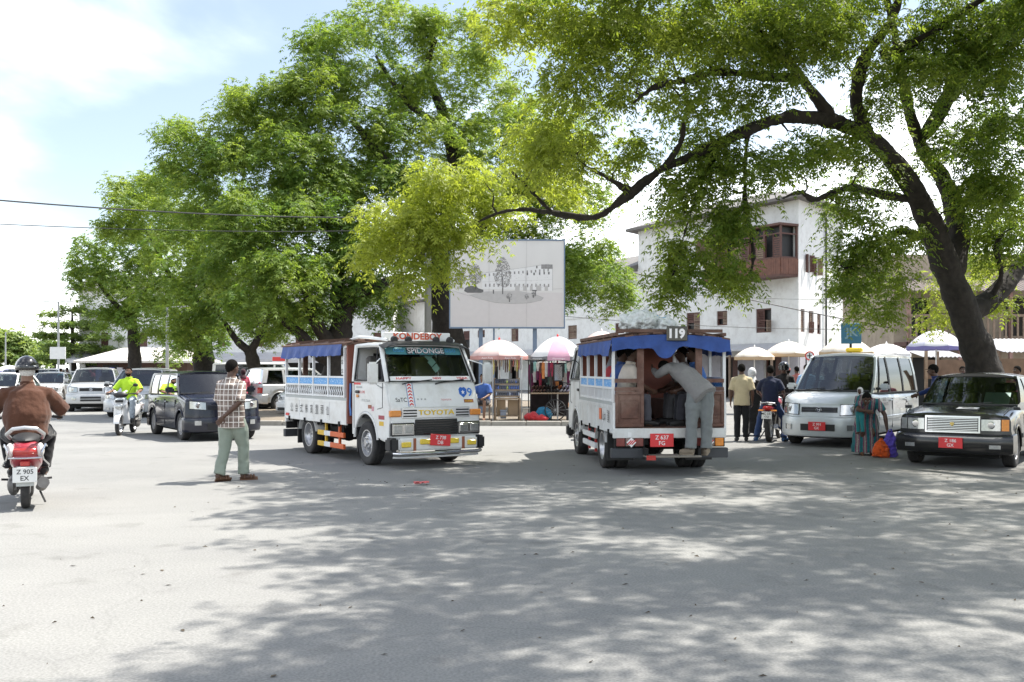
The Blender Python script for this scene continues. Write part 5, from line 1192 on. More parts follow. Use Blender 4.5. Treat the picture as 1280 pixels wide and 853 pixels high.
        text('banner_lettering', 'SPIDONGE', .108, M_TXW, t, wp(.02, 1.905, .016), (PI/2-tw, 0, PI/2), width=.68, bold=.02)
        for y in (-.47, .50): text('banner_number', '050', .07, M_SKYB, t, wp(y, 1.91, .012), (PI/2-tw, 0, PI/2), width=.20, bold=.03)
        for y, s_ in ((-.50, 'HAPPY'), (.10, 'NEW'), (.58, 'YEAR')): text('banner_lettering', s_, .04, M_TXR, t, wp(y, 1.45, .012), (PI/2-tw, 0, PI/2), width=.06*len(s_)-.02, bold=.02)
        for k, (y, z) in enumerate(((.12, 1.82), (.15, 1.72), (.20, 1.62))):
            o = MB().box(-.004, .004, -.055, .055, -.055, .055).build('hanging_card', M_MINT, t); o.matrix_local = Matrix.Translation((2.10-(z-1.4)*.59-.06, y, z)) @ Matrix.Rotation(R(52-k*6), 4, 'X')
        # visor and roof sign with lamps
        MB().slab(lambda u, w_: (1.80 + .17*w_ + .05*(1-(2*u-1)**2), (-1+2*u)*(.80), 2.075 - .06*w_ - .07*abs(2*u-1)**6), 12, 3, (0, 0, -.012)).build('sun_visor', M_BLK, t, smooth=True)
        sb = MB().box(1.50, 1.64, -.62, .62, 2.08, 2.225).build('roof_sign', M_TWHITE, t, bevel=.015)
        text('sign_lettering', 'KONDEBOY', .115, mat('sign_red', (.52,.08,.03), .5), sb, (1.644, 0, 2.16), (PI/2, 0, PI/2), width=.92, bold=.035)
        for y in (-.52, -.26, .26, .52): MB().lathe([(.0, .0), (.05, .0), (.066, -.03), (.066, -.05), (.04, -.10), (0, -.11)], 14, ax='x', c=(1.84, y, 2.09), cap=False).build('spot_lamp', M_BLK, t, smooth=True)
        # door stickers
        for x, z, w_, h_, m_ in ((1.52, .98, .14, .06, M_CARD), (1.0, 1.36, .28, .035, M_TXR), (1.08, 1.30, .24, .03, M_GREYB), (1.62, .82, .22, .065, mat('maroon_tape', (.35,.05,.07), .5)), (1.66, .72, .17, .07, M_YELL), (1.64, .95, .09, .075, mat('pink_tag', (.55,.25,.3), .5))):
            if z < .9: x = 1.98
            MB().box(x-w_/2, x+w_/2, -CW-.004, -CW-.001, z-h_/2, z+h_/2).build('door_sticker', m_, t)
        text('door_lettering', 'WELCOME', .045, M_TXR, t, (1.15, -CW-.003, 1.22), (PI/2, 0, 0), width=.34)
        text('door_lettering', 'PTTL GKA', .045, M_GREYB, t, (1.36, -CW-.003, 1.08), (PI/2, 0, 0), width=.34)
        MB().cbox((1.02, -CW-.012, 1.15), (.09, .02, .05)).build('side_marker', M_AMBER, t, bevel=.01)
        MB().tube([(.70, -CW+.0, 1.36), (.70, -CW-.01, .95), (.71, -CW, .80)], .018, 6).build('air_pipe', M_BLUEP, t)
    # ---- chassis, axles, wheels
    for y in (.36, -.36): MB().box(X0+.05, 1.9, y-.04, y+.04, .46, .60).build('chassis_rail', M_UNDER, t)
    MB().tube([(ax2, -.62, r), (ax2, .62, r)], .07, 10).build('rear_axle', M_UNDER, t); MB().ball((ax2, 0, r), .16).build('differential', M_UNDER, t)
    MB().tube([(ax1, -.62, r), (ax1, .62, r)], .05, 10).build('front_axle', M_UNDER, t)
    MB().box(.3, 1.8, -.28, .28, .38, .9).build('engine', M_UNDER, t)
    MB().tube([(.0, .62, .48), (-.62, .62, .48)], .17, 14).build('fuel_tank', M_UNDER, t); MB().box(-.55, .1, -.70, -.45, .34, .60).build('battery_box', M_UNDER, t)
    for sd in (1, -1):
        wheel(t, (ax1, sd*(.72), r), r, .21, sd, 'truckf', None)
        wheel(t, (ax2, sd*(.74), r), r, .19, sd, 'truckr', None); wheel(t, (ax2, sd*(.53), r), r, .19, sd, 'truckr', None)
        # mudguard and flap of the rear wheels, side guard bars
        MB().slab(lambda u, w_: (ax2 + .47*math.cos(.25+u*(PI-.5)), sd*(.63+.23*w_), .34 + .43*math.sin(.25+u*(PI-.5))), 12, 1, (0, 0, .012)).build('mudguard', white, t, smooth=True)
        MB().box(ax2-.56, ax2-.53, min(sd*.42, sd*.84), max(sd*.42, sd*.84), .17, .58).build('mud_flap', M_BLK, t)
        for z in ((.44, .24) if first else (.48, .32)):
            for a, b, m_ in ((-.82, -.50, M_YELL), (-.50, -.20, M_POST), (-.20, .42, M_ORANGE)) if first else ((-.82, .42, M_POST),):
                MB().box(a, b, min(sd*.80, sd*.85), max(sd*.80, sd*.85), z-.045, z+.045).build('guard_bar', m_, t, bevel=.008)
        for x in (-.55, .10): MB().box(x-.025, x+.025, min(sd*.76, sd*.798), max(sd*.76, sd*.798), .20, .68).build('guard_post', M_YELL if first and x < 0 else (M_ORANGE if first else M_RED), t)
    # ---- bed: floor, side boards, posts, panels, scrollwork
    FZ = .66
    MB().box(X0, X1, -BW+.03, BW-.03, FZ, FZ+.06).build('bed_floor', M_TWOOD, t)
    MB().box(X0-.015, X0+.06, -BW, BW, FZ-.10, FZ+.05).build('rear_sill', white, t, bevel=.008)
    for x in np.linspace(X0+.3, X1-.2, 5): MB().box(x-.03, x+.03, -BW+.06, BW-.06, FZ-.09, FZ).build('cross_member', M_UNDER, t)
    posts = list(np.linspace(X0+.06, X1-.10, 5)); pw = .022
    ZR = 1.98
    for sd in (1, -1):
        y0, y1 = min(sd*(BW-.025), sd*BW), max(sd*(BW-.025), sd*BW)
        sb = MB().box(X0, X1, y0, y1, FZ-.03, 1.05).build('side_board', white, t, bevel=.006)
        ye = sd*(BW+.008)
        for z in (FZ+.0, 1.03): MB().box(X0, X1, min(ye, sd*BW), max(ye, sd*BW), z-.025, z+.025).build('board_rib', white, sb)
        for x in np.linspace(X0+.03, X1-.03, 5): MB().box(x-.025, x+.025, min(ye, sd*BW), max(ye, sd*BW), FZ+.025, 1.005).build('board_rib', white, sb)
        for x in np.linspace(X0+.3, X1-.3, 4):
            MB().cbox((x, sd*(BW+.015), FZ-.02), (.05, .03, .09)).build('hinge', M_UNDER, sb)
        MB().box(X0, X1, y0, y1, 1.055, 1.105).build('grey_rail', M_GREYB, t)
        for x in posts: MB().box(x-pw, x+pw, sd*(BW-.012)-.022, sd*(BW-.012)+.022, 1.105, ZR).build('post', M_POST, t)
        for z in (1.125, 1.315, 1.465):
            for i in range(len(posts)-1): MB().box(posts[i]+pw, posts[i+1]-pw, sd*(BW-.012)-.016, sd*(BW-.012)+.016, z-.016, z+.016).build('rail', M_POST, t)
        MB().box(X0, X1, y0, y1, ZR, ZR+.05).build('top_rail', M_POST, t)
        for i in range(len(posts)-1):
            a, b = posts[i]+pw+.006, posts[i+1]-pw-.006
            MB().box(a, b, sd*(BW-.012)-.006, sd*(BW-.012)+.006, 1.333, 1.447).build('blue_panel', M_BPANEL, t)
            n = 7 if first else 8; s_ = MB()
            for k in range(n):
                xc_ = a + (b-a)*(k+.5)/n
                if first:
                    s_.tube([(xc_+.030*math.sin(q*2*PI)+.0, sd*(BW-.012), 1.142+.156*q) for q in np.linspace(0, 1, 9)], .013, 6)
                else:
                    s_.box(xc_-.009, xc_+.009, sd*(BW-.012)-.012, sd*(BW-.012)+.012, 1.141, 1.299)
            o = s_.build('scrollwork', M_POST, t); o['kind'] = 'stuff'
    # inside benches and lining
    for sd in (1, -1):
        MB().box(X0+.12, X1-.05, min(sd*.42, sd*(BW-.06)), max(sd*.42, sd*(BW-.06)), 1.02, 1.08).build('bench', M_TWOOD, t)
        MB().box(X0+.2, X1-.05, min(sd*.44, sd*.47), max(sd*.44, sd*.47), FZ+.06, 1.02).build('bench_front', M_TWOOD, t)
    MB().box(X1-.05, X1, -BW+.03, BW-.03, FZ+.06, ZR+.04).build('bulkhead', M_BULK, t)
    if first:
        for sd in (1, -1): MB().box(X1+.002, X1+.05, min(sd*.55, sd*(BW+.0)), max(sd*.55, sd*(BW+.0)), FZ, ZR+.06).build('front_panel', M_BULK, t)
    # ---- roof: ceiling board, planks, blue tarp drape
    def arch(y): return ZR+.05 + .10*(1-(y/(BW+.05))**2)
    MB().slab(lambda u, w_: (X0-.06+(X1+.10-X0+.06)*u, -BW-.03+2*(BW+.03)*w_, arch(-BW-.03+2*(BW+.03)*w_)), 4, 10, (0, 0, -.02)).build('roof_skin', M_TWOOD, t, smooth=True)
    np_ = 9
    for k in range(np_):
        y = -BW+.02 + (2*BW-.04)*k/(np_-1)
        MB().cbox(((X0+X1)/2+random.uniform(-.03, .03)+.02, y, arch(y)+.022), (X1-X0+.2, .13, .028), Matrix.Rotation(-.24*y, 3, 'X')).build('roof_plank', M_TWOOD, t, bevel=.004)
    for x in np.linspace(X0+.1, X1-.1, 5):
        MB().tube([(x, y, arch(y)+.055) for y in np.linspace(-BW, BW, 9)], .02, 4).build('roof_batten', M_TWOOD, t)
    if not first:
        for sd in (1, -1): MB().box(X0-.05, X1+.05, min(sd*.80, sd*.86), max(sd*.80, sd*.86), arch(.85)+.06, arch(.85)+.11).build('rack_rail', M_TWOOD, t)
        MB().box(X0-.06, X0, -.80, .80, arch(.6)+.07, arch(.6)+.12).build('rack_rail', M_TWOOD, t)
    else:
        for sd in (1, -1):
            MB().tube([(1.75, sd*.62, 2.09), (1.2, sd*.70, 2.14), (.80, sd*.72, 2.16), (.45, sd*.72, 2.12)], .025, 8).build('roof_bar', M_POST, t, smooth=True)
    def drape(sd, drop0, drop1):
        def f(u, w_):
            x = X0-.03 + (X1-.10-X0)*u if True else 0
            d = (drop0+(drop1-drop0)*u) * (1+.22*mnoise.noise((u*5, sd*3, 0))+.12*mnoise.noise((u*23, sd, 2)))
            return (x, sd*(BW+.035+.035*w_+.016*math.sin(u*46+w_*2)*w_), ZR+.07-d*w_)
        return f
    for sd in (1, -1): MB().slab(drape(sd, .24, .20), 60, 5, (0, -sd*.006, 0)).build('blue_tarp', M_TARP, t, smooth=True, angle=70)
    if not first:
        def rear(u, w_):
            y = -BW-.04 + 2*(BW+.04)*u; d = (.20*(1+.22*mnoise.noise((u*4, 1, 4))+.10*mnoise.noise((u*19, 2, 4)))) + (.16*max(0, math.sin((u-.44)*PI/.22)) if .44 < u < .66 else 0)*1.0
            return (X0-.075-.02*w_-.018*math.sin(u*38+w_)*w_, y, arch(y)*.6+(ZR+.09)*.4+.02-d*w_)
        MB().slab(rear, 60, 5, (.006, 0, 0)).build('blue_tarp', M_TARP, t, smooth=True, angle=70)
    # ---- tail: brown half doors, lamps, plate, step
    yo = .40
    for sd in (1, -1):
        a, b = (sd*(yo), sd*(BW-.03)); a, b = min(a, b), max(a, b)
        dr = MB().box(X0+.002, X0+.05, a, b, FZ+.07, 1.22).build('tail_door', M_DOORW, t)
        for q0, q1, z0, z1 in ((a, b, 1.22, 1.27), (a, b, FZ+.07, FZ+.12), (a, a+.05, FZ+.12, 1.22), (b-.05, b, FZ+.12, 1.22), (a+.09, b-.09, FZ+.20, 1.12)):
            MB().box(X0-.018, X0-.0, q0, q1, z0, z1).build('door_frame', M_DOORW, dr, bevel=.006)
        MB().box(X0+.002, X0+.045, a, b, 1.275, 1.33).build('upper_rail', M_DOORW, dr); MB().box(X0+.002, X0+.04, a, b, 1.40, 1.46).build('upper_rail', M_DOORW, dr)
        MB().box(X0+.0, X0+.045, min(sd*yo, sd*(yo+.10)), max(sd*yo, sd*(yo+.10)), 1.27, ZR+.02).build('door_post', M_DOORW, t)
        MB().box(X0-.002, X0+.045, min(sd*(BW-.03), sd*(BW+.004)), max(sd*(BW-.03), sd*(BW+.004)), FZ+.05, 1.10).build('corner_post', M_POST, t)
        M_TLR = mat('dusty_red_lens', (.20,.030,.025), .4, var=.3, scale=20, dirt=(.16,.10,.08), dirt_amt=.7)
        lp = MB().cbox((X0+.02, sd*.62, .50), (.06, .46, .15)).build('lamp_box', M_UNDER, t, bevel=.008)
        for k, m_ in enumerate((M_TLR, mat('clear_lens', (.22,.16,.14), .3, dirt=(.16,.10,.08), dirt_amt=.7), M_AMBER)):
            MB().cbox((X0-.018, sd*(.48+k*.14), .50), (.03, .13, .12)).build('tail_lamp', m_ if not (k == 2 and sd > 0) else M_TLR, lp, bevel=.008)
        dm = MB().prism([(0, .075), (.075, 0), (0, -.075), (-.075, 0)], 'x', -.004, .004).build('reflector_diamond', M_TXW, t); dm.location = (X0-.04, sd*.60, .50)
        for k in range(3): MB().cbox((-.006, (k-1)*.035, (1-k)*.0), (.003, .016, .09), Matrix.Rotation(R(45), 3, 'X')).build('red_stripe', M_TXR, dm)
        MB().box(X0-.02, X0+.10, min(sd*.36, sd*.90), max(sd*.36, sd*.90), .26, .41).build('rear_guard', mat('dull_grey_bumper', (.045,.048,.055), .6, var=.2), t, bevel=.01)
        MB().cbox((X0-.01, sd*.62, .615), (.03, .05, .07)).build('latch', M_POST, t)
    plate(t, (X0-.03, .13, .53), PI, ['Z 637', 'FG'], .36, .20)
    MB().box(X0-.26, X0+.06, -.42, .42, .285, .315).build('step', mat('worn_step', (.22,.20,.17), .8, var=.3, bump=.4), t, bevel=.006)
    for y in (-.40, .40): MB().box(X0-.22, X0+.05, y-.02, y+.02, .315, .42).build('step_bracket', M_UNDER, t)
    MB().box(X0-.268, X0-.262, .28, .42, .25, .32).build('step_reflector', M_REDL, t)
    if first:
        for i, ch in enumerate('公会式株寅置頭位'):
            text('side_character', ch, .17, M_TXB, t, (X0+.42 + i*.27, -BW-.013, .86), (PI/2, 0, 0), width=.13)
        MB().box(X0+.08, X0+.26, -BW-.014, -BW-.010, .69, .74).build('red_reflector', M_RED, t)
        nb = MB().box(.22, .48, -BW+.06, -BW+.09, 1.50, 1.84).build('carved_panel', M_POST, t, bevel=.02)
        for k in range(3):
            for j in range(2): text('carved_mark', 'S', .075, M_TXB, nb, (.28+k*.07, -BW+.055, 1.57+j*.16), (PI/2, 0, 0), bold=.03)
    else:
        MB().box(-1.62, -1.42, BW+.010, BW+.014, .80, .98).build('orange_sticker', M_ORANGE, t)
        text('side_lettering', '山本', .14, M_TXB, t, (-1.85, BW+.013, .86), (PI/2, 0, PI), width=.22); text('side_lettering', '運輸', .20, M_TXB, t, (-2.2, BW+.013, .88), (PI/2, 0, PI), width=.18)
        MB().box(X0-.022, X0-.019, -.66, -.48, 1.02, 1.10).build('red_sticker', M_RED, t)
        nb = MB().box(X0-.13, X0-.105, -.16, .16, 2.03, 2.25).build('route_board', M_BLKG, t, bevel=.006)
        nb.location = (0, -.08, 0)
        text('route_number', '119', .15, M_TXW, nb, (X0-.133, 0, 2.14), (PI/2, 0, -PI/2), width=.24, bold=.05)
    return t
truck1 = truck('passenger_truck', 'white passenger truck seen from the front, red sign board and stickers on its cab', (-2.46, 18.25), R(-58), 1)
truck2 = truck('passenger_truck', 'white passenger truck seen from behind, brown tail doors and route board 119', (2.16, 17.62), R(95.2), 2)
# plastic sacks on the roof of the second truck
M_SACK = mat('translucent_plastic_sack', (0.62, 0.65, 0.64), 0.35, var=0.3, scale=9, bump=0.9, bscale=12, coat=.3)
for k, (x, y, s_, col_, lb) in enumerate(((2.05, 15.9, .27, M_SACK, 'big grey-white plastic sack on the roof of the truck marked 119'), (2.46, 15.75, .17, M_SACK, 'smaller white plastic sack with green tie on the roof of the truck marked 119'), (2.34, 16.05, .19, mat('pale_blue_sack', (.35,.55,.72), .4, var=.3), 'pale blue plastic bundle between the sacks on the truck roof'))):
    q = MB().ball((0,0,0), (s_*1.25, s_*.9, s_*.72), 16, 10); 
    q.tube([(s_*.2, 0, s_*.55), (s_*.3, 0, s_*.85), (s_*.45, .02, s_*1.0)], [s_*.25, s_*.10, s_*.16], 8)
    o = q.build('plastic_sack', col_); o.location = (x, y, 2.20 + s_*.52); o.rotation_euler = (0, 0, k*1.1)
    organic(o, .016, 1, .13, .07); tag(o, lb, 'sack')
# ------------------------------------------------------------------ people
SK1 = mat('dark_skin', (0.085, 0.042, 0.026), 0.5, var=0.12, scale=12); SK2 = mat('brown_skin', (0.20, 0.105, 0.065), 0.5, var=0.1, scale=12)
M_HAIR = mat('black_hair', (0.010, 0.009, 0.008), 1.0, var=0.3, scale=60, bump=0.5, bscale=120, spec=0.1)
M_EYEW = mat('eye_white', (0.7, 0.68, 0.64), 0.3); M_LIP = mat('lips', (0.14, 0.05, 0.045), 0.5)
CLO = {}
def cloth(name, col, var=0.12, scale=9):
    return mat('cloth_' + name, col, 0.9, var=var, scale=scale, bump=0.35, bscale=22, sheen=0.2, spec=0.2)
def V3(p): return Vector(p)
def loft(mb, cs, lats, rr, n=16):
    """elliptical rings along a spine"""
    cs = [V3(c) for c in cs]; vs = []
    for i, c in enumerate(cs):
        t_ = (cs[min(i+1, len(cs)-1)] - cs[max(i-1, 0)]).normalized(); a = V3(lats[i]); a = (a - t_*a.dot(t_)).normalized(); b = t_.cross(a)
        for k in range(n):
            q = 2*PI*k/n; vs.append(c + a*math.cos(q)*rr[i][0] + b*math.sin(q)*rr[i][1])
    m = len(cs)
    fs = [(i*n+k, i*n+(k+1) % n, (i+1)*n+(k+1) % n, (i+1)*n+k) for i in range(m-1) for k in range(n)] + [tuple(range(n))[::-1], tuple(range((m-1)*n, m*n))]
    mb.add(vs, fs)
def standing(h=1.74):
    k = h/1.74
    d = dict(pelvis=(0,0,.95), chest=(0,0,1.25), neck=(0,-.01,1.47), head=(0,.02,1.625))
    for s_, n_ in ((-1, 'L'), (1, 'R')):
        d['hip'+n_] = (s_*.085,0,.92); d['knee'+n_] = (s_*.095,.02,.50); d['ank'+n_] = (s_*.10,-.01,.09); d['toe'+n_] = (s_*.12,.15,.035)
        d['sh'+n_] = (s_*.178,-.005,1.385); d['el'+n_] = (s_*.235,-.03,1.13); d['wr'+n_] = (s_*.24,.06,.89)
    return {a: V3(b)*k for a, b in d.items()}
def seated(seat=.45, lean=0.0, knee=.42, foot=.40, spread=.10):
    d = dict(pelvis=(0,0,seat+.09), chest=(0,lean*.55,seat+.40), neck=(0,lean,seat+.61), head=(0,lean+.03,seat+.77))
    for s_, n_ in ((-1, 'L'), (1, 'R')):
        d['hip'+n_] = (s_*.085,.02,seat+.07); d['knee'+n_] = (s_*spread*1.3,knee,seat+.08); d['ank'+n_] = (s_*spread,foot,.09); d['toe'+n_] = (s_*spread*1.15,foot+.16,.035)
        d['sh'+n_] = (s_*.178,lean-.01,seat+.525); d['el'+n_] = (s_*.25,lean+.08,seat+.30); d['wr'+n_] = (s_*.14,lean+.30,seat+.20)
    return {a: V3(b) for a, b in d.items()}
def hand(mb, wr, d, n, side, curl=.5, k=1.0):
    d = V3(d).normalized(); n = V3(n); n = (n - d*n.dot(d)).normalized(); s_ = d.cross(n)*side
    M_ = Matrix((s_, d, n)).transposed()
    mb.ball(V3(wr)+d*.05*k, (.043*k, .055*k, .020*k), 10, 8, M_)
    for i, (o, l) in enumerate(((-.030, .85), (-.010, 1.0), (.011, .95), (.031, .75))):
        b = V3(wr)+d*.085*k+s_*o*k; d1 = (d*math.cos(curl*.7)+n*math.sin(curl*.7)+s_*o*2.5).normalized(); d2 = (d*math.cos(curl*1.7)+n*math.sin(curl*1.7)+s_*o).normalized()
        p1 = b+d1*.042*l*k; p2 = p1+d2*.040*l*k
        mb.tube([b-d*.02*k, b, p1, p2], [.011*k, .0105*k, .0095*k, .0075*k], 7)
    b = V3(wr)+d*.028*k-s_*.034*k; p1 = b+(d*.7-s_*.75+n*.2).normalized()*.036*k; p2 = p1+(d*.95-s_*.2+n*.35).normalized()*.032*k
    mb.tube([V3(wr)+d*.03*k, b, p1, p2], [.014*k, .013*k, .011*k, .009*k], 7)
def figure(name, label, loc, rz, J, skin=SK1, shirt=None, sleeve=.75, legs=None, shoes=None, hair='short', vox=.012, fat=1.0, hem=.10, hands=None, headrot=(0,0), leg_r=1.0, group=None, barelegs=0, skirt=None, cap=None, face=True, sandals=False, collar=True, cat='person', k=1.0, hcut=-.42):
    t = thing(name, label, cat, loc, rz, group)
    lat_u = (J['shR']-J['shL']).normalized(); lat_l = (J['hipR']-J['hipL']).normalized()
    pel, ch, nk, hd = J['pelvis'], J['chest'], J['neck'], J['head']
    up = (ch-pel).normalized(); low = pel - up*.11; waist = pel.lerp(ch, .5); upc = ch.lerp(nk, .62)
    lat_w = (lat_u+lat_l).normalized()
    cs = [low, pel, waist, ch, ch.lerp(nk, .58), nk, nk.lerp(hd, .5)]; lats = [lat_l, lat_l, lat_w, lat_u, lat_u, lat_u, lat_u]
    rr = [(.10*fat,.085*fat), (.155*fat,.115*fat), (.135*fat*fat,.10*fat*fat), (.165*fat,.115*fat), (.165*fat,.092*fat), (.062*(1+(fat-1)*.9),.060*(1+(fat-1)*.9)), (.054*(1+(fat-1)*.9),.057*(1+(fat-1)*.9))]
    hs = (J['shR']-J['shL']).length/2/k
    rr[4] = (max(.135, hs*.86)*1.0, rr[4][1]); rr[3] = (max(rr[3][0], hs*.90*(.93 if fat < 1.15 else 1.05)), rr[3][1])
    rr = [(a*k, b*k) for a, b in rr]
    upc = ch.lerp(nk, .58)
    upc2 = ch.lerp(nk, .84)
    B = MB(); loft(B, cs, lats, [(a*.94, b*.94) for a, b in rr])
    # head
    HM = Matrix.Rotation(headrot[0], 3, 'Z') @ Matrix.Rotation(headrot[1], 3, 'X')
    def hp(x, y, z): return hd + HM @ (V3((x, y, z))*k)
    B.ball(hp(0,-.008,.015), (.075*k,.093*k,.100*k), 16, 12, HM); B.ball(hp(0,.018,-.045), (.058*k,.068*k,.072*k), 14, 10, HM)
    B.tube([hp(0,.075,.015), hp(0,.098,-.012), hp(0,.108,-.03), hp(0,.085,-.036)], [.010*k,.013*k,.017*k,.013*k], 8)
    for s_ in (-1, 1): B.ball(hp(s_*.077,-.005,-.01), (.010*k,.022*k,.032*k), 8, 6, HM)
    B.tube([nk, hp(0,-.015,-.06)], [.058*k*(1+(fat-1)*.9), .056*k*(1+(fat-1)*.8)], 12)
    hands = hands or {}
    for s_, n_ in ((-1, 'L'), (1, 'R')):
        sh, el, wr = J['sh'+n_], J['el'+n_], J['wr'+n_]
        B.tube([sh.lerp(upc2, .4), sh, sh.lerp(el, .5), el, el.lerp(wr, .3), wr.lerp(el, .15), wr], [.045*k,.055*k*fat,.047*k*fat,.040*k,.041*k,.029*k,.028*k], 10)
        hd_, hn_, cu = hands.get(n_, ((wr-el), V3((-s_,0.0,.0)), .45))
        hand(B, wr, hd_, hn_, s_, cu, k)
        hp_, kn, an, to = J['hip'+n_], J['knee'+n_], J['ank'+n_], J['toe'+n_]
        B.tube([hp_, hp_.lerp(kn, .4), kn, kn.lerp(an, .3), an], [.080*k*fat,.070*k*fat,.052*k,.052*k,.036*k], 10)
        fd = (to-an); heel = an - V3((fd.x, fd.y, 0)).normalized()*.045*k
        heel.z = to.z+.005; B.tube([an, heel.lerp(an, .3), heel, heel.lerp(to, .5), to], [.037*k,.04*k,.036*k,.042*k,.026*k], 10, flat=.8)
    body = B.build('body', skin, t, fix=False); organic(body, vox, 3)
    # face marks
    if face:
        for s_ in (-1, 1):
            MB().ball(hp(s_*.030,.079,.012), (.013*k,.007*k,.009*k), 8, 6, HM).build('eye', M_EYEW, body, fix=False)
            MB().ball(hp(s_*.030,.084,.012), (.006*k,.004*k,.007*k), 8, 6, HM).build('pupil', M_HAIR, body, fix=False)
            MB().tube([hp(s_*.014,.083,.030), hp(s_*.032,.084,.036), hp(s_*.050,.072,.030)], .005*k, 5).build('eyebrow', M_HAIR, body, fix=False)
        MB().tube([hp(-.024,.080,-.062), hp(0,.089,-.060), hp(.024,.080,-.062)], [.004*k,.008*k,.004*k], 6).build('mouth', M_LIP, body, fix=False)
    # hair
    def dome(c, r, fn, nm, m, n=24, mm=16, thick=0):
        o = MB(); o.ball((0,0,0), (1,1,1), n, mm)
        keep = [f for f in o.f if fn(sum((V3(o.v[i]) for i in f), V3((0,0,0)))/len(f))]
        q = MB(); q.v = [tuple(hp(c[0]+p[0]*r[0], c[1]+p[1]*r[1], c[2]+p[2]*r[2])) for p in o.v]; q.f = keep
        ob = q.build(nm, m, t, smooth=True, angle=60)
        sm = ob.modifiers.new('solid', 'SOLIDIFY'); sm.thickness = thick or .008; sm.offset = 0
        PENDING.append(ob); return ob
    if hair == 'short': dome((0,-.010,.018), (.080,.098,.106), lambda p: p.z > -.12 + .75*p.y and not (p.y > .55 and p.z < .5), 'hair', M_HAIR)
    elif hair == 'helmet':
        hm_ = dome((0,-.01,.022), (.125,.148,.140), lambda p: p.z > hcut + .55*max(0, p.y), 'helmet', cap or M_BLKG, 28, 20, .02)
        vz = MB().slab(lambda u, v: tuple(hp(.13*math.sin((u-.5)*2.6), -.01+.155*math.cos((u-.5)*2.6), .02-.11*v+.05)), 12, 3, (0, .004, 0)).build('visor', GL_D, t)
        MB().tube([hp(-.128,-.02,.03), hp(-.09,-.125,.045), hp(0,-.16,.05), hp(.09,-.125,.045), hp(.128,-.02,.03)], .008, 6).build('helmet_trim', M_GREYB, t)
    elif hair == 'scarf':
        dome((0,-.018,.008), (.094,.108,.122), lambda p: not (p.y > .45 and p.z < .62), 'headscarf', cap, thick=.012)
        o = MB(); o.tube([hp(0,-.03,-.06), nk+V3((0,-.01,0))*1, nk+V3((0,-.02,-.10))], [.085*k,.12*k,.17*k], 14, flat=.75); organic(o.build('headscarf_drape', cap, t, fix=False), .02, 3, .02)
    elif hair == 'cap':
        dome((0,-.008,.022), (.085,.103,.105), lambda p: p.z > .05 + .1*p.y, 'cap', cap or M_HAIR)
        MB().slab(lambda u, v: tuple(hp((u-.5)*.15*(1-.3*v), .075+.075*v-.10*(u-.5)**2*4*.3, .035-.012*v)), 8, 3, (0,0,-.006)).build('cap_peak', cap or M_HAIR, t)
        dome((0,-.010,.014), (.079,.097,.10), lambda p: p.z > -.35 + .95*p.y and p.z < .15, 'hair', M_HAIR)
    # shirt
    if shirt:
        Sx = MB(); f_ = lambda a, e: (a[0]*e+.014*k, a[1]*e+.016*k)
        hemp = pel - up*hem
        r_sh = [f_((rr[1][0]*1.04, rr[1][1]*1.08), 1.06), f_(rr[1], 1.08), f_(rr[2], 1.13), f_(rr[3], 1.06), f_(rr[4], 1.04), (.088*k,.080*k), (.070*k,.068*k)]
        loft(Sx, [hemp, pel, waist, ch, upc, nk-up*.012, nk+(hd-nk)*.12], lats, r_sh, 20)
        for n_ in 'LR':
            sh, el, wr = J['sh'+n_], J['el'+n_], J['wr'+n_]
            if sleeve <= 1: end = sh.lerp(el, sleeve); Sx.tube([sh.lerp(upc2, .55), sh, sh.lerp(end, .45), end], [.058*k,.068*k*fat,.072*k*fat,.074*k*fat], 12)
            else: Sx.tube([sh.lerp(upc2, .55), sh, sh.lerp(el, .5), el, el.lerp(wr, .5), el.lerp(wr, .93)], [.058*k,.068*k*fat,.068*k*fat,.060*k,.052*k,.046*k], 12)
        o = Sx.build('shirt', shirt, t, fix=False); organic(o, max(vox, .013), 3, .022, .11)
        if collar:
            cc = nk + (hd-nk)*.10; ring = [cc + lat_u*math.cos(q)*.068*k + lat_u.cross(up)*math.sin(q)*.066*k for q in np.linspace(0, 2*PI, 17)]
            MB().tube(ring, .016*k, 6, cap=False).build('collar', shirt, t, smooth=True)
    if legs:
        Lx = MB(); rl = leg_r
        loft(Lx, [low+up*.0, pel, pel.lerp(ch, .22)], [lat_l]*3, [(rr[0][0]*1.3, rr[0][1]*1.25), (rr[1][0]*1.05+.006, rr[1][1]*1.05+.008), (rr[2][0]*1.08, rr[2][1]*1.08)], 18)
        for n_ in 'LR':
            hp_, kn, an = J['hip'+n_], J['knee'+n_], J['ank'+n_]
            cut = barelegs or .96
            pts_ = [hp_, hp_.lerp(kn, .45), kn, kn.lerp(an, .5), kn.lerp(an, cut)] if cut > .2 else [hp_, hp_.lerp(kn, .45), kn]
            Lx.tube(pts_, [.100*k*fat,.092*k*rl*fat,.076*k*rl,.070*k*rl,.070*k*rl][:len(pts_)], 12)
            if cut > .9: c_ = kn.lerp(an, .97); dn = (an-kn).normalized(); Lx.tube([c_-dn*.03*k, c_+dn*.012*k], .074*k*rl, 12)
        o = Lx.build('trousers', legs, t, fix=False); organic(o, max(vox, .013), 3, .026, .12)
    if skirt:
        m_, rb, zb0 = skirt; Kx = MB()
        loft(Kx, [pel.lerp(ch, .35), pel, pel.lerp(V3((pel.x, pel.y, zb0)), .45), V3((pel.x, pel.y, zb0))], [lat_l]*4, [(.14*k*fat,.11*k*fat), (.18*k*fat,.15*k*fat), (rb*.86, rb*.75), (rb, rb*.88)], 24)
        o = Kx.build('skirt', m_, t, fix=False); organic(o, .018, 2, .05, .14)
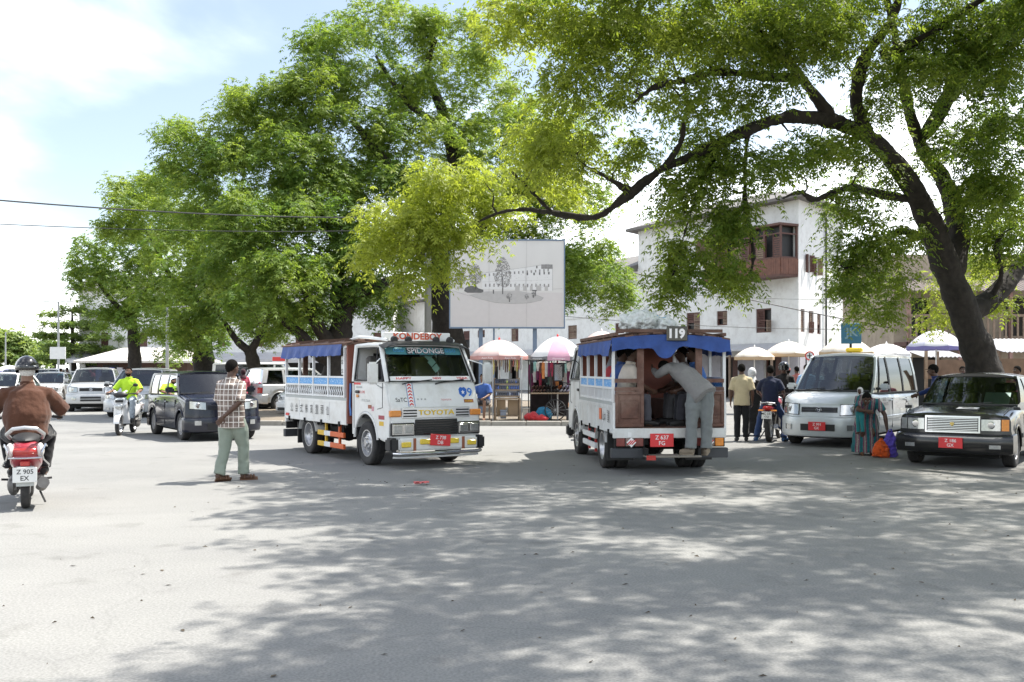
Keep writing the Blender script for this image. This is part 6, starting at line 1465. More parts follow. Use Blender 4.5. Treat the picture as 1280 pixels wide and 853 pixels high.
    if shoes:
        for n_ in 'LR':
            an, to = J['ank'+n_], J['toe'+n_]; fd = V3((to.x-an.x, to.y-an.y, 0)).normalized(); h0 = V3((an.x, an.y, to.z))-fd*.055*k; sp_ = MB()
            if sandals:
                q = to + fd*.035*k
                sp_.tube([h0-V3((0,0,.022*k)), h0.lerp(q, .5)-V3((0,0,.024*k)), q-V3((0,0,.02*k))], [.048*k,.052*k,.040*k], 10, flat=.30)
                sd_ = fd.cross(V3((0,0,1)))
                for f0 in (.25, .62, .78):
                    c_ = h0.lerp(q, f0); sp_.tube([c_+sd_*.048*k-V3((0,0,.01)), c_+sd_*.03*k+V3((0,0,.034*k)), c_-sd_*.03*k+V3((0,0,.034*k)), c_-sd_*.048*k-V3((0,0,.01))], .011*k, 6)
                ob = sp_.build('sandal', shoes, t, smooth=True)
            else:
                q = to + fd*.03*k
                sp_.tube([h0+V3((0,0,.02)), h0.lerp(q, .25)+V3((0,0,.022*k)), h0.lerp(q, .6)+V3((0,0,.012*k)), q+V3((0,0,.002))], [.045*k,.050*k,.050*k,.034*k], 12, flat=.85)
                sp_.tube([h0-V3((0,0,.02*k)), h0.lerp(q, .5)-V3((0,0,.022*k)), q-V3((0,0,.02*k))], [.046*k,.052*k,.040*k], 10, flat=.3)
                ob = sp_.build('shoe', shoes, t, fix=False); organic(ob, .010, 2)
    return t
def plaid():
    m = bpy.data.materials.new('plaid_shirt'); m.use_nodes = True; t = m.node_tree; b = t.nodes['Principled BSDF']; b.inputs['Roughness'].default_value = .9
    c = nd(t, 'ShaderNodeTexCoord'); sx = nd(t, 'ShaderNodeSeparateXYZ'); t.links.new(c.outputs['Object'], sx.inputs[0])
    def line(src, period, duty, off=0):
        a = nd(t, 'ShaderNodeMath', operation='ADD'); t.links.new(src, a.inputs[0]); a.inputs[1].default_value = 10+off
        d = nd(t, 'ShaderNodeMath', operation='DIVIDE'); t.links.new(a.outputs[0], d.inputs[0]); d.inputs[1].default_value = period
        f = nd(t, 'ShaderNodeMath', operation='FRACT'); t.links.new(d.outputs[0], f.inputs[0])
        l = nd(t, 'ShaderNodeMath', operation='LESS_THAN'); t.links.new(f.outputs[0], l.inputs[0]); l.inputs[1].default_value = duty; return l.outputs[0]
    xy = nd(t, 'ShaderNodeMath', operation='ADD'); ym = nd(t, 'ShaderNodeMath', operation='MULTIPLY'); ym.inputs[1].default_value = .35; t.links.new(sx.outputs['Y'], ym.inputs[0]); t.links.new(sx.outputs['X'], xy.inputs[0]); t.links.new(ym.outputs[0], xy.inputs[1])
    mx = nd(t, 'ShaderNodeMath', operation='MAXIMUM'); t.links.new(line(xy.outputs[0], .072, .15), mx.inputs[0]); t.links.new(line(sx.outputs['Z'], .078, .14), mx.inputs[1])
    band = nd(t, 'ShaderNodeMath', operation='ADD'); t.links.new(line(xy.outputs[0], .144, .5, .02), band.inputs[0]); t.links.new(line(sx.outputs['Z'], .156, .5, .03), band.inputs[1])
    bs = nd(t, 'ShaderNodeMath', operation='MULTIPLY'); t.links.new(band.outputs[0], bs.inputs[0]); bs.inputs[1].default_value = .5
    m1 = nd(t, 'ShaderNodeMixRGB'); m1.inputs['Color1'].default_value = (.155,.115,.095,1); m1.inputs['Color2'].default_value = (.26,.21,.185,1); t.links.new(bs.outputs[0], m1.inputs['Fac'])
    m2 = nd(t, 'ShaderNodeMixRGB'); m2.inputs['Color2'].default_value = (.72,.68,.63,1); t.links.new(mx.outputs[0], m2.inputs['Fac']); t.links.new(m1.outputs[0], m2.inputs['Color1'])
    t.links.new(m2.outputs[0], b.inputs['Base Color']); return m
def kanga():
    m = bpy.data.materials.new('printed_cotton'); m.use_nodes = True; t = m.node_tree; b = t.nodes['Principled BSDF']; b.inputs['Roughness'].default_value = .9
    c = nd(t, 'ShaderNodeTexCoord'); w = nd(t, 'ShaderNodeTexWave', wave_type='BANDS', bands_direction='X'); w.inputs['Scale'].default_value = 2.6; w.inputs['Distortion'].default_value = 1.5; t.links.new(c.outputs['Object'], w.inputs['Vector'])
    r = nd(t, 'ShaderNodeValToRGB'); r.color_ramp.interpolation = 'CONSTANT'
    r.color_ramp.elements[0].color = (.012,.115,.13,1); r.color_ramp.elements[1].position = .38; r.color_ramp.elements[1].color = (.26,.24,.22,1)
    e = r.color_ramp.elements.new(.48); e.color = (.13,.015,.07,1); e = r.color_ramp.elements.new(.82); e.color = (.25,.22,.2,1)
    t.links.new(w.outputs['Fac'], r.inputs['Fac'])
    v = nd(t, 'ShaderNodeTexVoronoi'); v.inputs['Scale'].default_value = 34; t.links.new(c.outputs['Object'], v.inputs['Vector'])
    r2 = nd(t, 'ShaderNodeValToRGB'); r2.color_ramp.elements[0].position = .2; r2.color_ramp.elements[1].position = .32; r2.color_ramp.elements[0].color = (1.9,1.9,1.9,1); t.links.new(v.outputs['Distance'], r2.inputs['Fac'])
    mm = nd(t, 'ShaderNodeMixRGB', blend_type='MULTIPLY'); mm.inputs['Fac'].default_value = .8; t.links.new(r.outputs[0], mm.inputs['Color1']); t.links.new(r2.outputs[0], mm.inputs['Color2'])
    t.links.new(mm.outputs[0], b.inputs['Base Color']); return m
M_PLAID = plaid(); M_KANGA = kanga()
SANDAL = mat('brown_leather', (.13, .065, .035), .7, var=.2); SHOE_D = mat('dark_shoe', (.025,.024,.024), .6, var=.2); SHOE_T = mat('tan_suede', (.23,.19,.14), .9, var=.25)

# the walking man in the plaid shirt
J = standing(1.735)
J.update(hipL=V3((-.085,.0,.91)), hipR=V3((.085,.02,.91)), kneeL=V3((-.085,-.04,.49)), ankL=V3((-.09,-.16,.10)), toeL=V3((-.02,-.03,.045)), kneeR=V3((.09,.15,.50)), ankR=V3((.09,.16,.09)), toeR=V3((.21,.27,.04)),
         elR=V3((.24,-.12,1.13)), wrR=V3((.06,-.24,.93)), elL=V3((-.25,.02,1.13)), wrL=V3((-.22,.20,.95)), pelvis=V3((0,.0,.94)), chest=V3((0,-.02,1.245)))
figure('person', 'man in brown plaid shirt and pale green trousers walking across the road', (-4.03, 14.3, 0), R(-24), J, SK1, M_PLAID, .95, cloth('sage', (.25,.29,.24)), SANDAL, 'short', .009, 1.10, .17, {'R': (V3((-.5,-.05,-.5)), V3((.3,-.8,-.2)), .7)}, (R(-8), 0), 1.15, sandals=True)

# seated riders are placed by their two-wheelers in the next section
# the man in grey leaning into the second truck
J = standing(1.72)
J.update(pelvis=V3((.06,.02,.98)), chest=V3((-.10,.22,1.19)), neck=V3((-.28,.42,1.33)), head=V3((-.36,.56,1.30)), hipL=V3((-.02,.03,.94)), hipR=V3((.145,.0,.95)), kneeL=V3((-.06,.03,.51)), kneeR=V3((.17,.02,.51)), ankL=V3((-.085,-.0,.10)), ankR=V3((.16,.03,.10)), toeL=V3((-.20,.09,.04)), toeR=V3((.10,.17,.04)),
         shL=V3((-.36,.25,1.31)), shR=V3((-.09,.50,1.33)), elL=V3((-.50,.42,1.20)), wrL=V3((-.52,.62,1.28)), elR=V3((-.02,.72,1.18)), wrR=V3((-.10,.90,1.10)))
GREYT = cloth('grey_twill', (.17,.185,.185), .1); GREYS = cloth('grey_shirt', (.20,.195,.19), .1)
figure('person', 'man in grey shirt and grey trousers leaning into the back of the truck', (2.76, 14.92, .318), R(4), J, SK1, GREYS, 1.5, GREYT, SHOE_T, 'short', .010, 1.08, .15, None, (R(30), R(-40)), 1.22)

# seated man in the blue shirt by the stalls
J = seated(.48, .12, .40, .34)
BLUES = cloth('blue_shirt', (.05,.11,.33))
figure('person', 'seated man in blue shirt and shorts waiting at the kerb by the stalls', (gx(605, 29.2), 29.2, .10), R(165), J, SK2, BLUES, .9, cloth('dark_shorts', (.05,.05,.06)), SANDAL, 'short', .014, 1.08, .06, None, (0,0), 1.1, barelegs=.15)
st = thing('stool', 'low wooden stool under the seated man in the blue shirt', 'stool', (gx(605, 29.2), 29.2, .10))
MB().box(-.2, .2, -.2, .2, .42, .47).build('seat', M_BWOOD2, st, bevel=.01)
for x in (-.16, .16):
    for y in (-.16, .16): MB().box(x-.02, x+.02, y-.02, y+.02, 0, .42).build('leg', M_BWOOD2, st)

# right-hand group beside the second truck
J = standing(1.72); figure('person', 'man in cream shirt and black trousers standing beside the truck tail', (gx(927, 22.2), 22.2, 0), R(-10), J, SK1, cloth('cream', (.50,.42,.27)), .9, cloth('black_trousers', (.015,.015,.017)), SHOE_D, 'short', .014, 1.0, .14)
J = standing(1.62); figure('person', 'woman in white headscarf and black dress behind the cream-shirted man', (gx(940, 24.2), 24.2, 0), R(-30), J, SK2, cloth('black_cotton', (.018,.018,.02)), 1.6, None, SHOE_D, 'scarf', .02, 1.0, .12, cap=cloth('white_scarf', (.66,.66,.67)), skirt=(cloth('black_cotton', (.018,.018,.02)), .24, .06))
# bending woman with a child, holding bags
J = standing(1.56)
J.update(pelvis=V3((0,-.10,.72)), chest=V3((.02,.08,.93)), neck=V3((.06,.25,1.04)), head=V3((.08,.36,1.06)), hipL=V3((-.085,-.08,.70)), hipR=V3((.085,-.08,.70)), kneeL=V3((-.09,.06,.40)), kneeR=V3((.09,.06,.40)), ankL=V3((-.10,-.04,.09)), ankR=V3((.10,-.04,.09)), toeL=V3((-.11,.10,.035)), toeR=V3((.11,.10,.035)),
         shL=V3((.20,.18,1.00)), shR=V3((-.13,.16,1.02)), elL=V3((.27,.24,.76)), wrL=V3((.32,.26,.52)), elR=V3((-.20,.28,.86)), wrR=V3((-.06,.42,.84)))
J['shL'], J['shR'] = V3((-.15,.18,1.0)), V3((.17,.18,1.0)); J['elL'], J['wrL'] = V3((-.27,.22,.76)), V3((-.30,.26,.50)); J['elR'], J['wrR'] = V3((.22,.30,.86)), V3((.10,.42,.84))
figure('person', 'stooping woman in teal and maroon printed dress beside the minivan', (gx(1085, 18.5), 18.55, 0), R(172), J, SK1, M_KANGA, .7, None, SANDAL, 'short', .013, 1.0, .05, None, (0, R(-35)), 1.0, skirt=(M_KANGA, .27, .05))
J = standing(.86); J = {a: b for a, b in J.items()}
J2 = {a: b*1.0 for a, b in standing(.86).items()}
figure('child', 'small child in white cap carried against the shoulder of the stooping woman', (gx(1076, 18.35), 18.38, .40), R(120), J2, SK1, M_KANGA, .9, cloth('teal_shorts', (.03,.22,.23)), None, 'scarf', .012, 1.0, .06, None, (0, R(-10)), k=.50, cap=cloth('white_cap', (.6,.58,.56)), cat='child', collar=False)
# bags
def bag(name, label, loc, m, w, d, h, rz):
    t = thing(name, label, 'bag', loc, rz)
    q = MB(); loft(q, [(0,0,0), (.01,0,h*.12), (-.01,0,h*.45), (.015,0,h*.72), (.02,.01,h*.9), (.03,.02,h)], [(1,0,0)]*6, [(w*.40,d*.42), (w*.52,d*.55), (w*.50,d*.5), (w*.42,d*.34), (w*.30,d*.18), (w*.22,d*.12)], 16)
    organic(q.build('sack', m, t), .012, 1, .07, .06)
    MB().tube([(-w*.10, 0, h*.92), (-w*.02, .01, h*1.12), (w*.10, .01, h*1.16), (w*.20, .01, h*.94)], [.02,.012,.012,.02], 6).build('handle', m, t, smooth=True)
bag('shopping_bag', 'orange shopping bag on the ground beside the stooping woman', (gx(1101, 18.1), 18.1, 0), cloth('orange_bag', (.66,.10,.02)), .33, .24, .30, .4)
bag('shopping_bag', 'purple cloth bag standing beside the orange bag', (gx(1113, 18.15), 18.2, 0), cloth('purple_bag', (.13,.09,.50)), .26, .22, .44, -.3)
J = standing(1.70); J.update(elL=V3((-.30,.20,1.20)), wrL=V3((-.28,.46,1.10)), neck=V3((0,.10,1.44)), head=V3((0,.15,1.58)), chest=V3((0,.04,1.23)), shL=V3((-.178,.09,1.355)), shR=V3((.178,.09,1.355)))
figure('person', 'man in navy top and dark cap leaning between minivan and taxi', (gx(1176, 20.1), 20.1, 0), R(75), J, SK1, cloth('navy_top', (.02,.035,.13)), 1.6, cloth('black_trousers', (.015,.015,.017)), SHOE_D, 'cap', .014, 1.05, .14, cap=M_HAIR)
# background people, right
GB = 'people between the umbrellas at the right'
for px, Y, col_, lc, rz_, hr, cp, lb in ((984, 27, (.50,.50,.52), (.05,.06,.10), 40, 'cap', cloth('red_cap', (.4,.08,.07)), 'person in white top and red cap behind the motorcycle'),
        (1008, 29, (.25,.42,.62), (.05,.05,.07), 160, 'short', None, 'person in light blue shirt left of the round traffic sign'), (1022, 31, (.40,.52,.60), (.06,.07,.10), 200, 'short', None, 'person in pale blue shirt under the round traffic sign'),
        (1033, 34, (.15,.13,.12), (.04,.04,.05), 90, 'short', None, 'person in dark shirt in front of the corner house doors'), (996, 34, (.35,.12,.10), (.05,.05,.06), 20, 'short', None, 'person in red-brown shirt beneath the cream umbrellas'),
        (1216, 33, (.03,.16,.45), (.05,.05,.06), 190, 'short', None, 'person in bright blue shirt next to the leaning trunk'), (1268, 29, (.40,.10,.14), (.05,.05,.06), 150, 'cap', cloth('pink_cap', (.55,.25,.3)), 'person with pink cap under the corrugated awning')):
    figure('person', lb, (gx(px, Y), Y, 0), R(rz_), standing(random.uniform(1.64, 1.76)), SK1, cloth('b%d' % px, col_), .9, cloth('bl%d' % px, lc), SHOE_D, hr, .024, 1.0, .12, cap=cp, group=GB)
# left background people
figure('person', 'woman in pink shawl between the forked tree and the silver jeep', (gx(304, 37.5), 37.5, 0), R(30), standing(1.6), SK1, cloth('pink', (.55,.10,.16)), 1.6, None, SHOE_D, 'scarf', .024, 1.0, .15, cap=cloth('dark_scarf', (.05,.02,.03)), skirt=(cloth('pink', (.55,.10,.16)), .24, .05))
GL_ = 'pedestrians far down the left road'
for px, Y, col_, lb in ((76, 60, (.02,.25,.30), 'pedestrian in teal shirt beside the lamp post'), (84, 63, (.10,.05,.05), 'pedestrian in dark brown shirt beside the teal one'), (22, 78, (.55,.50,.50), 'pedestrian in white by the purple umbrella'), (12, 80, (.10,.10,.12), 'pedestrian in black by the purple umbrella'),
        (54, 84, (.45,.06,.08), 'pedestrian in red behind the queue of cars'), (48, 82, (.55,.55,.5), 'pedestrian in pale shirt behind the queue of cars'), (116, 74, (.45,.10,.15), 'pedestrian in crimson beside the brown kiosk'), (352, 60, (.5,.5,.5), 'pedestrian in grey under the terrace canopy'), (268, 72, (.70,.55,.05), 'pedestrian in yellow under the terrace canopy')):
    figure('person', lb, (gx(px, Y), Y, 0), R(random.uniform(0, 360)), standing(random.uniform(1.6, 1.76)), SK1, cloth('l%d' % px, col_), .9, cloth('ll%d' % px, (.05,.05,.07)), None, 'short', .035, 1.0, .14, face=False, group=GL_, collar=False)
# people aboard the trucks (positions given in the truck's own frame)
def in_truck(tr, x, y, z): p = Matrix.Translation(tr.location) @ Matrix.Rotation(tr.rotation_euler.z, 4, 'Z') @ V3((x, y, z)); return (p.x, p.y, p.z)
J = seated(.32, .06, .36, .42, .10); J.update(elR=V3((.25,.18,.55)), wrR=V3((.16,.40,.62)), elL=V3((-.25,.18,.55)), wrL=V3((-.16,.40,.62)))
figure('person', 'driver in dark cap and dark shirt at the wheel of the front-facing truck', in_truck(truck1, 1.16, -.42, 1.02-.24), truck1.rotation_euler.z - PI/2, J, SK1, cloth('driver_shirt', (.05,.045,.05)), .9, cloth('driver_trousers', (.04,.04,.05)), None, 'cap', .018, 1.0, .05, cap=mat('tan_cap', (.25,.2,.13), .9))
t2a = truck2.rotation_euler.z
def rider(x, sd, col_, lb, lc=(.10,.10,.12), extra=None, hr='short', cp=None, sk=SK1):
    J = seated(.36, .10, .34, .34, .09)
    figure('person', lb, in_truck(truck2, x, sd*.62, .72), t2a + (PI if sd > 0 else 0), J, sk, extra or cloth('r%.2f' % x, col_), .9, cloth('rl%.2f' % x, lc), SHOE_D, hr, .018, 1.05, .05, cap=cp, group='passengers on the benches of the truck marked 119')
rider(-2.15, 1, (.58,.52,.45), 'passenger in cream striped shirt by the left tail door of the truck')
rider(-1.45, 1, (.06,.12,.35), 'passenger in dark blue behind the cream-shirted passenger')
rider(-.85, 1, (.50,.06,.07), 'passenger in red on the left bench near the cab', cp=cloth('grey_scarf', (.3,.3,.32)), hr='scarf')
rider(-2.05, -1, (.07,.17,.45), 'passenger in bright blue shirt by the right tail door of the truck', (.05,.05,.06))
rider(-1.35, -1, (.12,.10,.10), 'passenger in dark shirt with grey trousers on the right bench', (.15,.15,.16))
# ------------------------------------------------------------------ two-wheelers (local +X forward)
M_SCRED = mat('scooter_red', (0.34, 0.02, 0.035), 0.3, var=0.08, coat=0.7, dirt=(.28,.12,.10), dirt_amt=.3); M_SCWH = mat('scooter_white', (0.74, 0.75, 0.76), 0.3, var=0.05, coat=0.6)
M_ENG = mat('engine_alloy', (0.16, 0.155, 0.15), 0.6, metal=0.5, var=0.3, dirt=(.12,.1,.08), dirt_amt=.6); M_SADDLE = mat('black_saddle', (0.016, 0.016, 0.017), 0.6, var=.2)
M_SILVB = mat('silver_bar', (0.50, 0.51, 0.52), 0.4, metal=0.6, var=.06)
def bike_wheel(t, x, r, w):
    o = MB().lathe([(r*.66, -w*.42), (r*.82, -w*.5), (r*.95, -w*.42), (r, -w*.15), (r, w*.15), (r*.95, w*.42), (r*.82, w*.5), (r*.66, w*.42)], 36, ax='y', cap=False).build('wheel', M_TYRE, t, smooth=True); o.location = (x, 0, r)
    q = MB(); q.lathe([(r*.68, -w*.4), (r*.60, 0), (r*.68, w*.4)], 30, ax='y', cap=False); q.lathe([(.05, -.05), (.05, .05)], 14, ax='y')
    for k in range(5):
        a = 2*PI*k/5; q.tube([(.04*math.cos(a), 0, .04*math.sin(a)), (r*.64*math.cos(a), 0, r*.64*math.sin(a))], .016, 6)
    q.build('rim', M_SILVB, o, smooth=True)
    return o
def scooter(name, label, loc, rz, paint_, plate_lines, red):
    t = thing(name, label, 'scooter', loc, rz)
    xr, xf, r = -.62, .62, .225
    bike_wheel(t, xr, r, .10); bike_wheel(t, xf, r+.01, .095)
    # tail body: lofted shell under the saddle
    def sec(x, w, z0, z1): return x, w, z0, z1
    S_ = [(-.86,.06,.62,.70), (-.82,.13,.55,.76), (-.70,.165,.47,.79), (-.45,.18,.40,.78), (-.2,.16,.36,.72), (.0,.13,.34,.62), (.06,.12,.33,.50)]
    b = MB(); n = 14
    for x, w, z0, z1 in S_: b.v += [(x, w*math.copysign(abs(math.cos(a))**.7, math.cos(a)), (z0+z1)/2 + (z1-z0)/2*math.copysign(abs(math.sin(a))**.8, math.sin(a))) for a in (2*PI*k/n for k in range(n))]
    b.f = [(i*n+k, i*n+(k+1) % n, (i+1)*n+(k+1) % n, (i+1)*n+k) for i in range(len(S_)-1) for k in range(n)] + [tuple(range(n)), tuple(range((len(S_)-1)*n, len(S_)*n))]
    b.build('tail_body', paint_, t, smooth=True, angle=50)
    MB().ball((-.36, 0, .79), (.46, .155, .07), 18, 10).build('saddle', M_SADDLE, t, smooth=True)
    # floorboard, leg shield, front apron
    MB().box(-.05, .42, -.17, .17, .25, .31).build('floorboard', M_BLK, t, bevel=.02)
    def shield(u, v): y = (-1+2*u)*(.20-.05*v); return (.40+.10*v*1.3-.10*(1-((-1+2*u)**2))*-1*.9, y, .28+.58*v)
    MB().slab(shield, 10, 8, (-.03, 0, 0)).build('leg_shield', paint_, t, smooth=True, angle=50)
    MB().prism([(.46,.30),(.62,.52),(.60,.86),(.52,.92),(.46,.86)], 'y', -.075, .075).build('front_apron', paint_ if not red else paint_, t, bevel=.03, seg=2, smooth=True)
    MB().slab(lambda u, v: (xf+.255*math.cos(.2+u*2.2), (-1+2*v)*.065*(1), r+.02+.255*math.sin(.2+u*2.2)), 12, 4, (0,0,.008)).build('front_fender', paint_, t, smooth=True)
    for y in (-.06, .06): MB().tube([(xf, y, r), (xf-.05, y, .48)], .018, 8).build('fork', M_ENG, t)
    MB().slab(lambda u, v: (xr+.26*math.cos(.9+u*1.9), (-1+2*v)*.06, r+.26*math.sin(.9+u*1.9)), 10, 3, (0,0,.008)).build('rear_fender', M_BLK, t, smooth=True)
    # handlebar cowl, bars, grips, mirrors, head lamp
    MB().ball((.50, 0, .98), (.11, .17, .075), 14, 10).build('handlebar_cowl', paint_ if red else M_BLK, t, smooth=True)
    for s_ in (1, -1):
        MB().tube([(.47, s_*.12, 1.0), (.43, s_*.26, 1.01), (.38, s_*.36, 1.0)], .013, 8).build('handlebar', M_BLK, t)
        MB().tube([(.42, s_*.27, 1.01), (.375, s_*.38, .998)], .020, 10).build('grip', M_BLK, t)
        ml = MB().tube([(.46, s_*.17, 1.02), (.48, s_*.25, 1.16), (.47, s_*.30, 1.20)], .007, 6).build('mirror_stalk', M_BLK, t)
        MB().ball((.47, s_*.34, 1.22), (.02, .065, .042), 12, 8).build('mirror', M_BLK, ml, smooth=True)
    MB().ball((.635, 0, .70), (.035, .10, .075), 14, 10).build('headlight', M_LAMP, t, smooth=True)
    if not red:
        for s_ in (1, -1):
            MB().add([(.61, s_*.02, .66), (.60, s_*.16, .76), (.55, s_*.20, .86), (.615, s_*.03, .76)], [(0,1,2,3)]).build('white_blade', M_SCWH, t, fix=False)
            MB().add([(.58, s_*.02, .98), (.52, s_*.17, 1.07), (.48, s_*.14, 1.10), (.56, s_*.02, 1.03)], [(0,1,2,3)]).build('cowl_blade', M_SCWH, t, fix=False)
        MB().box(.615, .63, -.09, .09, .80, .86).build('number_board', M_BLK, t)
    # engine, exhaust, stand, footrests
    MB().box(-.68, -.25, .05, .17, .18, .38).build('engine', M_ENG, t, bevel=.04, seg=2); MB().ball((-.5, .13, .26), (.20, .07, .12), 12, 8).build('gear_cover', M_ENG, t, smooth=True)
    MB().tube([(-.25, -.12, .20), (-.40, -.16, .22), (-.92, -.19, .32)], [.03, .055, .065], 12).build('exhaust', M_ENG, t, smooth=True)
    MB().tube([(-.30, -.14, .16), (-.36, -.20, .03)], .012, 6).build('stand', M_BLK, t)
    for s_ in (1, -1): MB().tube([(-.30, s_*.12, .30), (-.30, s_*.27, .31)], .014, 6).build('footrest', M_BLK, t)
    # tail: grab rail, lamp, clear indicators, chrome guard, plate
    MB().tube([(-.45, .17, .80), (-.75, .19, .86), (-.92, .12, .93), (-.95, 0, .945), (-.92, -.12, .93), (-.75, -.19, .86), (-.45, -.17, .80)], .022, 10).build('grab_rail', M_SILVB, t, smooth=True)
    MB().ball((-.80, 0, .665), (.075, .155, .065), 16, 10).build('tail_lamp', M_REDL, t, smooth=True)
    for s_ in (1, -1):
        MB().ball((-.79, s_*.155, .68), (.07, .045, .085), 12, 10).build('indicator', mat('clear_indicator', (.68,.62,.60), .15, coat=1), t, smooth=True)
        MB().tube([(-.70, s_*.22, .72), (-.86, s_*.21, .75), (-.90, s_*.17, .66), (-.86, s_*.19, .58), (-.62, s_*.24, .50), (-.35, s_*.23, .45)], .011, 8).build('guard_bar', M_CHROME, t, smooth=True)
    MB().tube([(-.89, -.17, .60), (-.93, 0, .60), (-.89, .17, .60)], .011, 8).build('guard_bar', M_CHROME, t, smooth=True)
    MB().box(-.86, -.80, -.05, .05, .50, .56).build('stop_lamp', M_REDL, t, bevel=.01)
    MB().prism([(-.88,.28),(-.84,.28),(-.78,.50),(-.86,.50)], 'y', -.09, .09).build('plate_holder', M_GREYB, t)
    plate(t, (-.905, 0, .41), PI, plate_lines, .25, .17, M_PLW, M_TXB)
    return t
sc1 = scooter('motor_scooter', 'red motor scooter with white number plate ridden by the man in brown', (-5.86, 12.05, 0), R(114), M_SCRED, ['Z 905', 'EX'], True)
J = seated(.775, .10, .42, .38, .16)
for n_, s_ in (('L', -1), ('R', 1)):
    J['ank'+n_] = V3((s_*.18, .36, .40)); J['toe'+n_] = V3((s_*.20, .52, .335)); J['knee'+n_] = V3((s_*.24, .40, .80)); J['hip'+n_] = V3((s_*.11, .02, .85))
    J['sh'+n_] = V3((s_*.225, .07, 1.31)); J['el'+n_] = V3((s_*.40, .26, 1.08)); J['wr'+n_] = V3((s_*.36, .56, 1.03))
J['head'] = V3((0,.12,1.595)); J['neck'] = V3((0,.08,1.42)); J['chest'] = V3((0,.05,1.20)); J['pelvis'] = V3((0,0,.88))
BROWN = cloth('brown_shirt', (.085,.035,.020), .06)
rb1 = figure('person', 'heavy man in brown shirt and black helmet riding the red scooter', (-5.80, 11.90, 0), R(24), J, SK2, BROWN, .95, cloth('rider_black', (.012,.012,.014)), SHOE_D, 'helmet', .011, 1.30, .07, {'L': (V3((.1,1,-.05)), V3((0,0,-1)), 1.2), 'R': (V3((-.1,1,-.05)), V3((0,0,-1)), 1.2)}, (0,0), 1.1, hcut=-.08)
o = MB(); o.ball((0,0,0), (.088,.103,.09), 18, 12); 
skc = o.build('white_skullcap', mat('white_crochet', (.66,.65,.63), .9, var=.3, scale=60, bump=.8, bscale=120), rb1, smooth=True); skc.location = (0,.108,1.580)
sc2 = scooter('motor_scooter', 'white and black motor scooter ridden by the bearded man in lime shirt', (gx(146, 24.1), 24.7, 0), R(-84), M_SCWH, ['MC 214', 'BXK'], False)
J = seated(.775, .04, .40, .36, .15)
for n_, s_ in (('L', -1), ('R', 1)):
    J['ank'+n_] = V3((s_*.16, .38, .40)); J['toe'+n_] = V3((s_*.18, .54, .335)); J['knee'+n_] = V3((s_*.20, .42, .80)); J['hip'+n_] = V3((s_*.09, .02, .85))
    J['el'+n_] = V3((s_*.32, .16, 1.08)); J['wr'+n_] = V3((s_*.34, .52, 1.04))
LIME = cloth('lime_shirt', (.48,.75,.04), .06)
p2 = sc2.location
rd = figure('person', 'bearded man in lime green shirt and pale jeans riding the white scooter', (p2.x-.01, p2.y+.22, 0), R(-84-90), J, SK2, LIME, .95, cloth('pale_jeans', (.40,.46,.52)), SHOE_D, 'short', .012, 1.04, .05, {'L': (V3((0,1,-.1)), V3((0,0,-1)), 1.2), 'R': (V3((0,1,-.1)), V3((0,0,-1)), 1.2)}, (R(6), 0), 1.0)
bd_ = MB(); hd = J['head']
bd_.v = []; q = MB().ball((0,0,0), (1,1,1), 18, 12); keep = [f for f in q.f if (lambda p: p.z < -.05 and p.y > -.1)(sum((V3(q.v[i]) for i in f), V3((0,0,0)))/4)]
bd_.v = [tuple(hd + V3((p[0]*.066, .016+p[1]*.076, -.045+p[2]*.078))) for p in q.v]; bd_.f = keep; bd_.build('beard', M_HAIR, rd, smooth=True)
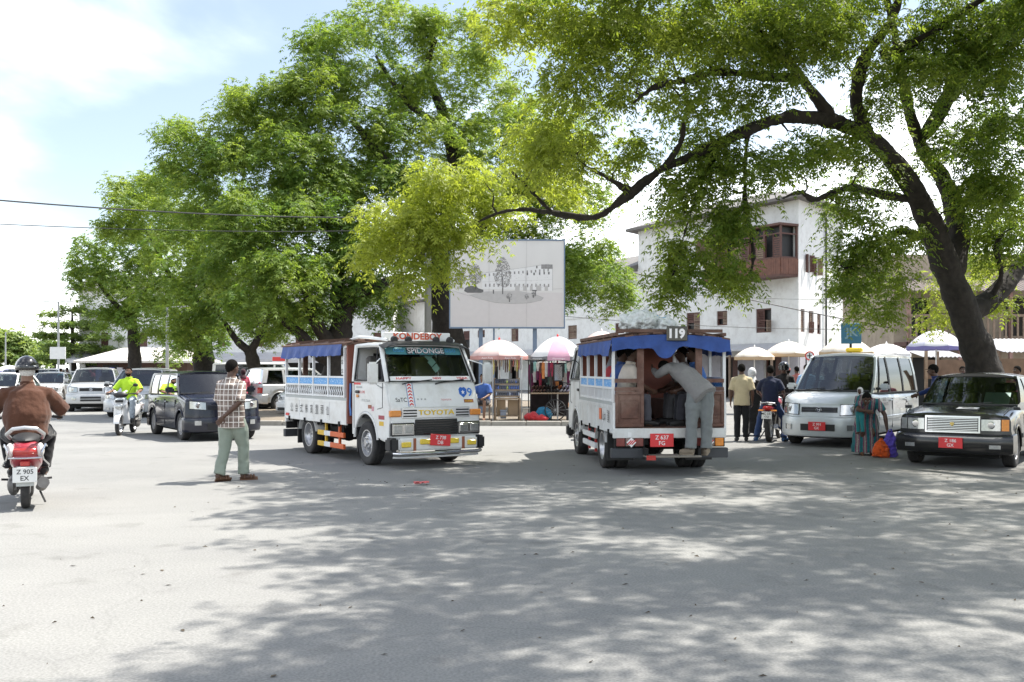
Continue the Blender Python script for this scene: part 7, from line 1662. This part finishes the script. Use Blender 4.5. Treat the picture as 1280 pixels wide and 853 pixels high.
# parked motorcycle at the right, seen from behind
def motorcycle(name, label, loc, rz):
    t = thing(name, label, 'motorcycle', loc, rz)
    r = .31; bike_wheel(t, -.64, r, .12); bike_wheel(t, .66, r, .09)
    MB().ball((.18, 0, .84), (.27, .15, .13), 16, 10).build('fuel_tank', M_SCRED, t, smooth=True)
    MB().ball((-.36, 0, .82), (.42, .13, .06), 16, 8).build('saddle', M_SADDLE, t, smooth=True)
    MB().prism([(-.86,.70),(-.60,.62),(-.1,.58),(-.1,.76),(-.6,.80),(-.9,.80)], 'y', -.10, .10).build('tail_body', M_SCRED, t, bevel=.03, seg=2, smooth=True)
    MB().box(-.15, .30, -.12, .12, .30, .62).build('engine', M_ENG, t, bevel=.04, seg=2)
    for y in (-.08, .08): MB().tube([(.66, y, r), (.46, y, .95)], .022, 8).build('fork', M_SILVB, t); MB().tube([(-.64, y*1.4, r), (-.45, y*1.5, .70)], .022, 8).build('shock_absorber', M_ENG, t)
    MB().slab(lambda u, v: (-.64+.36*math.cos(.7+u*2.0), (-1+2*v)*.07, r+.36*math.sin(.7+u*2.0)), 12, 3, (0,0,.008)).build('rear_fender', M_BLK, t, smooth=True)
    MB().slab(lambda u, v: (.66+.35*math.cos(.6+u*2.0), (-1+2*v)*.06, r+.35*math.sin(.6+u*2.0)), 12, 3, (0,0,.008)).build('front_fender', M_SCRED, t, smooth=True)
    MB().box(-.96, -.90, -.09, .09, .72, .79).build('tail_lamp', M_REDL, t, bevel=.015); plate(t, (-.97, 0, .60), PI, ['MC 337', 'CQJ'], .22, .16, M_PLW, M_TXB)
    MB().tube([(.42, -.36, 1.05), (.46, -.15, 1.04), (.48, 0, 1.0), (.46, .15, 1.04), (.42, .36, 1.05)], .013, 8).build('handlebar', M_BLK, t)
    for s_ in (1, -1):
        ml = MB().tube([(.44, s_*.26, 1.05), (.43, s_*.30, 1.20)], .007, 6).build('mirror_stalk', M_BLK, t); MB().ball((.43, s_*.33, 1.24), (.015, .07, .045), 12, 8).build('mirror', M_BLK, ml, smooth=True)
        MB().tube([(-.88, s_*.08, .70), (-.90, s_*.20, .70)], .018, 6).build('indicator', M_AMBER, t)
    MB().tube([(.25, -.12, .30), (-.2, -.16, .26), (-.85, -.18, .36)], [.025, .04, .055], 10).build('exhaust', M_CHROME, t, smooth=True)
    MB().ball((.58, 0, .88), (.08, .10, .10), 12, 8).build('headlight', M_LAMP, t, smooth=True)
    MB().tube([(-.1, .14, .30), (-.16, .30, .02)], .013, 6).build('stand', M_BLK, t)
    MB().tube([(-.5, -.13, .80), (-.85, -.15, .86), (-.98, 0, .88), (-.85, .15, .86), (-.5, .13, .80)], .012, 6).build('grab_rail', M_SILVB, t)
    return t
mo = motorcycle('motorcycle', 'red motorcycle with white plate standing between truck and minivan', (gx(972, 22.3), 22.6, 0), R(66))
J = seated(.80, .05, .30, .10, .17)
for n_, s_ in (('L', -1), ('R', 1)):
    J['ank'+n_] = V3((s_*.30, .02, .09)); J['toe'+n_] = V3((s_*.36, .16, .035)); J['knee'+n_] = V3((s_*.26, .26, .50)); J['el'+n_] = V3((s_*.28, .06, 1.10)); J['wr'+n_] = V3((s_*.26, .34, 1.02))
figure('person', 'man in navy t-shirt and blue jeans sitting on the red motorcycle', (gx(961, 22.3), 22.2, 0), R(-24), J, SK1, cloth('navy_tee', (.016,.022,.05)), .85, cloth('jeans', (.045,.08,.19)), mat('blue_shoe', (.03,.10,.25), .6), 'short', .014, 1.04, .06)
J = standing(1.74); figure('person', 'man in black jacket and black helmet standing in front of the motorcycle', (gx(980, 24.3), 24.3, 0), R(160), J, SK1, cloth('black_jacket', (.02,.018,.018)), 1.6, cloth('black_trousers', (.015,.015,.017)), SHOE_D, 'helmet', .016, 1.12, .12)
# ------------------------------------------------------------------ billboard, umbrellas, stalls, lamps, signs, wires
M_BPOST = mat('blue_steel_post', (0.16, 0.22, 0.31), 0.5, var=0.15, metal=.2); M_BOARD = mat('faded_billboard_print', (0.64, 0.63, 0.61), 0.6, var=0.05, scale=1.5)
M_INK = mat('grey_print', (0.27, 0.265, 0.26), 0.7, var=0.35, scale=14); M_INK2 = mat('pale_grey_print', (0.47, 0.46, 0.45), 0.7, var=0.1, scale=8); M_INK3 = mat('dark_print', (0.14, 0.14, 0.14), 0.7, var=.3, scale=10); M_INKW = mat('white_print', (0.70, 0.70, 0.695), 0.7, var=.03)
Yb = 34.0
bb_ = thing('billboard', 'large faded billboard with a grey street drawing on blue posts', 'billboard', (gx(634, Yb), Yb, 0.09), R(2))
bw, bh, bz = 142/F*Yb, 108/F*Yb, gz(409, Yb)-.09
MB().box(-bw/2, bw/2, 0, .12, bz, bz+bh).build('board', M_BOARD, bb_)
for a in ((-bw/2-.04, bw/2+.04, bz-.05, bz), (-bw/2-.04, bw/2+.04, bz+bh, bz+bh+.05), (-bw/2-.04, -bw/2, bz, bz+bh), (bw/2, bw/2+.04, bz, bz+bh)): MB().box(a[0], a[1], -.02, .14, a[2], a[3]).build('frame', M_BPOST, bb_)
for px, w_ in ((601, .07), (669, .07), (617.5, .03)):
    x = gx(px, Yb) - bb_.location.x; MB().box(x-w_, x+w_, .125, .125+w_*1.6, -.1, bz+bh*.95).build('post', M_BPOST, bb_)
# the print: drawn in board coordinates (u right, v up), flat
def pr(nm, m, pts, d): return MB().add([((u-.5)*bw, -d, bz+v*bh) for u, v in pts], [tuple(range(len(pts)))]).build(nm, m, bb_, fix=False)
def rect(nm, m, u0, u1, v0, v1, d): return pr(nm, m, [(u0,v0),(u1,v0),(u1,v1),(u0,v1)], d)
rect('print_ground', mat('pinkish_print', (.60,.575,.565), .7, var=.04), .012, .988, .012, .40, .002)
pr('print_lawn', M_INK2, [(.16,.37),(.27,.32),(.40,.28),(.55,.27),(.70,.28),(.80,.31),(.82,.34),(.75,.38),(.60,.42),(.30,.41)], .004)
pr('print_building', M_INKW, [(.28,.44),(.66,.43),(.90,.42),(.90,.70),(.86,.73),(.66,.69),(.28,.62)], .003)
for i in range(16):
    u = .30+i*.037; v = .585+.004*i
    rect('print_window', M_INK, u, u+.012, v, v+.03, .005); rect('print_window', M_INK, u+.004, u+.016, .465, .50, .005)
for u, v, w_, h_ in ((.67,.60,.014,.03),(.73,.60,.014,.03),(.78,.605,.012,.03),(.82,.61,.012,.03),(.86,.61,.014,.03),(.755,.68,.012,.03)): rect('print_window', M_INK3, u, u+w_, v, v+h_, .006)
rect('print_balcony', M_INK, .80, .90, .675, .725, .006)
for u, w_ in ((.57,.04),(.64,.03),(.70,.025),(.755,.045),(.83,.03)): rect('print_doorway', M_INK2, u, u+w_, .42, .48, .006)
def ptree(u, v0, v1, r_, n):
    rect('print_trunk', M_INK3, u-.005, u+.005, v0, (v0+v1)/2, .007)
    q = MB()
    for k in range(n):
        a = random.uniform(0, 2*PI); rr_ = r_*math.sqrt(random.random()); cu, cv = u+rr_*math.cos(a)*.85*(1-.25*math.sin(a)), (v0*.40+v1*.60)+rr_*math.sin(a)*(v1-v0)*.42/r_; s_ = random.uniform(.002, .006)
        q.add([((cu+s_*math.cos(b)-.5)*bw, -.008-.0003*(k % 16), bz+(cv+s_*1.3*math.sin(b))*bh) for b in (0, 1.3, 2.6, 3.8, 5.2)], [(0,1,2,3,4)])
    o = q.build('print_tree', M_INK, bb_, fix=False); o['kind'] = 'stuff'
ptree(.46, .38, .80, .085, 420); ptree(.22, .44, .72, .065, 280); ptree(.09, .45, .66, .055, 200); ptree(.52, .29, .40, .03, 40); ptree(.67, .32, .38, .022, 25); ptree(.73, .34, .41, .022, 25)
pr('print_car', M_INK3, [(.12,.415),(.13,.45),(.165,.475),(.22,.475),(.25,.445),(.29,.43),(.29,.405),(.27,.395),(.15,.395)], .007)
pr('print_car', M_INK2, [(.06,.44),(.07,.46),(.10,.465),(.12,.45),(.11,.435)], .006)
rect('print_figure', M_INK3, .374, .384, .385, .43, .008); rect('print_figure', M_INK3, .745, .753, .36, .42, .008); rect('print_figure', M_INK3, .72, .76, .415, .43, .008)
for u in (.34, .67): rect('panel_seam', M_INK2, u-.0012, u+.0012, .005, .995, .014)
def stroke(pts_, m=None, wd=.0022):
    for (u0, v0), (u1, v1) in zip(pts_, pts_[1:]):
        dx, dy = (u1-u0)*bw, (v1-v0)*bh; l_ = math.hypot(dx, dy) or 1; nx, ny_ = -dy/l_*wd/2, dx/l_*wd/2
        pr('print_line', m or M_INK, [(u0-nx*1, v0-ny_), (u1-nx, v1-ny_), (u1+nx, v1+ny_), (u0+nx, v0+ny_)], .0095)
stroke([(.16,.37),(.27,.32),(.40,.28),(.55,.27),(.70,.28),(.80,.31),(.82,.34),(.75,.375)]); stroke([(.28,.62),(.66,.69),(.86,.73),(.90,.70),(.90,.42)]); stroke([(.02,.42),(.16,.36)]); stroke([(.90,.44),(.985,.445)]); stroke([(.66,.69),(.66,.45)], wd=.0015); stroke([(.28,.52),(.90,.55)], M_INK2)
for k in range(60): u_ = random.uniform(.3, .88); v_ = random.uniform(.45, .66); rect('print_fleck', M_INK2, u_, u_+random.uniform(.004, .012), v_, v_+.004, .0062)
# stall umbrellas
def umbrella(label, px, py_top, py_rim, hw_px, Y, cols, fringe, group, base_z=0.0, writing=None, tilt=0):
    t = thing('market_umbrella', label, 'umbrella', (gx(px, Y), Y, base_z), 0, group)
    R_ = hw_px/F*Y; zt = gz(py_top, Y)-base_z; zr_ = gz(py_rim, Y)-base_z; n = 8
    MB().tube([(0,0,0), (0,0,zt+.02)], .022, 8).build('pole', M_POST, t); MB().lathe([(.03, 0), (.03, .05), (.0, .09)], 8, c=(0,0,zt), cap=False).build('finial', M_RED if writing else M_POST, t)
    for k in range(n):
        a0, a1 = 2*PI*k/n+tilt, 2*PI*(k+1)/n+tilt; q = MB()
        def f(u, v, a0=a0, a1=a1):
            a = a0+(a1-a0)*u; rr_ = R_*v*(1-.045*math.sin(PI*u)*v); z = zt - (zt-zr_)*(v**1.9)*(1) - .02*math.sin(PI*u)*v
            return (rr_*math.cos(a), rr_*math.sin(a), z)
        pn = q.slab(f, 4, 6, (0,0,-.006)).build('panel', cols[k % len(cols)], t, smooth=True, angle=50)
        fm = fringe[k % len(fringe)]
        MB().slab(lambda u, v: tuple(V3(f(u, 1)) + V3((.01*math.cos(a0), .01*math.sin(a0), -.13*v*(1-.25*math.sin(PI*u))))), 4, 1, (0,0,.0) if False else (-.004*math.cos((a0+a1)/2), -.004*math.sin((a0+a1)/2), 0)).build('valance', fm, pn, fix=False)
        rb = MB().tube([(0,0,zt-.05)]+[tuple(V3(f(0, v))+V3((0,0,-.02))) for v in (.4,.7,1)], .007, 5).build('rib', M_POST, t)
        if writing and math.sin((a0+a1)/2) < -.5:
            am = (a0+a1)/2; rm = R_*.965
            text('valance_lettering', writing, .055, M_TXW, pn, (rm*math.cos(am)*1.0+.045*math.cos(am), rm*math.sin(am)+.03*math.sin(am), zr_-.075), (PI/2, 0, am+PI/2), width=R_*.42)
    return t
PK = mat('faded_pink_canvas', (.62,.46,.43), .7, var=.1, scale=3); PKD = mat('coral_valance', (.52,.27,.25), .7, var=.15); WHC = mat('white_canvas', (.72,.71,.70), .7, var=.06); MAG = mat('magenta_canvas', (.58,.32,.42), .7, var=.1); GRV = mat('grey_valance', (.16,.16,.17), .7)
CRM = mat('cream_canvas', (.68,.62,.53), .75, var=.08, scale=3); CRD = mat('tan_valance', (.50,.36,.22), .75); PUR = mat('purple_valance', (.20,.18,.42), .7); LAV = mat('lavender_canvas', (.62,.61,.70), .7, var=.06)
umbrella('faded pink stall umbrella with coral lettered edge beside the billboard post', 624, 425, 445, 36, 30.3, [PK], [PKD], None, .1, 'Azam Pride')
umbrella('white and magenta stall umbrella with a lettered edge over the clothes stall', 697, 421, 446, 36, 30.0, [WHC, WHC, WHC, WHC, WHC, WHC, MAG, WHC], [GRV, GRV, GRV, GRV, GRV, GRV, MAG, GRV], None, .1, 'Flamingo', tilt=-PI/8+.0)
umbrella('faded salmon umbrella rising behind the roof of the truck marked 119', 752, 414, 436, 30, 33, [PK], [PKD], None, 0)
umbrella('white market umbrella low behind the clothes stall', 690, 450, 458, 30, 40, [WHC], [WHC], None, .0)
GU = 'cream market umbrellas at the right'
umbrella('smallest cream umbrella above the man in the cream shirt', 943, 434, 446, 25, 36, [CRM], [CRD], GU)
umbrella('cream umbrella in the middle of the right-hand row, left of the traffic sign', 986, 427, 442, 31, 37, [CRM], [CRD], GU)
umbrella('cream umbrella behind the blue street sign', 1058, 422, 440, 34, 33, [CRM], [CRD], GU)
umbrella('plain white umbrella just right of the blue street sign', 1108, 430, 442, 30, 34, [WHC], [WHC], GU)
umbrella('small white umbrella beside the round traffic sign', 1030, 440, 450, 14, 40, [WHC], [CRD], GU)
umbrella('white umbrella with purple edge beside the leaning trunk', 1170, 413, 433, 36, 30, [LAV, WHC], [PUR], None)
GF = 'umbrellas at the far end of the left road'
umbrella('purple umbrella far down the left road', 12, 457, 464, 20, 85, [mat('violet_canvas', (.42,.40,.62), .7), WHC], [PUR], GF)
umbrella('white umbrella far down the left road beside the purple one', 40, 457, 463, 16, 92, [WHC], [WHC], GF)
# ---- goods stand (wooden) with rows of bottles
M_STW = mat('pale_stall_wood', (.33,.24,.16), .8, var=.3, scale=7, bump=.4)
def st_at(px, Y): return (gx(px, Y), Y, .10)
sA = thing('vendor_stand', 'wooden display stand with rows of dark bottles beside the seated man', 'stall', st_at(634, 29.3), R(4))
for x in (-.36, .36):
    for y in (-.22, .22): MB().box(x-.025, x+.025, y-.025, y+.025, 0, .62 if y < 0 else 1.25).build('leg', M_STW, sA)
MB().box(-.38, .38, -.25, .25, .62, .66).build('shelf', M_STW, sA); MB().box(-.36, .36, -.2, .2, .12, .15).build('shelf', M_STW, sA)
MB().add([(-.36,-.20,.68),(.36,-.20,.68),(.36,.16,1.22),(-.36,.16,1.22)], [(0,1,2,3)]).build('sloped_tray', mat('dark_tray', (.03,.032,.04), .7), sA, fix=False)
for z, y in ((.70,-.19),(.88,-.07),(1.05,.05)): MB().box(-.36, .36, y-.03, y-.02, z, z+.03).build('tray_slat', M_STW, sA)
for x0_, x1_ in ((-.30, -.05), (.03, .32)): MB().box(x0_, x1_, -.05, .22, .16, .60).build('cardboard_box', mat('cardboard', (.36,.26,.17), .9, var=.15), sA)
BOT = [mat('bottle%d' % i, c_, .25, coat=.6, var=.1) for i, c_ in enumerate(((.02,.025,.06), (.03,.07,.25), (.02,.02,.03), (.25,.30,.05), (.25,.28,.35)))]
bq = MB().lathe([(.026, 0), (.026, .085), (.010, .11), (.010, .135), (0, .135)], 8, cap=False).mesh('bottle', smooth=True)
bqs = []
for m_ in BOT: c_ = bq.copy(); c_.materials.append(m_); bqs.append(c_)
GBt = 'bottles on the wooden vendor stand'
Ms = Matrix.Translation(sA.location) @ Matrix.Rotation(R(4), 4, 'Z')
for rI, (z, y) in enumerate(((.69,-.14),(.87,-.02),(1.04,.10))):
    for i in range(11):
        me = bqs[1] if (rI == 1 and i > 5) else (bqs[3] if (rI == 1 and i == 5) or (rI == 2 and i == 5) else random.choice(bqs[:3] if rI else [bqs[0], bqs[2], bqs[4]]))
        o = bpy.data.objects.new('bottle', me); COL.objects.link(o); o.matrix_world = Ms @ Matrix.Translation((-.33+i*.066, y, z+.02))
        tag(o, ('small %s bottle on the %s row of the wooden vendor stand' % ({0:'dark navy',1:'bright blue',2:'black',3:'yellow-green',4:'grey'}[bqs.index(me)], ('lower','middle','upper')[rI])), 'bottle', GBt)
# rack above with hanging bead strings
rk = thing('hanging_rack', 'rack of hanging bead strings and pouches above the wooden vendor stand', 'rack', st_at(634, 29.6), R(4))
for x in (-.42, .44): MB().tube([(x, .1, 0), (x, .1, 1.88)], .015, 6).build('upright', M_POST, rk)
MB().tube([(-.45,.1,1.86), (.47,.1,1.86)], .012, 6).build('rail', M_POST, rk); MB().tube([(-.45,.1,1.60), (.47,.1,1.60)], .010, 6).build('rail', M_POST, rk)
for i in range(15):
    x = -.40+i*.058; l = random.uniform(.25, .5); c_ = random.choice(((.35,.12,.06),(.5,.4,.3),(.10,.05,.04),(.55,.45,.10),(.3,.3,.32),(.45,.15,.12)))
    MB().tube([(x, .07, 1.85), (x+.01, .06, 1.85-l*.5), (x, .07, 1.85-l)], [.014, .022, .016], 6).build('bead_string', mat('bead%.2f%.2f' % (c_[0], c_[1]), c_, .5, var=.3, scale=40), rk, smooth=True)
# ---- clothes and shoes stall
sB = thing('clothes_stall', 'open stall on dark poles hung with bags, clothes and rows of shoes', 'stall', st_at(692, 29.6), R(3))
wB = 60/F*29.6
for x in (-wB/2, wB/2, -.1):
    for y in (-.35, .5): MB().tube([(x, y, 0), (x, y, 1.78)], .016, 6).build('pole', M_BLK, sB)
for y in (-.35, .5): MB().tube([(-wB/2-.1, y, 1.78), (wB/2+.1, y, 1.78)], .016, 6).build('rail', M_BLK, sB)
MB().tube([(-wB/2, .08, 1.74), (wB/2, .08, 1.74)], .012, 6).build('rail', M_BLK, sB)
tb = MB().box(-wB/2, wB/2+.05, -.42, .30, .78, .82).build('table', M_STW, sB)
MB().box(-wB/2+.05, wB/2, .52, .55, .1, 1.7).build('back_cloth', mat('dark_back_cloth', (.025,.018,.02), .9, var=.4), sB)
GC = 'goods hanging in the clothes stall'
hang_cols = [((.03,.028,.03),'black'), ((.30,.03,.06),'crimson'), ((.45,.42,.40),'pale grey'), ((.10,.05,.04),'dark brown'), ((.25,.42,.38),'pale green'), ((.06,.05,.06),'charcoal'), ((.15,.03,.08),'maroon'), ((.55,.20,.06),'orange'), ((.50,.46,.42),'white')]
for i in range(34):
    x = -wB/2+.05 + (i % 17)*(wB-.1)/16 + (.03 if i > 16 else 0); c_, nm = hang_cols[(i*4+i//9) % 9]; l = random.uniform(.25, .5) if i < 17 else random.uniform(.5, .85); w_ = random.uniform(.04, .075) if i < 17 else random.uniform(.07, .12); yy = random.choice((-.34, -.31)) if i < 17 else random.choice((.06, .10, .3))
    q = MB(); q.slab(lambda u, v: ((u-.5)*2*w_*(.55+.45*math.sin(PI*min(1, v*1.15+.1))), -.03*math.sin(PI*u)-.01*math.sin(v*9), -.05-l*v), 6, 6, (0, .05, 0)); q.tube([(-w_*.4,0,-.06),(0,0,.0),(w_*.4,0,-.06)], .006, 5)
    o = q.build('hanging_bag', cloth('h'+nm, c_, .3), sB, smooth=True); o.location = (x, yy, 1.76 if yy < .2 else 1.70)
Mt = Matrix.Translation(sB.location) @ Matrix.Rotation(R(3), 4, 'Z')
sh_m = MB().tube([(-.11,0,.035),(-.04,0,.05),(.05,0,.03),(.12,0,.02)], [.032,.038,.034,.02], 8, flat=.9).mesh('shoe', smooth=True)
SHC = [((.03,.025,.025),'black'), ((.10,.05,.035),'brown'), ((.42,.40,.44),'pale grey'), ((.38,.36,.48),'lilac'), ((.5,.14,.05),'orange')]
shm = []
for c_, nm in SHC: q = sh_m.copy(); q.materials.append(mat('stall_shoe_'+nm, c_, .6, var=.2)); shm.append(q)
for rI in range(2):
    for i in range(14):
        k = 1 if i < 4 else (0 if i < 8 else (4 if i == 8 and rI else (2 if i < 10 else 3)))
        o = bpy.data.objects.new('stall_shoe', shm[k]); COL.objects.link(o); o.matrix_world = Mt @ Matrix.Translation((-wB/2+.1+i*(wB-.12)/13, -.30+rI*.24, .825+rI*.12)) @ Matrix.Rotation(R(-80), 4, 'Z') @ Matrix.Rotation(R(-28), 4, 'Y')
        tag(o, '%s shoe in the %s row on the stall table' % (SHC[k][1], 'front' if rI == 0 else 'back'), 'shoe', 'shoes on the clothes stall table')
# things heaped on the island in front of the stall
def heap(name, label, px, Y, size, m, cat, rz=0):
    o = MB().ball((0,0,0), size, 14, 10).build(name, m); o.location = (gx(px, Y), Y, .10+size[2]*.80); o.rotation_euler = (0,0,rz); organic(o, .025, 2, .10, .14); tag(o, label, cat)
heap('cloth_bundle', 'red cloth bundle lying on the kerb before the clothes stall', 665, 28.9, (.24,.18,.14), cloth('red_bundle', (.42,.03,.035)), 'bundle')
heap('cloth_bundle', 'long red roll lying beside the red bundle at the kerb', 675, 28.8, (.26,.12,.10), cloth('red_bundle', (.42,.03,.035)), 'bundle', .2)
heap('cloth_bundle', 'blue and teal heap of bags below the stall table', 680, 29.1, (.26,.18,.22), cloth('teal_heap', (.02,.16,.27), .4), 'bundle')
bk = thing('bicycle_wheel', 'bicycle wheel leaning below the stall table', 'wheel', (gx(694, 29), 28.95, .10), R(4))
q = MB(); q.tube([(.30*math.cos(a), 0, .32+.30*math.sin(a)) for a in np.linspace(0, 2*PI, 29)], .018, 6, cap=False); q.build('tyre', M_TYRE, bk)
q = MB()
for k in range(14): a = PI*2*k/14; q.tube([(0,0,.32), (.29*math.cos(a), 0, .32+.29*math.sin(a))], .003, 4)
q.build('spokes', M_SILVB, bk)['kind'] = 'stuff'
for k, (px, w_, h_, c_, lb) in enumerate(((712, .22, .30, (.03,.03,.035), 'black crate under the right end of the stall table'), (719, .16, .16, (.5,.48,.46), 'small white box at the right end of the stall'), (657, .18, .34, (.40,.37,.32), 'pale carton between the two stalls'), (629, .20, .22, (.30,.33,.40), 'grey-blue bucket under the wooden vendor stand'))):
    o = MB().prism([(-w_/2*.86,-w_/2*.86),(w_/2*.86,-w_/2*.86),(w_/2*.86,w_/2*.86),(-w_/2*.86,w_/2*.86)], 'z', 0, h_).box(-w_/2, w_/2, -w_/2, w_/2, h_, h_+.04).build('box', mat('goods_box%d' % k, c_, .7, var=.15), bevel=.01)
    o.location = (gx(px, 29), 29.0 + (.25 if k == 3 else 0), .10 + (.055 if k == 3 else 0)); tag(o, lb, 'box')
# market tables at the right
M_MKT = mat('market_table_wood', (.20,.13,.085), .85, var=.3, scale=6)
for px, Y, wT, lb in ((1192, 31, 1.5, 'wooden market table with small goods under the purple-edged umbrella'), (1262, 27, 1.6, 'wooden market table with colourful goods behind the taxi roof')):
    mt = thing('market_table', lb, 'table', (gx(px, Y), Y, 0)); MB().box(-wT/2, wT/2, -.4, .4, .98, 1.03).build('top', M_MKT, mt); MB().box(-wT/2, wT/2, .38, .42, 1.3, 1.9).build('back_board', M_MKT, mt)
    for x in (-wT/2+.06, wT/2-.06):
        for y in (-.34, .40): MB().box(x-.04, x+.04, y-.04, y+.04, 0, .98 if y < 0 else 2.2).build('leg', M_STW, mt)
    for k in range(8):
        c_, nm = (((.5,.05,.05),'red'), ((.6,.4,.05),'yellow'), ((.05,.2,.4),'blue'), ((.5,.5,.48),'white'), ((.6,.25,.3),'pink'), ((.1,.3,.12),'green'), ((.35,.2,.1),'brown'), ((.05,.05,.06),'black'))[k]
        o = MB().prism([(-.055,0),(.055,0),(.065,.12),(.03,.17+.02*(k % 3)),(-.03,.17+.02*(k % 3)),(-.065,.12)], 'y', -.05, .05).build('goods_packet', mat('packet_'+nm, c_, .6, var=.2), bevel=.012); o.location = (gx(px, Y)-wT/2+.13+k*(wT-.26)/7, Y-.1-.1*(k % 2), 1.03); o.rotation_euler = (0,0,k*.7)
        tag(o, '%s packet on the market table %s' % (nm, 'under the purple-edged umbrella' if Y > 30 else 'behind the taxi roof'), 'packet', 'packets on the market tables')
for px, Y, c_, rz_, lb in ((1203, 28.5, (.30,.28,.27), 170, 'person in grey shirt beside the leaning trunk and market table'), (1182, 33.5, (.12,.10,.10), 190, 'person in dark shirt behind the table under the purple-edged umbrella'), (1272, 25.5, (.45,.16,.18), 100, 'person in rose shirt at the table behind the taxi')):
    figure('person', lb, (gx(px, Y), Y, 0), R(rz_), standing(1.68), SK1, cloth('m%d' % px, c_), .9, cloth('ml%d' % px, (.05,.05,.06)), SHOE_D, 'short', .024, 1.0, .12, group=GB)
# ---- lamp posts, pole, signs
M_GALV = mat('galvanised_post', (.38,.39,.40), .5, metal=.4, var=.1)
def lamp(label, px, Y, ztop, arms, board=None):
    t = thing('street_lamp', label, 'street lamp', (gx(px, Y), Y, 0))
    MB().tube([(0,0,0), (0,0,.4), (0,0,ztop)], [.12,.09,.06], 10).build('post', M_GALV, t)
    for s_ in arms: 
        a = MB().tube([(0,0,ztop-.05), (s_*.5,0,ztop+.02), (s_*.75,0,ztop+.02)], .03, 6).build('arm', M_GALV, t); MB().cbox((s_*.85,0,ztop+.02), (.5,.2,.07)).build('lamp_head', M_GALV, a, bevel=.02)
    if board: MB().box(-.55, .55, -.12, -.07, board[0], board[1]).build('sign_board', M_WHITEP, t)
lamp('double-armed street lamp carrying a white board at the far left', 73, 70, gz(377, 70), (1, -1), (gz(449, 70), gz(434, 70)))
lamp('slim street lamp rising in front of the brown kiosk roof', 209, 50, gz(384, 50), (1,))
lamp('street lamp at the far end of the road on the left', 7, 100, gz(415, 100), (1,))
up_ = thing('utility_pole', 'grey concrete pole standing against the thick neem trunk', 'pole', (gx(535, 35.6), 35.6, .09)); MB().tube([(0,0,0),(0,0,6.9)], [.14,.11], 10).build('post', mat('grey_pole', (.27,.27,.25), .8, var=.1), up_); MB().box(-.5,.5,-.05,.05,6.5,6.6).build('crossarm', M_BWOOD, up_)
jk = thing('street_sign', 'faded blue sign lettered JK on a post behind the minivan', 'sign', (gx(1064, 27), 27, 0), R(-3)); MB().tube([(0,.05,0),(0,.05,gz(410,27))], .035, 8).build('post', M_BLK, jk)
MB().box(-.27, .27, -.02, .02, gz(430, 27), gz(404, 27)).build('panel', mat('sign_blue', (.045,.17,.27), .5, var=.15, scale=6), jk, bevel=.008); text('sign_lettering', 'JK', .30, mat('sign_grey', (.24,.36,.42), .6), jk, (0, -.025, gz(417, 27)), (PI/2,0,0), width=.36, bold=.02)
ns = thing('traffic_sign', 'round white traffic sign with red rim and black cross', 'sign', (gx(1012, 30), 30, 0)); MB().tube([(0,.03,0),(0,.03,gz(444,30))], .025, 8).build('post', M_GALV, ns)
zc_ = gz(445, 30); MB().lathe([(0,-.005),(.135,-.005),(.135,.005),(0,.005)], 28, ax='y', c=(0,0,zc_), cap=False).build('disc', M_WHITEP, ns); MB().lathe([(.105,-.012),(.14,-.012),(.14,.008),(.105,.008)], 28, ax='y', c=(0,0,zc_), cap=False).build('rim', M_RED, ns)
MB().prism([(-.014,-.08),(.014,-.08),(.014,-.014),(.08,-.014),(.08,.014),(.014,.014),(.014,.08),(-.014,.08),(-.014,.014),(-.08,.014),(-.08,-.014),(-.014,-.014)], 'y', -.012, -.006).build('cross', M_TXB, ns).location = (0,0,zc_)
# overhead wires
M_WIRE = mat('wire', (.02,.02,.022), .6)
def wire(label, a, b, sag, r_):
    a, b = V3(a), V3(b); o = MB().tube([a.lerp(b, k/24) - V3((0,0,sag*4*(k/24)*(1-k/24))) for k in range(25)], r_, 6).build('overhead_wire', M_WIRE); tag(o, label, 'wire')
wire('upper overhead wire slung across the sky towards the tall neem', P(-160, 236, 20), P(545, 270, 35), .25, .018)
wire('lower thin overhead wire crossing below the thicker one', P(-160, 272, 20), P(545, 285, 35.6), .2, .010)
wire('overhead wire running down past the corner house balcony', P(700, 318, 38), P(1300, 440, 44), .3, .02)
wire('thin overhead wire along the corner house first floor', P(700, 395, 44), P(1300, 405, 44), .4, .012)
wire('thin overhead wire crossing the corner house wall below the balcony', P(760, 360, 46), P(1300, 362, 46), .5, .010)
# litter: pink wrapper, dry leaves and twigs on the road
o = MB().slab(lambda u, v: (-.09+.18*u+.02*math.sin(v*6), -.05+.10*v+.03*math.sin(u*7), .012+.035*abs(math.sin(u*9+v*5))), 8, 5, (0,0,.003)).build('plastic_wrapper', mat('pink_wrapper', (.62,.14,.14), .5, var=.3)); o.location = (gx(527, 13.8), 13.8, 0); o.rotation_euler = (0,0,.3); tag(o, 'crumpled pink wrapper lying on the road before the front-facing truck', 'litter')
q = MB()
for k in range(260):
    x, y = random.uniform(-4, 9.5), random.uniform(4.6, 17); a = random.uniform(0, PI); l = random.uniform(.008, .03); w_ = l*random.uniform(.25, .5)
    c, s_ = math.cos(a), math.sin(a)
    q.add([(x-c*l, y-s_*l, .004), (x+s_*w_, y-c*w_, .006+random.random()*.012), (x+c*l, y+s_*l, .005), (x-s_*w_, y+c*w_, .006)], [(0,1,2,3)])
tag(q.build('leaf_litter', mat('dry_leaf', (.10,.075,.045), .9, var=.5, scale=3), fix=False), 'scattered dry leaves on the shaded road', 'leaves', kind='stuff')
apply_pending()
